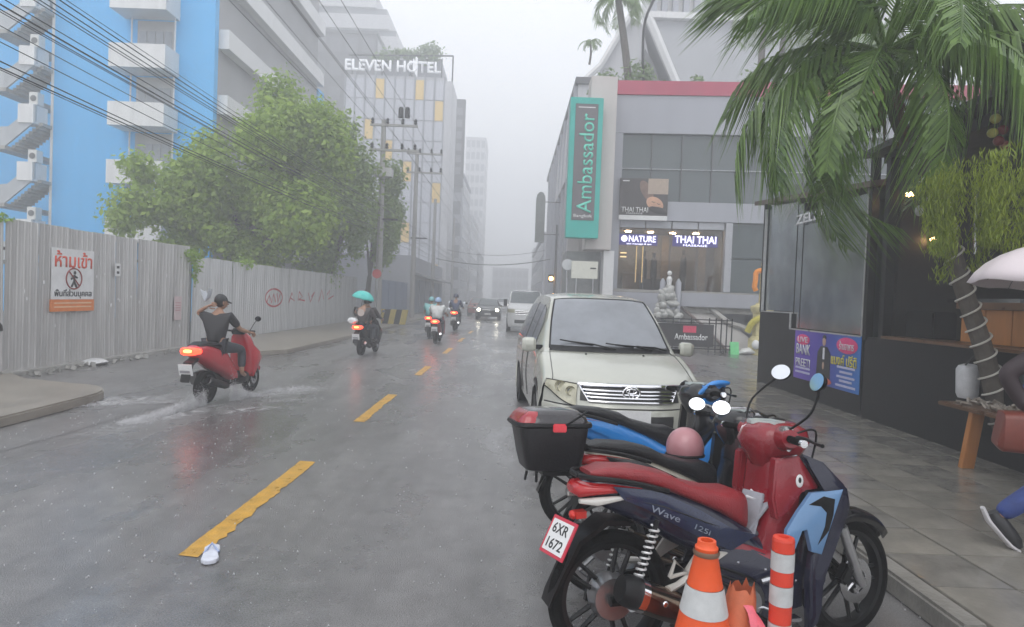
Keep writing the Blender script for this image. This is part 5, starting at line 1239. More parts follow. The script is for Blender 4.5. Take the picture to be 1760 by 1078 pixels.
def underbone(label, mtx, C, box=False, plate=None, group='motorbikes parked nose to the kerb', crate_front=False, decal=None):
    """x forward from the rear axle, y left, z up"""
    t_ = thing('motorbike', label, 'motorbike', mtx=mtx, group=group)
    WB = 1.24; Rw = .29; steer = C.get('steer', .15); k0 = len(t_.children)
    wheel(t_, (0, 0, Rw), Rw, .085, 5, C['rim'], 0, False); wheel(t_, (WB, 0, Rw), Rw - .005, .075, 5, C['rim'], steer)
    MB().lathe([(0, -.055), (.09, -.055), (.105, 0), (.09, .05), (0, .05)], (0, 0, Rw), 'y', 24).build('rear_hub', alu, t_)
    # swingarm, engine, frame
    mb = MB()
    for s_ in (-1, 1): mb.tube([(-.03, .075 * s_, Rw), (.2, .08 * s_, Rw + .005), (.44, .06 * s_, .33)], [.022, .024, .03], 8)
    mb.build('swingarm', black_metal, t_)
    MB().prism([(-.08, .235), (-.06, .34), (.42, .375), (.47, .33), (.44, .24), (0, .22)], .095, .12, 'xz', .15, .012).build('chain_case', black_plastic, t_)
    mb = MB().hull([(.38, .19, .36, .08), (.45, .16, .40, .12), (.62, .15, .40, .135), (.72, .18, .36, .11), (.78, .24, .34, .06)], 'x', 16, 3)
    mb.lathe([(0, -.15), (.085, -.15), (.10, -.12), (.10, .0)], (.60, 0, .27), 'y', 20).lathe([(0, -.135), (.06, -.135), (.07, -.11), (.07, 0)], (.46, 0, .3), 'y', 16)
    mb.build('engine', mat('engine_metal', (.10, .10, .10), .4, .8, var=.3), t_)
    mb = MB()
    for i in range(7): mb.box((.80 + i * .020, 0, .315 + i * .004), (.007, .13, .13), (0, -.15, 0))
    mb.box((.87, 0, .33), (.14, .08, .08), (0, -.15, 0)); mb.build('cylinder', alu, t_)
    MB().tube([(.30, 0, .62), (.52, 0, .45), (.72, 0, .42), (.95, 0, .66), (1.0, 0, .86)], [.03, .035, .035, .035, .04], 8).build('frame_tube', black_metal, t_)
    # tail body + side panels (loft), wider at the seat
    tail = C['tail']; pan = C['panel']
    MB().hull([(-.34, .80, .845, .045), (-.25, .745, .865, .075), (-.05, .66, .85, .105), (.15, .56, .80, .12), (.35, .47, .735, .125), (.52, .39, .66, .12), (.68, .30, .56, .115), (.82, .255, .46, .10)], 'x', 22, 3.2).build('tail_body', pan, t_, smooth=45)
    for s_ in (-1, 1):
        poly = [(-.20, .835), (.05, .80), (.30, .70), (.50, .60), (.66, .555), (.50, .50), (.25, .60), (0, .72), (-.14, .775)]
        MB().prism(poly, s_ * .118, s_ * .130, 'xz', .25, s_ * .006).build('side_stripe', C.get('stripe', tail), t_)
        # floor-side cover under the legs
        MB().prism([(.48, .50), (.64, .49), (.80, .43), (.90, .40), (.90, .22), (.70, .18), (.50, .26), (.42, .38)], s_ * .105, s_ * .125, 'xz', .2, s_ * .01).build('lower_cover', pan, t_)
    # seat
    MB().hull([(-.30, .875, .895, .07), (-.20, .858, .912, .10), (.0, .82, .893, .115), (.15, .775, .858, .122), (.25, .74, .812, .127), (.45, .66, .765, .127), (.56, .60, .758, .115), (.635, .56, .732, .092), (.66, .57, .68, .05)], 'x', 28, 3.6).build('seat', C['seat'], t_, smooth=60)
    # grab rail
    gr_ = MB()
    for s_ in (-1, 1): gr_.tube(smooth_curve([(.12, .128 * s_, .79), (-.10, .132 * s_, .845), (-.30, .11 * s_, .875), (-.36, .05 * s_, .88)], 4), .012, 7)
    gr_.tube([(-.36, -.05, .88), (-.36, .05, .88)], .012, 7).build('grab_rail', C.get('rail', black_metal), t_)
    # tail light, indicators
    MB().hull([(-.385, .80, .835, .05), (-.36, .782, .85, .085), (-.22, .79, .842, .112), (-.02, .795, .812, .122)], 'x', 18, 3).build('tail_light', tail_red, t_, smooth=50)
    for s_ in (-1, 1): MB().hull([(-.365, .765, .785, .015, .075 * s_), (-.28, .752, .79, .02, .100 * s_), (-.10, .775, .79, .010, .118 * s_)], 'x', 10, 2.5).build('indicator', mat('indicator_clear', (.62, .60, .56), .15, .2), t_)
    # rear fender + plate
    MB().add([Vector(p) for p in [(-.05, -.075, .66), (-.2, -.08, .68), (-.36, -.07, .60), (-.50, -.06, .38), (-.52, -.055, .335), (-.05, .075, .66), (-.2, .08, .68), (-.36, .07, .60), (-.50, .06, .38), (-.52, .055, .335), (-.05, -.07, .64), (-.2, -.075, .655), (-.345, -.065, .58), (-.485, -.055, .37), (-.505, -.05, .33), (-.05, .07, .64), (-.2, .075, .655), (-.345, .065, .58), (-.485, .055, .37), (-.505, .05, .33)]],
             [(i, i + 1, i + 6, i + 5) for i in range(4)] + [(i + 10, i + 15, i + 16, i + 11) for i in range(4)] + [(i, i + 10, i + 11, i + 1) for i in range(4)] + [(i + 5, i + 6, i + 16, i + 15) for i in range(4)] + [(4, 14, 19, 9)]).build('rear_fender', black_plastic, t_)
    if plate:
        pm_ = Matrix.Translation((-.46, -.02, .56)) @ Matrix.Rotation(R(C.get('plate_yaw', -90)), 4, 'Z') @ Matrix.Rotation(R(62), 4, 'X')
        po_ = MB().box((0, 0, 0), (.20, .17, .006)).build('number_plate', plate[0], t_, bevel=.002); po_.matrix_local = pm_
        i_ = MB().box((0, 0, .004), (.165, .14, .003)).build('plate_face', plate_w, po_)
        if plate[1]:
            for j, s_ in enumerate(plate[1]):
                text('lettering', s_, (0, .035 - .068 * j, .006), (1, 0, 0), (0, 1, 0), .125, .045, plate_b, i_, .001, bold=.01) if False else None
                cu_par = po_; o = text('lettering', s_, (0, .035 - .068 * j, .006), (1, 0, 0), (0, 1, 0), .125, .045, plate_b, cu_par, .001, bold=.01)
    MB().box((-.33, 0, .70), (.06, .05, .03)).ball((-.37, 0, .70), (.02, .03, .02), 8, 6).build('reflector', mat('reflector_red', (.6, .03, .02), .2), t_)
    # shocks
    for s_ in (-1, 1): spring(t_, (.06, .135 * s_, .37), (.155, .135 * s_, .62), .019, 11, .005, mat('spring_white', (.75, .75, .75), .3, .3))
    # exhaust on the right side
    MB().tube([(.62, -.10, .20), (.50, -.13, .155), (.40, -.155, .19), (.32, -.165, .235)], [.016, .016, .018, .024], 10).build('exhaust_pipe', steel, t_)
    ex_ = MB().tube([(.45, -.165, .20), (.41, -.165, .215), (.08, -.175, .34), (.0, -.178, .375), (-.03, -.178, .385)], [.03, .058, .070, .066, .054], 18).build('exhaust', black_metal, t_)
    MB().tube([(.42, -.182, .212), (.12, -.192, .328), (.06, -.194, .352)], [.056, .069, .068], 18).build('heat_shield', mat('shield_bronze', (.22, .16, .12), .18, 1, var=.4, scale=6), ex_)
    MB().tube([(.065, -.190, .350), (.035, -.190, .362)], [.073, .075], 18).build('exhaust_ring', chrome, ex_)
    for x, z in ((.14, .335), (.31, .268)): MB().ball((x, -.258, z), (.014, .006, .014), 10, 6).build('bolt', chrome, ex_)
    # passenger peg bracket (cast loop)
    for s_ in (-1, 1):
        mb = MB(); mb.tube([(.22, .14 * s_, .40), (.24, .15 * s_, .47), (.30, .15 * s_, .42), (.22, .14 * s_, .40)], .010, 6)
        mb.prism([(.28, .41), (.34, .49), (.44, .50), (.50, .49), (.43, .45), (.36, .42), (.30, .385)], s_ * .135, s_ * .15, 'xz'); mb.tube([(.30, .15 * s_, .395), (.24, .17 * s_, .375), (.18, .2 * s_, .37)], [.016, .014, .018], 8)
        mb.build('peg_bracket', C.get('bracket', mat('cast_white', (.60, .58, .54), .4, .3)), t_)
        MB().tube([(.62, .10 * s_, .21), (.62, .27 * s_, .215)], .012, 8).tube([(.62, .16 * s_, .215), (.62, .28 * s_, .215)], .02, 8).build('footpeg', rubber, t_)
    MB().tube([(.55, -.15, .24), (.66, -.17, .25), (.76, -.18, .215), (.79, -.19, .20)], .007, 6).box((.80, -.19, .20), (.05, .05, .015)).build('brake_pedal', steel, t_)
    MB().tube([(.48, .10, .20), (.44, .22, .05), (.43, .25, .0)], .012, 6).build('side_stand', black_metal, t_)
    # front: steering axis, forks
    for ch in list(t_.children):
        if ch.name.split('.')[0] in ('tail_body', 'side_stripe', 'seat', 'grab_rail', 'tail_light', 'indicator', 'rear_fender', 'reflector'):
            for v_ in ch.data.vertices:
                d_ = .66 - v_.co.x
                if d_ > 0: v_.co.z -= .05 * d_ / 1.04; v_.co.x = .66 - d_ * .815
        if ch.name.startswith('number_plate'): ch.matrix_local = Matrix.Translation((.21, 0, .0)) @ ch.matrix_local
    fa = Vector((WB, 0, Rw)); top_ = Vector((.90, 0, .96)); 
    Sm = Matrix.Translation((WB, 0, 0)) @ Matrix.Rotation(steer, 4, 'Z') @ Matrix.Translation((-WB, 0, 0))
    mb = MB(); mb.T = Sm
    for s_ in (-1, 1):
        mb.tube([(WB + .02, .085 * s_, Rw - .02), (WB - .02, .085 * s_, Rw + .06), (1.13, .085 * s_, .56)], [.018, .024, .024], 12)
    mb.build('fork_leg', mat('fork_silver', (.45, .45, .46), .3, .8), t_)
    mb = MB(); mb.T = Sm
    for s_ in (-1, 1): mb.tube([(1.13, .085 * s_, .56), (1.02, .08 * s_, .78)], .017, 10)
    mb.box((1.14, 0, .62), (.09, .18, .05), (0, -.4, 0)); mb.build('fork_tube', black_metal, t_)
    c_ = MB(); c_.T = Sm; c_.box((WB - .10, -.085, Rw + .05), (.06, .05, .09), (0, .6, 0)).build('brake_caliper', black_metal, t_, bevel=.01)
    # front fender: arc over tyre with long beak
    mb = MB(); mb.T = Sm; n = 16; vs = []
    for i in range(n + 1):
        a = R(150 - i * 118 / n); rr_ = Rw + .035 + (.025 if i > n * .7 else 0) * (i - n * .7) / (n * .3); wq = .062 * (1 - .75 * max(0, (i - n * .6) / (n * .4)) ** 1.5)
        for y, dz in ((-wq, -.045), (-wq * .8, 0), (0, .015), (wq * .8, 0), (wq, -.045)): vs.append((WB + (rr_ + dz) * math.cos(a), y, Rw + (rr_ + dz) * math.sin(a)))
    mb.add(vs, [(i * 5 + j, i * 5 + j + 1, i * 5 + j + 6, i * 5 + j + 5) for i in range(n) for j in range(4)])
    o = mb.build('front_fender', C.get('fender', pan), t_, fix=True, smooth=60); so_ = o.modifiers.new('thickness', 'SOLIDIFY'); so_.thickness = .006
    # leg shield: outer wings + inner panel
    outer = C['shield']; inn = C['inner']
    MB().hull([(.28, .88, .96, .09), (.40, .88, 1.0, .12), (.55, .88, 1.06, .14), (.68, .90, 1.09, .15), (.78, .90, 1.06, .14), (.86, .86, .99, .12), (.92, .84, .92, .08)], 'z', 22, 2.6).build('front_cowl', outer, t_, smooth=50)
    for s_ in (-1, 1):
        MB().prism([(.86, .925), (.98, .88), (1.105, .765), (1.12, .68), (1.05, .53), (.96, .34), (.94, .16), (.88, .12), (.88, .34), (.90, .48), (.95, .52), (1.03, .73), (.97, .76)], s_ * .15, s_ * .185, 'xz', .18, s_ * .02).build('wing_panel', outer, t_, smooth=50, bevel=.012)
        MB().prism([(1.06, .76), (.89, .75), (.82, .67), (.76, .59), (.755, .53), (.79, .50), (.83, .585), (.86, .59), (.885, .49), (.94, .475), (1.0, .62)], s_ * .187, s_ * .206, 'xz', .12, s_ * .006).build('accent_panel', C['accent'], t_)
        MB().prism([(1.01, .72), (.95, .735), (.87, .70), (.935, .69), (.965, .66), (.955, .60), (.915, .52), (.975, .58), (1.0, .65)], s_ * .207, s_ * .213, 'xz').build('vent', black_plastic, t_)
        MB().prism([(.74, .90), (.86, .915), (.97, .76), (.88, .755), (.80, .66), (.74, .62), (.72, .72)], s_ * .11, s_ * .165, 'xz', .2, s_ * .012).build('inner_wing', inn, t_, smooth=50, bevel=.01)
    MB().hull([(.40, .64, .88, .10), (.50, .69, .88, .13), (.62, .72, .90, .15), (.75, .74, .92, .155), (.86, .75, .88, .13), (.95, .78, .86, .08)], 'z', 20, 3).build('inner_shield', inn, t_, smooth=50)
    MB().hull([(.48, .40, .60, .115), (.60, .36, .55, .13), (.70, .34, .50, .135), (.80, .36, .50, .13), (.88, .42, .60, .11)], 'x', 18, 3).build('floor_tunnel', inn, t_, smooth=50)
    # headset: cowl + handlebar
    hs2 = C.get('bar_steer', -.1)  # bar angle set apart from the wheel's steer, each matched to the image
    Hm = Matrix.Translation((.84, 0, -.055)) @ Matrix.Rotation(hs2, 4, 'Z') @ Matrix.Translation((-.90, 0, 0))
    def hb(): q = MB(); q.T = Hm; return q
    hb().hull([(.90, .80, 1.00, .08), (.96, .77, 1.02, .12), (1.02, .75, 1.05, .155), (1.075, .77, 1.04, .14), (1.105, .81, .99, .08)], 'z', 22, 2.8).build('headset_cowl', C['head'], t_, smooth=50)
    for s_ in (-1, 1): hb().tube([(.89, .10 * s_, 1.035), (.875, .17 * s_, 1.045), (.865, .22 * s_, 1.05)], [.062, .052, .040], 14).build('headset_arm', C['head'], t_, smooth=60)
    hb().ball((.995, 0, 1.02), (.055, .095, .06), 18, 10).build('headlight', mat('bike_headlamp', (.5, .52, .55), .05, .6), t_)
    hb().prism([(.79, .0)] + [(.79 + .06 * math.cos(a), 0) for a in ()] + [(.86, -.09), (.93, -.06), (.93, .06), (.86, .09), (.80, .06), (.79, -.0)], 1.095, 1.112, 'xy').build('speedometer', C.get('dash', mat('dash_pale', (.50, .56, .55), .2)), t_)
    hb().tube([(.86, -.22, 1.05), (.84, -.34, 1.05), (.83, -.36, 1.05)], .0165, 10).build('grip', rubber, t_); hb().tube([(.86, .22, 1.05), (.84, .34, 1.05), (.83, .36, 1.05)], .0165, 10).build('grip', rubber, t_)
    for s_ in (-1, 1):
        hb().lathe([(.0, 0), (.017, 0), (.017, .018), (.008, .02), (0, .02)], (.83, .36 * s_ - (.02 if s_ < 0 else 0), 1.05), 'y', 12).build('bar_end', chrome, t_)
        hb().tube([(.88, .20 * s_, 1.06), (.915, .26 * s_, 1.055), (.91, .34 * s_, 1.045), (.90, .40 * s_, 1.045)], [.009, .008, .006, .009], 7).build('brake_lever', chrome if s_ > 0 else black_metal, t_)
        hb().box((.865, .18 * s_, 1.085), (.05, .05, .035)).build('switch_block', C.get('clamp', black_plastic), t_, bevel=.008)
        st_ = C.get('mirrors', [((.86, .19, 1.08), (.93, .25, 1.20), (1.06, .20, 1.34)), ((.86, -.19, 1.08), (.93, -.27, 1.17), (.96, -.27, 1.31))])[0 if s_ > 0 else 1]
        q = [Hm @ Vector(p) for p in st_]
        mirror_part(t_, q[0], q[1], q[2], C.get('mirror_n', [(-1, -.6, .45), (-1, .1, .3)])[0 if s_ > 0 else 1], m=C.get('stem', black_plastic))
    # cables
    hb().tube(smooth_curve([(.88, -.18, 1.06), (1.02, -.16, 1.08), (1.06, -.06, .92), (1.03, -.03, .75)], 5), .005, 5).tube(smooth_curve([(.88, .18, 1.06), (1.04, .14, 1.10), (1.08, .05, .92), (1.05, .03, .75)], 5), .005, 5).build('brake_cable', black_plastic, t_)
    return t_
navy = mat('navy_gloss', (.007, .008, .028), .2, var=.12, coat=.35, beads=110); ice = mat('ice_blue_gloss', (.13, .26, .46), .22, var=.1, coat=.4)
redm = mat('red_plastic', (.25, .010, .020), .25, var=.18, coat=.3, beads=110); redseat = mat('red_seat_vinyl', (.26, .018, .024), .36, var=.2, bump=.35, bs=120, beads=90)
blackseat = mat('black_seat_vinyl', (.007, .007, .009), .34, spec=.35, var=.2, bump=.3, bs=120, beads=90); beige = mat('beige_panel', (.48, .45, .38), .3, var=.15)
brightblue = mat('bright_blue_gloss', (.02, .22, .62), .16, var=.08, coat=.5, beads=110); bigblack = mat('gloss_black', (.005, .005, .007), .2, var=.1, coat=.25)
blackrim = mat('black_rim', (.008, .008, .009), .35, .2, spec=.3)
def bike_m(x, y, deg, s_, lean=0): return Matrix.Translation((x, y, 0)) @ Matrix.Rotation(R(deg), 4, 'Z') @ Matrix.Scale(s_, 4) @ Matrix.Rotation(R(-lean), 4, 'X')
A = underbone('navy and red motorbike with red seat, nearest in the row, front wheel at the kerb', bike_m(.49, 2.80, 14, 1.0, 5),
    dict(stripe=mat('navy_highlight_stripe', (.014, .022, .062), .16, var=.15, coat=.45, beads=110), rim=blackrim, tail=ice, panel=navy, seat=redseat, shield=navy, inner=redm, accent=ice, head=redm, fender=bigblack, rail=black_metal, steer=.15, bar_steer=-.12, clamp=mat('clamp_silver', (.5, .5, .5), .25, .9), plate_yaw=-78), plate=(mat('plate_red', (.55, .03, .06), .4), ['6XR', '1672']))  # lighter navy of the side stripe is a highlight painted along the tail
# seams, bolts and extra cables that show on the near bike
mb = MB()
for s_ in (-1, 1): mb.tube([(.02, s_ * .132, .745), (.2, s_ * .137, .70), (.4, s_ * .137, .625), (.56, s_ * .130, .575)], .0025, 4)
mb.build('panel_seam', plate_b, A)
for (x, z) in ((.56, .44), (.70, .40), (.86, .34), (.60, .30), (.80, .26)): MB().ball((x, -.136, z), (.007, .004, .007), 8, 5).build('bolt', steel, A)
for i in range(3):
    MB().tube(smooth_curve([(.42, -.13, .44 - .03 * i), (.55, -.15, .40 - .035 * i), (.68, -.12, .34 - .03 * i), (.78, -.07, .30)], 4), .006, 5).build('hose', black_plastic, A)
MB().lathe([(.0, 0), (.055, 0), (.06, .01), (.05, .02), (.03, .022), (0, .018)], (.60, -.172, .27), 'y', 20).build('clutch_cover', alu, A)
MB().tube([(.66, -.16, .36), (.74, -.17, .38), (.80, -.15, .34)], .012, 6).build('kick_lever', steel, A)
MB().tube(smooth_curve([(.70, -.05, .58), (.78, -.12, .585), (.86, -.15, .62), (.95, -.20, .66)], 5), .004, 5).build('loose_wire', black_plastic, A)
mb = MB().tube([(.76, -.155, .90), (.84, -.175, .915)], .003, 4).lathe([(.018, 0), (.018, .006), (0, .008)], (.80, -.175, .95), 'y', 12); mb.build('key_lock', steel, A)
# decal letters on the navy side, sticker on the shield, wet cap/visor resting at the tunnel
text('decal', 'Wave', (.20, -.141, .672), (.93, 0, -.37), (.37, 0, .93), .15, .028, mat('decal_silver', (.30, .34, .42), .3, .4), A, .002)
text('decal', '125i', (.38, -.141, .595), (.91, 0, -.41), (.41, 0, .91), .08, .022, MATS['decal_silver'], A, .002)
mb = MB(); mb.T = Matrix.Translation((.85, -.178, .80)); mb.ball((0, 0, 0), (.020, .006, .030), 14, 8); mb.build('sticker', plate_w, A)
mb = MB(); mb.T = Matrix.Translation((.85, -.178, .80)); mb.ball((-.002, -.004, .004), (.009, .004, .014), 10, 6); mb.build('sticker_print', plate_b, A)
wr = thing('crumpled_paper', 'crumpled grey and white papers tucked in the step-through of the navy and red motorbike', 'papers', mtx=bike_m(.49, 2.80, 14, 1.0, 5) @ Matrix.Translation((.69, -.02, .52)))
MB().box((0, 0, .10), (.012, .13, .22), (0, .35, .2)).box((.03, -.03, .13), (.01, .10, .24), (.3, .55, 0)).build('sheets', mat('paper_grey', (.38, .39, .43), .45, var=.2, scale=14), wr, bevel=.003)
MB().box((.06, 0, .20), (.01, .10, .10), (0, .9, .3)).build('white_sheet', mat('paper_white', (.7, .7, .72), .4, var=.1), wr, bevel=.003)
MB().hull([(-.06, .0, .02, .05), (0, .0, .045, .06), (.08, .0, .03, .045)], 'x', 12, 2).build('dark_cap', mat('cap_grey', (.10, .10, .115), .4), wr)
Bk = underbone('black and beige motorbike with big top box and black seat, middle of the row', bike_m(.56, 3.45, 10, .96, 5),
    dict(rim=alu, tail=beige, panel=beige, stripe=bigblack, seat=blackseat, shield=navy, inner=bigblack, accent=brightblue, head=bigblack, fender=bigblack, steer=.35, bar_steer=.1, stem=steel, clamp=steel, plate_yaw=-84,
         mirrors=[((.86, .19, 1.08), (.84, .26, 1.11), (.74, .22, 1.12)), ((.86, -.19, 1.08), (.80, -.22, 1.13), (.66, -.16, 1.13))], mirror_n=[(-.7, -1.6, .75), (-.7, -1.8, .75)]), plate=(plate_w, None))
bx = thing('top_box', 'black top box with dark red lid edge mounted behind the black seat', 'top box', mtx=bike_m(.56, 3.45, 10, .96, 5) @ Matrix.Translation((-.33, 0, .745)))
MB().hull([(-.03, -.12, .12, .12), (-.02, -.16, .15, .155), (.06, -.18, .165, .17), (.20, -.205, .185, .19), (.215, -.20, .18, .188)], 'z', 36, 6).build('box_body', mat('box_black', (.010, .009, .011), .34, spec=.35, var=.2, bump=.2, bs=80), bx, smooth=50)
MB().hull([(.212, -.225, .20, .205), (.222, -.232, .205, .212), (.238, -.225, .20, .205)], 'z', 36, 6).build('lid_rim', black_plastic, bx, smooth=50)
MB().hull([(.235, -.215, .19, .195), (.27, -.195, .175, .18), (.30, -.15, .13, .145), (.308, -.09, .07, .09)], 'z', 28, 5).build('lid', mat('lid_smoke', (.03, .026, .03), .14, var=.2, coat=.5, beads=90), bx, smooth=50)
MB().hull([(.240, -.218, -.07, .190), (.27, -.20, -.09, .178), (.297, -.165, -.10, .15)], 'z', 24, 5).build('red_lens', mat('lens_dark_red', (.35, .02, .03), .15, coat=.5), bx, smooth=50)
MB().box((-.0, -.210, .215), (.075, .014, .045)).build('latch', mat('latch_red', (.75, .05, .07), .35), bx, bevel=.005)
MB().tube([(.03, -.212, .23), (.13, -.17, .28), (.17, -.14, .30)], .006, 5).build('strap', black_plastic, bx)
MB().box((.10, 0, -.04), (.34, .26, .025)).box((.2, 0, -.06), (.2, .2, .03)).build('mount_plate', black_metal, bx)
MB().tube([(-.1, -.1, -.03), (-.1, -.1, -.09)], .008, 5).build('mount_bolt', black_metal, bx)
MB().tube([(-.04, -.1, -.03), (-.05, -.1, -.08)], .008, 5).build('mount_bolt', black_metal, bx)
MB().tube([(-.15, -.08, -.03), (-.16, -.08, -.08)], .008, 5).build('mount_bolt', black_metal, bx)
Ck = underbone('bright blue and black motorbike farthest back in the row, against the people carrier bumper', bike_m(.52, 4.35, 3, 1.0, 5),
    dict(rim=blackrim, tail=brightblue, panel=brightblue, seat=blackseat, shield=bigblack, inner=bigblack, accent=brightblue, head=bigblack, fender=bigblack, steer=.1, bar_steer=.2,
         mirrors=[((.86, .19, 1.08), (.88, .26, 1.08), (.95, .30, 1.07)), ((.86, -.19, 1.08), (.9, -.22, 1.07), (.96, -.18, 1.05))], mirror_n=[(1, 0.2, .05), (1, -.2, .05)]), plate=(plate_w, None))
q_=MB().hull([(.86,.78,.90,.05),(.90,.76,.93,.06),(.99,.80,.97,.05)],'z',12,2.5); q_.v=[p+Vector((0,-.10,.05)) for p in q_.v]; q_.build('blue_trim', brightblue, Ck, smooth=60)
q_=MB().tube(smooth_curve([(.78,-.12,.98),(.86,-.15,1.05),(.98,-.12,1.06)],4),[.03,.034,.036,.038,.04,.038,.036,.03,.02],10,flat=.6); q_.build('blue_trim', brightblue, Ck, smooth=60)
# rounded pink helmet resting on the middle bike
hp = thing('helmet', 'dusty pink helmet hung between the middle motorbike seat and handlebar', 'helmet', mtx=bike_m(.56, 3.45, 10, .96, 5) @ Matrix.Translation((.56, .16, .80)))
mb = MB(); n = 22; mb.lathe([(.0, .125)] + [(.115 * math.sin(a), .125 * math.cos(a)) for a in np.linspace(.2, 1.95, 12)] + [(.10, -.045)], (0, 0, 0), 'z', n); mb.build('helmet_shell', mat('helmet_pink', (.45, .20, .22), .3, var=.1, coat=.4), hp, smooth=60)
MB().lathe([(.117, -.05), (.121, -.042), (.117, -.034)], (0, 0, 0), 'z', 22).build('helmet_trim', black_plastic, hp)
# ------------------------------------------------------------------ cones and post
orange = mat('cone_orange', (.80, .10, .02), .4, var=.12, scale=8, bump=.1); reflw = mat('reflective_white', (.55, .56, .56), .45, var=.15, scale=14); redp = mat('post_red', (.72, .06, .03), .4, var=.12, scale=9)
cn = thing('traffic_cone', 'orange traffic cone with one white band, nearest the motorbike exhaust', 'traffic cone', (.77, 2.40, -.0))
def cr_at(z): return .17 + (.034 - .17) * (z - .03) / .67
MB().lathe([(.0, 0), (.0, .02)], (0, 0, 0), 'z', 6) 
MB().box((0, 0, .015), (.38, .38, .03)).build('base', black_plastic, cn, bevel=.008)
MB().lathe([(cr_at(.03), .03), (cr_at(.44), .44)], (0, 0, 0), 'z', 32).lathe([(cr_at(.54), .54), (cr_at(.665), .665), (.042, .668), (.043, .685), (.036, .69), (.034, .71), (.024, .71), (.024, .60)], (0, 0, 0), 'z', 32).build('cone_body', orange, cn, smooth=50)
MB().lathe([(cr_at(.44) + .003, .44), (cr_at(.54) + .003, .54)], (0, 0, 0), 'z', 32).build('white_band', reflw, cn)
MB().lathe([(.047, .655), (.050, .665), (.047, .675)], (0, 0, 0), 'z', 24).build('wire_ring', mat('rust_wire', (.25, .15, .10), .5, .5), cn)
bo_ = thing('bollard', 'red and white striped flexible bollard standing beside the cones', 'bollard', (1.06, 2.40, 0))
z = 0; hts = [(.0, .12, redp), (.12, .24, reflw), (.24, .325, redp), (.325, .41, reflw), (.41, .48, redp), (.48, .555, reflw), (.555, .61, redp), (.61, .68, reflw), (.68, .722, redp)]
for a, b, m_ in hts:
    MB().lathe([(.0405 if m_ is redp else .042, a + .0005), (.0405 if m_ is redp else .042, b - .0005)], (0, 0, 0), 'z', 28).build('band', m_, bo_)
MB().lathe([(.0405, .722), (.038, .732), (.02, .735), (.017, .715), (0, .71)], (0, 0, 0), 'z', 28).build('cap', redp, bo_)
MB().lathe([(.0, 0), (.11, 0), (.11, .02), (.06, .04), (.041, .05)], (0, 0, 0), 'z', 28).build('foot', black_plastic, bo_)
cn2 = thing('broken_cone', 'torn faded orange cone stuffed with pink plastic, between cone and bollard', 'traffic cone', (.93, 2.47, 0))
mb = MB(); vs = []
for i in range(9):
    z = .03 + .5 * i / 8; r_ = .13 - .085 * i / 8
    for j in range(20):
        a = 2 * math.pi * j / 20; zz = z - (.035 * abs(math.sin(j * 1.1)) + .01 * math.sin(j * 3.3) if i == 8 else 0); vs.append((r_ * math.cos(a) + .01 * math.sin(i), r_ * math.sin(a), zz))
mb.add(vs, [(i * 20 + j, i * 20 + (j + 1) % 20, (i + 1) * 20 + (j + 1) % 20, (i + 1) * 20 + j) for i in range(8) for j in range(20)]); mb.build('cone_body', mat('cone_faded', (.62, .16, .07), .5, var=.25, scale=6), cn2)
mb = MB()
for i in range(9):
    a = rnd.uniform(-1, 1); mb.tube(smooth_curve([(.0, -.02, .47 - .02 * i), (.03 + .02 * a, -.07, .44 - .03 * i), (.05 + .05 * a, -.11, .34 - .03 * i), (.09 + .04 * a, -.13, .20)], 4), [.022 * (1 - .03 * k) for k in range(13)], 5, flat=.3)
mb.build('pink_plastic', mat('pink_plastic', (.80, .15, .20), .35, var=.2, scale=20), cn2)
# white sandal on the road
sh_ = thing('lost_sandal', 'white sandal sole lying at the near end of the yellow line', 'sandal', (-1.72, 3.74, .006), R(22))
pl = [(-.045, -.02), (-.05, -.09), (-.03, -.125), (.0, -.13), (.03, -.12), (.045, -.08), (.035, -.01), (.045, .06), (.04, .11), (.01, .135), (-.02, .13), (-.042, .09), (-.04, .03)]
MB().prism(pl, 0, .022, 'xy', .12, .004).build('sole', mat('sandal_white', (.66, .68, .76), .35, var=.12, scale=20), sh_, bevel=.003)
MB().tube([(-.04, .0, .02), (0, .07, .05), (.04, .0, .02)], .008, 6).build('strap', mat('sandal_blue', (.35, .42, .62), .4), sh_)
# ------------------------------------------------------------------ people
def skin_obj(name, V, E_, Rr, m, parent, sub=2, join=None, root=0):
    me = bpy.data.meshes.new(name); me.from_pydata([tuple(v) for v in V], E_, [])
    o = bpy.data.objects.new(name, me); col.objects.link(o)
    sk = o.modifiers.new('skin', 'SKIN'); sk.use_smooth_shade = True
    ld = me.skin_vertices[0].data
    for i, r_ in enumerate(Rr):
        ld[i].radius = r_ if isinstance(r_, tuple) else (r_, r_)
    ld[root].use_root = True
    if sub: s_ = o.modifiers.new('sub', 'SUBSURF'); s_.levels = sub; s_.render_levels = sub
    bpy.context.view_layer.update()
    ev = bpy.data.meshes.new_from_object(o.evaluated_get(bpy.context.evaluated_depsgraph_get()))
    bpy.data.objects.remove(o)
    if join is not None and join.v:
        bm = bmesh.new(); bm.from_mesh(ev)
        vv = [bm.verts.new(tuple(p)) for p in join.v]
        for f in join.f:
            try: bm.faces.new([vv[i] for i in f])
            except ValueError: pass
        bmesh.ops.recalc_face_normals(bm, faces=bm.faces); bm.to_mesh(ev); bm.free()
    ev.shade_smooth(); ev.materials.clear(); ev.materials.append(m); ev.name = name
    o = bpy.data.objects.new(name, ev); col.objects.link(o); o.parent = parent
    return o
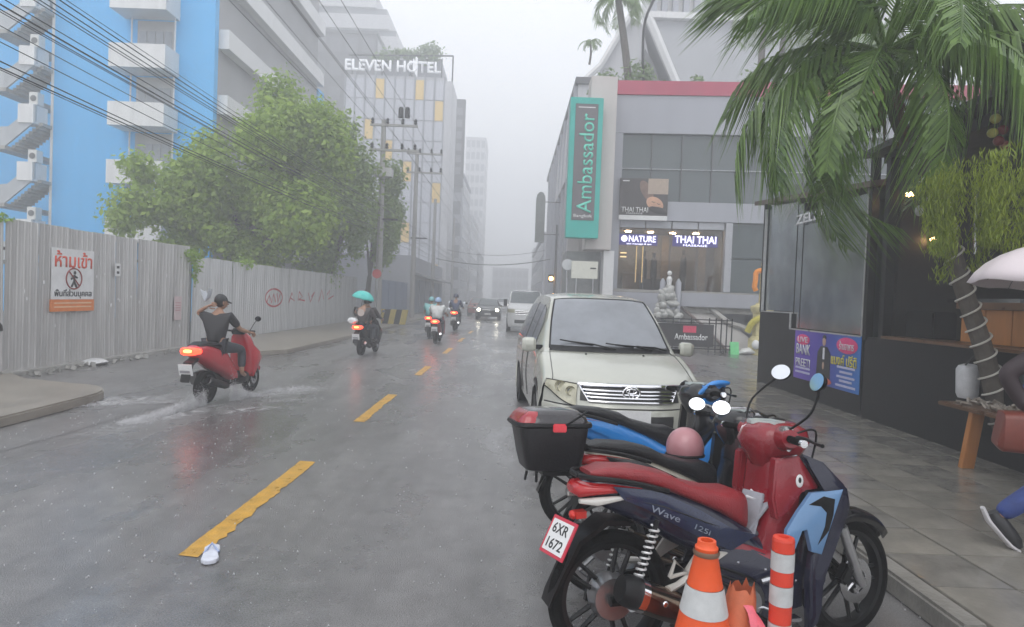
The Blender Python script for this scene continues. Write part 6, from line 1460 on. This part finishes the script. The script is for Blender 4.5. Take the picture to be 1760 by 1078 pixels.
def hand(mb, wrist, d, palm_n, L=.18, curl=.5, side=1):
    """palm + five bent fingers; d: direction forearm->fingers, palm_n: palm normal"""
    w = Vector(wrist); d = Vector(d).normalized(); n = Vector(palm_n).normalized(); s_ = d.cross(n).normalized() * side
    pc = w + d * L * .25
    mb.tube([w, w + d * L * .15, w + d * L * .42, w + d * L * .5], [.024, .036, .042, .034], 10, flat=.5)
    for i, (o_, l_) in enumerate(((-.030, .36), (-.010, .42), (.010, .40), (.029, .31))):
        b = w + d * L * .46 + s_ * o_; a1 = curl; p1 = b + (d * math.cos(a1) + n * math.sin(a1)) * L * l_ * .45
        p2 = p1 + (d * math.cos(a1 * 2.2) + n * math.sin(a1 * 2.2)) * L * l_ * .33; p3 = p2 + (d * math.cos(a1 * 3) + n * math.sin(a1 * 3)) * L * l_ * .24
        mb.tube([b, p1, p2, p3], [.0095, .009, .008, .006], 7)
    b = w + d * L * .16 - s_ * .032; mb.tube([b, b - s_ * .025 + d * .03 + n * .01, b - s_ * .03 + d * .06 + n * .03], [.012, .010, .008], 7)
def person(label, mtx, J, shirt, trousers, shoes, hat=None, sleeve='short', hatm=None, barefoot=False, poncho=None, group=None, look=(1, 0, 0), trouser_len=1.0):
    t_ = thing('person', label, 'person', mtx=mtx, group=group); J = {k: Vector(v) for k, v in J.items()}
    order = ['pel', 'wst', 'chs', 'nek', 'hdb', 'shL', 'elL', 'wrL', 'shR', 'elR', 'wrR', 'hiL', 'knL', 'anL', 'toL', 'hiR', 'knR', 'anR', 'toR']
    ix = {k: i for i, k in enumerate(order)}
    Rr = dict(pel=.12, wst=.11, chs=.125, nek=.055, hdb=.05, shL=.055, elL=.038, wrL=.026, shR=.055, elR=.038, wrR=.026, hiL=.085, knL=.052, anL=.036, toL=.028, hiR=.085, knR=.052, anR=.036, toR=.028)
    ed = [('pel', 'wst'), ('wst', 'chs'), ('chs', 'nek'), ('nek', 'hdb'), ('chs', 'shL'), ('shL', 'elL'), ('elL', 'wrL'), ('chs', 'shR'), ('shR', 'elR'), ('elR', 'wrR'), ('pel', 'hiL'), ('hiL', 'knL'), ('knL', 'anL'), ('anL', 'toL'), ('pel', 'hiR'), ('hiR', 'knR'), ('knR', 'anR'), ('anR', 'toR')]
    jb = MB(); lk = Vector(look).normalized(); hc = J['hdb'] + Vector((0, 0, .09)) + lk * .02
    side = lk.cross(Vector((0, 0, 1))).normalized()
    rot = Matrix((side, lk, Vector((0, 0, 1)))).transposed()
    def HP(x, y, z): return hc + rot @ Vector((x, y, z))
    tmp = MB().ball((0, 0, 0), (.075, .092, .115), 18, 12)
    for p in tmp.v:
        if p.z < -.02: p.x *= 1 + (p.z + .02) * 2.2; p.y *= 1 + (p.z + .02) * 1.2
    jb.add([hc + rot @ p for p in tmp.v], tmp.f)
    jb.tube([HP(0, .085, .015), HP(0, .108, -.02), HP(0, .09, -.03)], [.008, .014, .010], 7)         # nose
    for s_ in (-1, 1): jb.ball(tuple(HP(.075 * s_, -.005, -.01)), (.012, .018, .03), 8, 6)            # ears
    jb.tube([HP(-.024, .086, -.058), HP(0, .092, -.06), HP(.024, .086, -.058)], .006, 5)             # lips
    for s_, k in ((1, 'L'), (-1, 'R')):
        d = (J['wr' + k] - J['el' + k]).normalized(); pn = J.get('pn' + k, Vector((0, 0, -1)))
        pn = (pn - d * pn.dot(d)).normalized(); hand(jb, J['wr' + k], J.get('hd' + k, d), pn, curl=J_c.get(k, .6), side=s_)
    b_ = skin_obj('body', [J[k] for k in order], [(ix[a], ix[b]) for a, b in ed], [Rr[k] for k in order], skin, t_, 2, jb)
    for s_ in (-1, 1): MB().ball(tuple(HP(.03 * s_, .083, .012)), (.011, .008, .007), 8, 6).build('eye', blk, t_)
    # shirt
    o2 = ['pel', 'wst', 'chs', 'nk', 'shL', 'elL', 'shR', 'elR']; S_ = dict(J); S_['nk'] = J['chs'].lerp(J['nek'], .55)
    R2 = dict(pel=.145, wst=.138, chs=.152, nk=.07, shL=.082, elL=.06, shR=.082, elR=.06); E2 = [('pel', 'wst'), ('wst', 'chs'), ('chs', 'nk'), ('chs', 'shL'), ('shL', 'elL'), ('chs', 'shR'), ('shR', 'elR')]
    if sleeve == 'long': o2 += ['wrL', 'wrR']; R2.update(wrL=.04, wrR=.04); E2 += [('elL', 'wrL'), ('elR', 'wrR')]
    else:
        for k in 'LR': S_['el' + k] = J['sh' + k].lerp(J['el' + k], .8)
    if poncho:
        R2.update(pel=.22, wst=.2, chs=.18, shL=.12, shR=.12, elL=.10, elR=.10)
    i2 = {k: i for i, k in enumerate(o2)}
    skin_obj('poncho' if poncho else 'shirt', [S_[k] for k in o2], [(i2[a], i2[b]) for a, b in E2], [R2[k] for k in o2], poncho or shirt, t_, 2)
    o3 = ['pel', 'hiL', 'knL', 'anL', 'hiR', 'knR', 'anR']; S3 = dict(J)
    for k in 'LR': S3['an' + k] = J['kn' + k].lerp(J['an' + k], trouser_len)
    R3 = dict(pel=.14, hiL=.105, knL=.075, anL=.06, hiR=.105, knR=.075, anR=.06); E3 = [('pel', 'hiL'), ('hiL', 'knL'), ('knL', 'anL'), ('pel', 'hiR'), ('hiR', 'knR'), ('knR', 'anR')]
    i3 = {k: i for i, k in enumerate(o3)}
    skin_obj('trousers', [S3[k] for k in o3], [(i3[a], i3[b]) for a, b in E3], [R3[k] for k in o3], trousers, t_, 2)
    if not barefoot:
        for k in 'LR':
            a, b = J['an' + k], J['to' + k]; d = (b - a); d.normalize()
            MB().tube([a - d * .05 + Vector((0, 0, -.02)), a + Vector((0, 0, -.02)), a.lerp(b, .6) + Vector((0, 0, -.01)), b, b + d * .04], [.035, .048, .048, .042, .02], 12).build('shoe', shoes, t_)
    def hp(): return [HP(*p) for p in ()]
    tmp = MB()
    if hat == 'cap':
        tmp.lathe([(0, .128)] + [(.092 * math.sin(a), .02 + .108 * math.cos(a)) for a in np.linspace(.15, 1.55, 8)], (0, 0, 0), 'z', 20)
        mb = MB().add([HP(p.x, p.y * 1.1 - .004, p.z) for p in tmp.v], tmp.f)
        q = MB().prism([(-.065, .07), (-.055, .14), (0, .165), (.055, .14), (.065, .07)], .022, .032, 'xy'); mb.add([HP(p.x, p.y, p.z - (p.y - .07) * .25) for p in q.v], q.f)
        mb.build('cap', hatm, t_, smooth=60)
        q = MB().ball((0, -.02, .005), (.081, .09, .10), 16, 10); MB().add([HP(*p) for p in q.v if True], q.f).build('hair', hair, t_, smooth=60)
    elif hat == 'helmet':
        tmp.lathe([(0, .15)] + [(.118 * math.sin(a), .01 + .14 * math.cos(a)) for a in np.linspace(.15, 1.9, 12)], (0, 0, 0), 'z', 20)
        MB().add([HP(p.x, p.y * 1.12 - .015, p.z) for p in tmp.v], tmp.f).build('helmet', hatm, t_, smooth=60)
        q = MB().lathe([(.121, -.04), (.125, -.03), (.121, -.02)], (0, 0, 0), 'z', 20); MB().add([HP(p.x, p.y * 1.12 - .015, p.z) for p in q.v], q.f).build('helmet_trim', black_plastic, t_)
    else:
        q = MB().ball((0, -.018, .022), (.084, .094, .108), 18, 12); MB().add([HP(*p) for p in q.v], q.f).build('hair', hair, t_, smooth=60)
    return t_
J_c = {'L': .6, 'R': .6}
# seated rider pose (x forward, y left; scooter frame coords)
def ride_pose(dx=0, dz=0, lean=.08, **k):
    J = dict(pel=(.26, 0, .86), wst=(.25 + lean * .3, 0, 1.02), chs=(.27 + lean, 0, 1.25), nek=(.28 + lean * 1.3, 0, 1.39), hdb=(.31 + lean * 1.4, 0, 1.44),
             shL=(.28 + lean, .19, 1.31), elL=(.46 + lean, .27, 1.10), wrL=(.70, .30, 1.05), shR=(.28 + lean, -.19, 1.31), elR=(.46 + lean, -.27, 1.10), wrR=(.70, -.30, 1.05),
             hiL=(.30, .10, .84), knL=(.70, .17, .78), anL=(.66, .16, .40), toL=(.82, .17, .34), hiR=(.30, -.10, .84), knR=(.70, -.17, .78), anR=(.66, -.16, .40), toR=(.82, -.17, .34))
    J.update(k); return {a: (Vector(b) + Vector((dx, 0, dz))) if not a.startswith(('pn', 'hd')) else Vector(b) for a, b in J.items()}
def scooter(label, mtx, body, dark=black_plastic, lit=True, group='scooters and riders on the wet road', plate_txt=None, seatm=None):
    t_ = thing('scooter', label, 'scooter', mtx=mtx, group=group)
    Rw = .25
    wheel(t_, (0, 0, Rw), Rw, .12, 5, blackrim, 0, False); wheel(t_, (1.28, 0, Rw), Rw, .10, 5, blackrim, .05)
    MB().hull([(-.40, .80, .85, .05), (-.33, .74, .90, .11), (-.15, .64, .92, .14), (.1, .50, .86, .155), (.35, .40, .80, .16), (.5, .32, .62, .16), (.62, .27, .46, .155)], 'x', 20, 3).build('tail_body', body, t_, smooth=50)
    MB().hull([(-.30, .88, .91, .10), (-.15, .87, .95, .13), (.1, .85, .93, .15), (.3, .79, .84, .15), (.48, .76, .82, .12), (.55, .74, .79, .06)], 'x', 18, 2.8).build('seat', seatm or blackseat, t_, smooth=60)
    MB().hull([(-.12, .30, .48, .05, .12), (.1, .22, .50, .07, .12), (.4, .22, .42, .08, .10), (.5, .25, .38, .05, .08)], 'x', 14, 3).build('engine_case', mat('engine_metal', (.1, .1, .1), .4, .8), t_)
    MB().tube([(.45, -.10, .2), (.25, -.16, .25), (-.15, -.19, .36), (-.22, -.19, .38)], [.02, .055, .06, .05], 12).build('exhaust', black_metal, t_)
    MB().tube([(-.20, -.19, .372), (-.24, -.19, .388)], [.046, .044], 12).build('exhaust_ring', chrome, t_)
    MB().hull([(.58, .20, .34, .16), (.8, .20, .36, .17), (1.0, .22, .42, .15), (1.06, .26, .44, .1)], 'x', 16, 3.5).build('floorboard', dark, t_)
    MB().hull([(.24, .95, 1.02, .12), (.4, .93, 1.08, .19), (.62, .95, 1.12, .21), (.8, .92, 1.12, .20), (.95, .90, 1.06, .16), (1.02, .90, 1.0, .10)], 'z', 20, 2.8).build('front_cowl', body, t_, smooth=50)
    for s_ in (-1, 1): MB().prism([(1.0, .85), (1.22, .72), (1.30, .60), (1.18, .45), (1.04, .30), (.98, .5)], s_ * .12, s_ * .19, 'xz', .2, s_ * .02).build('wing_panel', body, t_, smooth=50)
    MB().hull([(1.0, .5, .6, .02), (1.12, .48, .57, .055), (1.28, .47, .56, .065), (1.42, .42, .52, .055), (1.55, .34, .42, .03)], 'x', 12, 2.4).build('front_fender', body, t_, smooth=60)
    for s_ in (-1, 1): MB().tube([(1.28, .08 * s_, Rw), (1.10, .08 * s_, .70)], .02, 8).build('fork_leg', black_metal, t_)
    MB().tube([(.78, -.34, 1.06), (.88, -.18, 1.06), (.90, 0, 1.05), (.88, .18, 1.06), (.78, .34, 1.06)], .016, 8).build('handlebar', black_metal, t_)
    MB().hull([(1.0, .83, .97, .10), (1.05, .82, .98, .12), (1.10, .84, .96, .08)], 'z', 14, 2.6).build('headset_cowl', dark, t_, smooth=60)
    for s_ in (-1, 1): mirror_part(t_, (.86, .22 * s_, 1.07), (.90, .28 * s_, 1.2), (.88, .34 * s_, 1.26), (-1, 0, .05))
    tl = MB().hull([(-.44, .80, .86, .10), (-.41, .76, .88, .135), (-.32, .77, .87, .15)], 'x', 16, 3).build('tail_light', tail_on if lit else tail_red, t_, smooth=50)
    if lit: MB().hull([(-.452, .805, .845, .06), (-.43, .80, .85, .07)], 'x', 12, 3).build('lamp_core', tail_core, tl)
    MB().add([(-.28, -.07, .72), (-.42, -.08, .66), (-.50, -.07, .40), (-.28, .07, .72), (-.42, .08, .66), (-.50, .07, .40), (-.26, -.06, .68), (-.40, -.07, .62), (-.48, -.06, .38), (-.26, .06, .68), (-.40, .07, .62), (-.48, .06, .38)],
             [(0, 3, 4, 1), (1, 4, 5, 2), (6, 7, 10, 9), (7, 8, 11, 10), (0, 1, 7, 6), (1, 2, 8, 7), (3, 9, 10, 4), (4, 10, 11, 5), (2, 5, 11, 8)]).build('rear_fender', black_plastic, t_)
    MB().box((-.48, 0, .56), (.012, .21, .17), (0, R(-14), 0)).build('number_plate', plate_w, t_, bevel=.003)
    mb = MB().box((-.489, 0, .59), (.006, .15, .035), (0, R(-14), 0)).box((-.499, 0, .535), (.006, .15, .035), (0, R(-14), 0)); mb.build('plate_print', mat('plate_grey_print', (.3, .3, .32), .5), t_)
    return t_
def road_m(x, y, deg, lean=0): return Matrix.Translation((x, y, 0)) @ Matrix.Rotation(R(deg), 4, 'Z') @ Matrix.Rotation(R(lean), 4, 'X')
glossred = mat('glossy_red', (.48, .015, .03), .18, var=.08, coat=.6)
tee = mat('black_tee', (.018, .017, .02), .6, var=.3, scale=9, bump=.3, bs=25); jean = mat('dark_jeans', (.035, .038, .05), .6, var=.25, scale=12); capm = mat('cap_black', (.015, .015, .017), .5)
# rider 1: red scooter, hand at the back of the neck
m1 = road_m(-4.10, 8.62, 83, -1) @ Matrix.Scale(.9, 4)
scooter('glossy red scooter spraying water, ridden past the grey fence', m1, glossred, plate_txt='x')
J1 = ride_pose(lean=.04, shL=(.31, .19, 1.30), elL=(.31, .34, 1.36), wrL=(.22, .12, 1.46), hdL=(-.1, -1, .3), pnL=(1, 0, 0), elR=(.50, -.26, 1.10), anL=(.66, .18, .40), anR=(.66, -.20, .40))
person('person in black t-shirt and black cap riding the red scooter, one hand behind the head', m1, J1, tee, jean, tee, hat='cap', hatm=capm, look=(.8, -.55, -.15), barefoot=True, trouser_len=.8)
bg_ = MB(); rr = random.Random(12)
for k in range(5):
    a = rr.uniform(-.5, .5); bg_.tube(smooth_curve([(0, 0, 0), (rr.uniform(-.04, .04), a * .12, .07), (rr.uniform(-.05, .05), a * .3 + .03, .15 + rr.random() * .05)], 4), [.012, .018, .026, .03, .034, .032, .028, .016, .006], 7, flat=.3)
o = bg_.build('plastic_bag', mat('clear_plastic', (.62, .66, .72), .2, var=.2, alpha=.55)); o.matrix_world = m1 @ Matrix.Translation((.22, .15, 1.54)); tag(o, 'wisp of clear plastic bag fluttering above the scooter rider', 'bag')
# riders 2: driver and passenger with teal umbrella
m2 = road_m(-3.72, 15.9, 84, 0) @ Matrix.Scale(.88, 4)
scooter('dark scooter with lit tail lamp carrying a rider under a teal umbrella', m2, bigblack)
dkc = mat('dark_jacket', (.05, .04, .04), .6, var=.25, scale=9)
person('person in dark jacket driving the scooter, hidden behind the umbrella holder', m2, ride_pose(dx=.12), dkc, jean, capm, look=(1, 0, -.05), sleeve='long', hat='helmet', hatm=capm)
J_c = {'L': 1.0, 'R': .9}
Jp = ride_pose(dx=-.22, lean=.05, elL=(.36, .26, 1.12), wrL=(.52, .16, 1.22), hdL=(.2, -.3, 1), pnL=(0, -1, 0), wrR=(.50, -.2, 1.0), knL=(.60, .2, .80), knR=(.60, -.2, .80), anL=(.5, .22, .46), anR=(.5, -.22, .46), toL=(.64, .23, .42), toR=(.64, -.23, .42))
P2 = person('person in dark jacket with round white back print riding pillion and holding a teal umbrella', m2, Jp, dkc, jean, capm, sleeve='long', look=(1, -.1, 0))
MB().lathe([(0, 0), (.10, 0), (.10, .01), (0, .01)], (-.12, 0, 1.22), 'x', 20).build('back_print', mat('print_cream', (.5, .44, .40), .6), P2)
def umbrella(label, mtx, m, r, handle, folds=8, cup=.28):
    t_ = thing('umbrella', label, 'umbrella', mtx=mtx); mb = MB(); vs = [(0, 0, cup)]; nr = 7; na = folds * 5
    for i in range(1, nr + 1):
        for j in range(na):
            a = 2 * math.pi * j / na; u = i / nr; sc_ = 1 - .05 * math.sin(j / 5 * math.pi) ** 2 * u; z = cup * math.cos(u * 1.35) / 1 - .018 * math.sin(j / 5 * math.pi) ** 2 * u
            vs.append((r * math.sin(u * 1.35) / math.sin(1.35) * sc_ * math.cos(a), r * math.sin(u * 1.35) / math.sin(1.35) * sc_ * math.sin(a), z))
    fs = [(0, 1 + j, 1 + (j + 1) % na) for j in range(na)] + [(1 + (i - 1) * na + j, 1 + i * na + j, 1 + i * na + (j + 1) % na, 1 + (i - 1) * na + (j + 1) % na) for i in range(1, nr) for j in range(na)]
    o = mb.add(vs, fs).build('canopy', m, t_, smooth=50); o.modifiers.new('thickness', 'SOLIDIFY').thickness = .002
    MB().tube([(0, 0, cup + .04), (0, 0, -handle)], .006, 6).tube([(0, 0, -handle), (0, 0, -handle - .1)], .014, 8).build('shaft', black_metal, t_)
    for k in range(folds):
        a = 2 * math.pi * k / folds
        MB().tube([(r * math.sin(u * 1.35) / math.sin(1.35) * .985 * math.cos(a), r * math.sin(u * 1.35) / math.sin(1.35) * .985 * math.sin(a), cup * math.cos(u * 1.35) - .006) for u in np.linspace(0, 1, 7)], .003, 4).build('rib', steel, t_)
    return t_
umbrella('small teal umbrella held over the riders on the dark scooter', m2 @ Matrix.Translation((.36, .13, 1.56)) @ Matrix.Rotation(.22, 4, 'X'), mat('teal_cloth', (.08, .55, .50), .4, var=.1, scale=4), .33, .36)
o = MB().hull([(-.12, .0, .1, .08), (-.05, -.02, .16, .14), (.05, -.02, .15, .14), (.12, .02, .1, .08)], 'x', 12, 2).build('plastic_bag', mat('bag_white', (.7, .7, .7), .4)); o.matrix_world = m2 @ Matrix.Translation((-.30, .16, .93)); tag(o, 'white carrier bag hanging at the back of the dark scooter', 'bag')
# rider 3 blue-white helmet
J_c = {'L': .7, 'R': .7}
m3 = road_m(-2.42, 20.5, 90, 0) @ Matrix.Scale(.9, 4)
scooter('scooter with twin red tail lamps, middle one of the three farther scooters', m3, mat('dark_red_gloss', (.25, .02, .03), .2, coat=.5))
person('person in white rain cape and pale blue helmet on the middle far scooter', m3, ride_pose(), tee, jean, capm, hat='helmet', hatm=mat('helmet_blue', (.30, .42, .62), .3), poncho=mat('cape_white', (.55, .56, .55), .3, var=.3, scale=6), look=(1, 0, 0))
m4 = road_m(-2.98, 23.2, 90, 0) @ Matrix.Scale(.9, 4)
scooter('scooter ahead on the left carrying a rider in a teal poncho', m4, bigblack)
person('person in long teal poncho with hood on the left far scooter', m4, ride_pose(), tee, jean, capm, hat='helmet', hatm=mat('hood_teal', (.22, .48, .50), .35), poncho=mat('poncho_teal', (.16, .42, .42), .35, var=.3, scale=6), look=(1, 0, 0))
m5 = road_m(-2.55, 28.5, 90, 0)
scooter('farthest dark scooter, just right of the poncho rider', m5, navy)
person('person in dark blue jacket on the farthest scooter', m5, ride_pose(), mat('navy_jacket', (.04, .06, .14), .5), jean, capm, hat='helmet', hatm=mat('helmet_dark', (.06, .07, .12), .3), sleeve='long', look=(1, 0, 0))
# pedestrian with pink umbrella at right edge, walking to the right, rear foot in view
mp_ = Matrix.Translation((3.48, 4.05, .12)) @ Matrix.Rotation(R(-25), 4, 'Z')
Jw = dict(pel=(0, 0, .92), wst=(.01, 0, 1.06), chs=(.03, 0, 1.30), nek=(.04, 0, 1.44), hdb=(.06, 0, 1.49), shL=(.02, .19, 1.37), elL=(.10, .30, 1.12), wrL=(.28, .26, 1.22), hdL=(.2, -.1, 1), pnL=(1, -.5, 0),
          shR=(.02, -.19, 1.37), elR=(-.33, -.22, 1.12), wrR=(-.20, -.22, .90), hiL=(.0, .10, .90), knL=(.22, .11, .52), anL=(.30, .11, .09), toL=(.44, .12, .05),
          hiR=(0, -.10, .90), knR=(-.02, -.11, .47), anR=(-.30, -.12, .20), toR=(-.20, -.12, .05))
PW = person('person in dark top, blue jeans and black sneakers walking off under the pink umbrella', mp_, Jw, mat('dark_brown_top', (.035, .02, .025), .6, var=.2), mat('blue_jeans', (.03, .06, .24), .6, var=.25, scale=14, bump=.3, bs=60), mat('sneaker_black', (.025, .025, .028), .4, var=.2), sleeve='long', look=(1, .1, 0))
for k in ('R', 'L'):
    a, b = Vector(Jw['an' + k]), Vector(Jw['to' + k]); d = (b - a).normalized(); dn = Vector((.35, 0, -1)) if k == 'R' else Vector((0, 0, -1)); dn = (dn - d * dn.dot(d)).normalized()
    MB().tube([a - d * .08 + dn * .045, a + dn * .058, a.lerp(b, .55) + dn * .045, b + dn * .035, b + d * .06 + dn * .01], [.030, .040, .040, .042, .022], 12, flat=.45).build('shoe_sole', mat('sole_white', (.62, .60, .62), .4), PW)
rb = MB().hull([(-.16, .55, .60, .12), (-.12, .50, .86, .16), (.10, .50, .88, .16), (.14, .55, .80, .12)], 'x', 16, 5); o = rb.build('bag', mat('red_bag', (.17, .035, .022), .45, var=.2)); o.matrix_world = mp_ @ Matrix.Translation((-.25, -.21, .30)) @ Matrix.Scale(.68, 4); o.name = 'carrier_bag'; tag(o, 'rust red carrier bag held by the walker at the right edge', 'bag')
umbrella('pale pink umbrella held by the walker at the right edge', Matrix.Translation((3.58, 4.05, 1.72)) @ Matrix.Rotation(.05, 4, 'Y'), mat('pink_cloth', (.74, .66, .68), .45, var=.06, scale=3), .60, .55, cup=.38)

# ------------------------------------------------------------------ water: wheel spray and raindrop splashes
spray = bpy.data.materials.new('spray_water'); spray.use_nodes = True; t = spray.node_tree; b_ = t.nodes['Principled BSDF']
b_.inputs['Base Color'].default_value = (.78, .78, .80, 1); b_.inputs['Roughness'].default_value = .3
tc = t.nodes.new('ShaderNodeTexCoord'); n_ = t.nodes.new('ShaderNodeTexNoise'); n_.inputs['Scale'].default_value = 6; t.links.new(tc.outputs['Object'], n_.inputs['Vector'])
mr = t.nodes.new('ShaderNodeMapRange'); mr.inputs[1].default_value = .4; mr.inputs[2].default_value = .7; mr.inputs[3].default_value = .3; mr.inputs[4].default_value = .75; t.links.new(n_.outputs[0], mr.inputs[0]); t.links.new(mr.outputs[0], b_.inputs['Alpha'])
rs = np.random.default_rng(8)
def drops(name, label, P, s):
    n = len(P); base = np.array([[1, 0, 0], [-.5, .87, 0], [-.5, -.87, 0], [0, 0, 1.6]]) ; s = np.asarray(s).reshape(n, 1, 1)
    v = (P[:, None, :] + base[None] * s).reshape(-1, 3); fi = np.array([[0, 2, 1], [0, 1, 3], [1, 2, 3], [2, 0, 3]])
    f = (np.arange(n)[:, None, None] * 4 + fi[None]).reshape(-1, 3)
    o = bpy.data.objects.new(name, np_mesh(name, v, f, spray)); col.objects.link(o); tag(o, label, None, None, 'stuff'); return o
def spray_cloud(x0, y0, dx, dy, n, h, wid, seed):
    rs = np.random.default_rng(seed); u = rs.random(n) ** .8
    x = x0 + dx * u + rs.normal(size=n) * wid * (.25 + u); y = y0 + dy * u + rs.normal(size=n) * wid * (.25 + u)
    z = np.abs(rs.normal(size=n)) * h * np.exp(-2.2 * u) + .004
    return np.stack([x, y, z], 1)
P_ = np.concatenate([spray_cloud(-4.02, 8.5, -.25, -1.3, 16000, .12, .05, 1), spray_cloud(-3.85, 8.8, .1, .6, 6000, .20, .05, 2), spray_cloud(-3.75, 9.6, .5, .7, 2600, .06, .15, 6),
                     spray_cloud(-4.5, 8.6, -2.0, -.9, 3500, .025, .13, 3), spray_cloud(-3.4, 8.9, .5, .4, 350, .02, .10, 4), spray_cloud(-3.72, 15.8, 0, -.6, 250, .05, .09, 5), spray_cloud(-2.42, 20.3, 0, -.8, 300, .07, .09, 9), spray_cloud(-3.4, 16.2, .3, .8, 200, .05, .12, 10)])
drops('wheel_spray', 'white water spray thrown by the scooter wheels', P_, rs.uniform(.0015, .0068, len(P_)))
# thin foamy trails on the wet road behind the scooter
foam = bpy.data.materials.new('foam_trail'); foam.use_nodes = True; t = foam.node_tree; b_ = t.nodes['Principled BSDF']
b_.inputs['Base Color'].default_value = (.6, .6, .61, 1); b_.inputs['Roughness'].default_value = .25
tc = t.nodes.new('ShaderNodeTexCoord'); n_ = t.nodes.new('ShaderNodeTexNoise'); n_.inputs['Scale'].default_value = 8; n_.inputs['Detail'].default_value = 9; n_.inputs['Roughness'].default_value = .7; t.links.new(tc.outputs['Object'], n_.inputs['Vector'])
at = t.nodes.new('ShaderNodeSeparateXYZ'); uvn = t.nodes.new('ShaderNodeUVMap'); t.links.new(uvn.outputs[0], at.inputs[0])
def mathn(op, a, b):
    q = t.nodes.new('ShaderNodeMath'); q.operation = op
    for i, w in enumerate((a, b)):
        if isinstance(w, (int, float)): q.inputs[i].default_value = w
        else: t.links.new(w, q.inputs[i])
    return q.outputs[0]
ed_ = mathn('SUBTRACT', 1, mathn('ABSOLUTE', mathn('MULTIPLY', mathn('SUBTRACT', at.outputs['Y'], .5), 2), 0))
en_ = mathn('SUBTRACT', 1, mathn('ABSOLUTE', mathn('MULTIPLY', mathn('SUBTRACT', at.outputs['X'], .4), 1.6), 0))
aa = mathn('MULTIPLY', mathn('MULTIPLY', ed_, en_), mathn('SUBTRACT', mathn('MULTIPLY', n_.outputs[0], 7.0), 3.0)); q_ = t.nodes.new('ShaderNodeClamp'); t.links.new(aa, q_.inputs[0]); q_.inputs[2].default_value = .75; t.links.new(q_.outputs[0], b_.inputs['Alpha'])
def trail(pts, w):
    pts = smooth_curve([(x, y, .006) for x, y in pts], 8); vs = []; k = len(pts); nv = 4
    for i, p in enumerate(pts):
        d = (pts[min(i + 1, k - 1)] - pts[max(i - 1, 0)]).normalized(); a = Vector((-d.y, d.x, 0)) * w / 2
        for j in range(nv + 1): vs.append(p + a * (2 * j / nv - 1))
    mb = MB().add(vs, [(i * (nv + 1) + j, (i + 1) * (nv + 1) + j, (i + 1) * (nv + 1) + j + 1, i * (nv + 1) + j + 1) for i in range(k - 1) for j in range(nv)])
    o = mb.build('foam_trail', foam, smooth=0, fix=False); uv = o.data.uv_layers.new(name='UVMap')
    for lp_ in o.data.loops:
        vi = lp_.vertex_index; uv.data[lp_.index].uv = ((vi // (nv + 1)) / (k - 1), (vi % (nv + 1)) / nv)
    tag(o, kind='stuff')
trail([(-3.95, 8.6), (-4.05, 7.9), (-4.25, 7.2), (-4.35, 6.4)], .6); trail([(-4.5, 9.1), (-5.3, 8.6), (-6.1, 8.1), (-7.0, 7.7)], .9); trail([(-4.0, 9.3), (-3.5, 9.6), (-3.0, 10.4)], .7)
trail([(-3.6, 8.0), (-3.3, 8.4), (-2.9, 8.6)], .35)
# raindrop splashes on the road and on roofs: tiny crowns of water
n = 4500; yy = 2.4 + 14 * rs.random(n) ** 1.6; xx = rs.uniform(-6, 2.2, n) * np.minimum(1, .35 + yy / 10)
hx = rs.uniform(-6, 2, 40); hy = rs.uniform(2.5, 14, 40); k_ = rs.integers(0, 40, n); sel = rs.random(n) < .55; xx = np.where(sel, np.clip(hx[k_] + rs.normal(size=n) * .5, -6, 2.2), xx); yy = np.where(sel, np.abs(hy[k_] + rs.normal(size=n) * .5) + .2, yy); P_ = np.stack([xx, yy, np.full(n, .002)], 1); drops('rain_splashes', 'tiny white raindrop splashes all over the road', P_, (.0016 + .007 * rs.random(n) ** 2) * (1 + .02 * yy))
n = 500; P_ = np.stack([rs.uniform(.6, 1.85, n), rs.uniform(8.6, 11, n), 1.735 + rs.random(n) ** 2 * .03], 1); drops('roof_splashes', 'fine rain splashes over the roof of the people carrier', P_, rs.uniform(.001, .003, n))
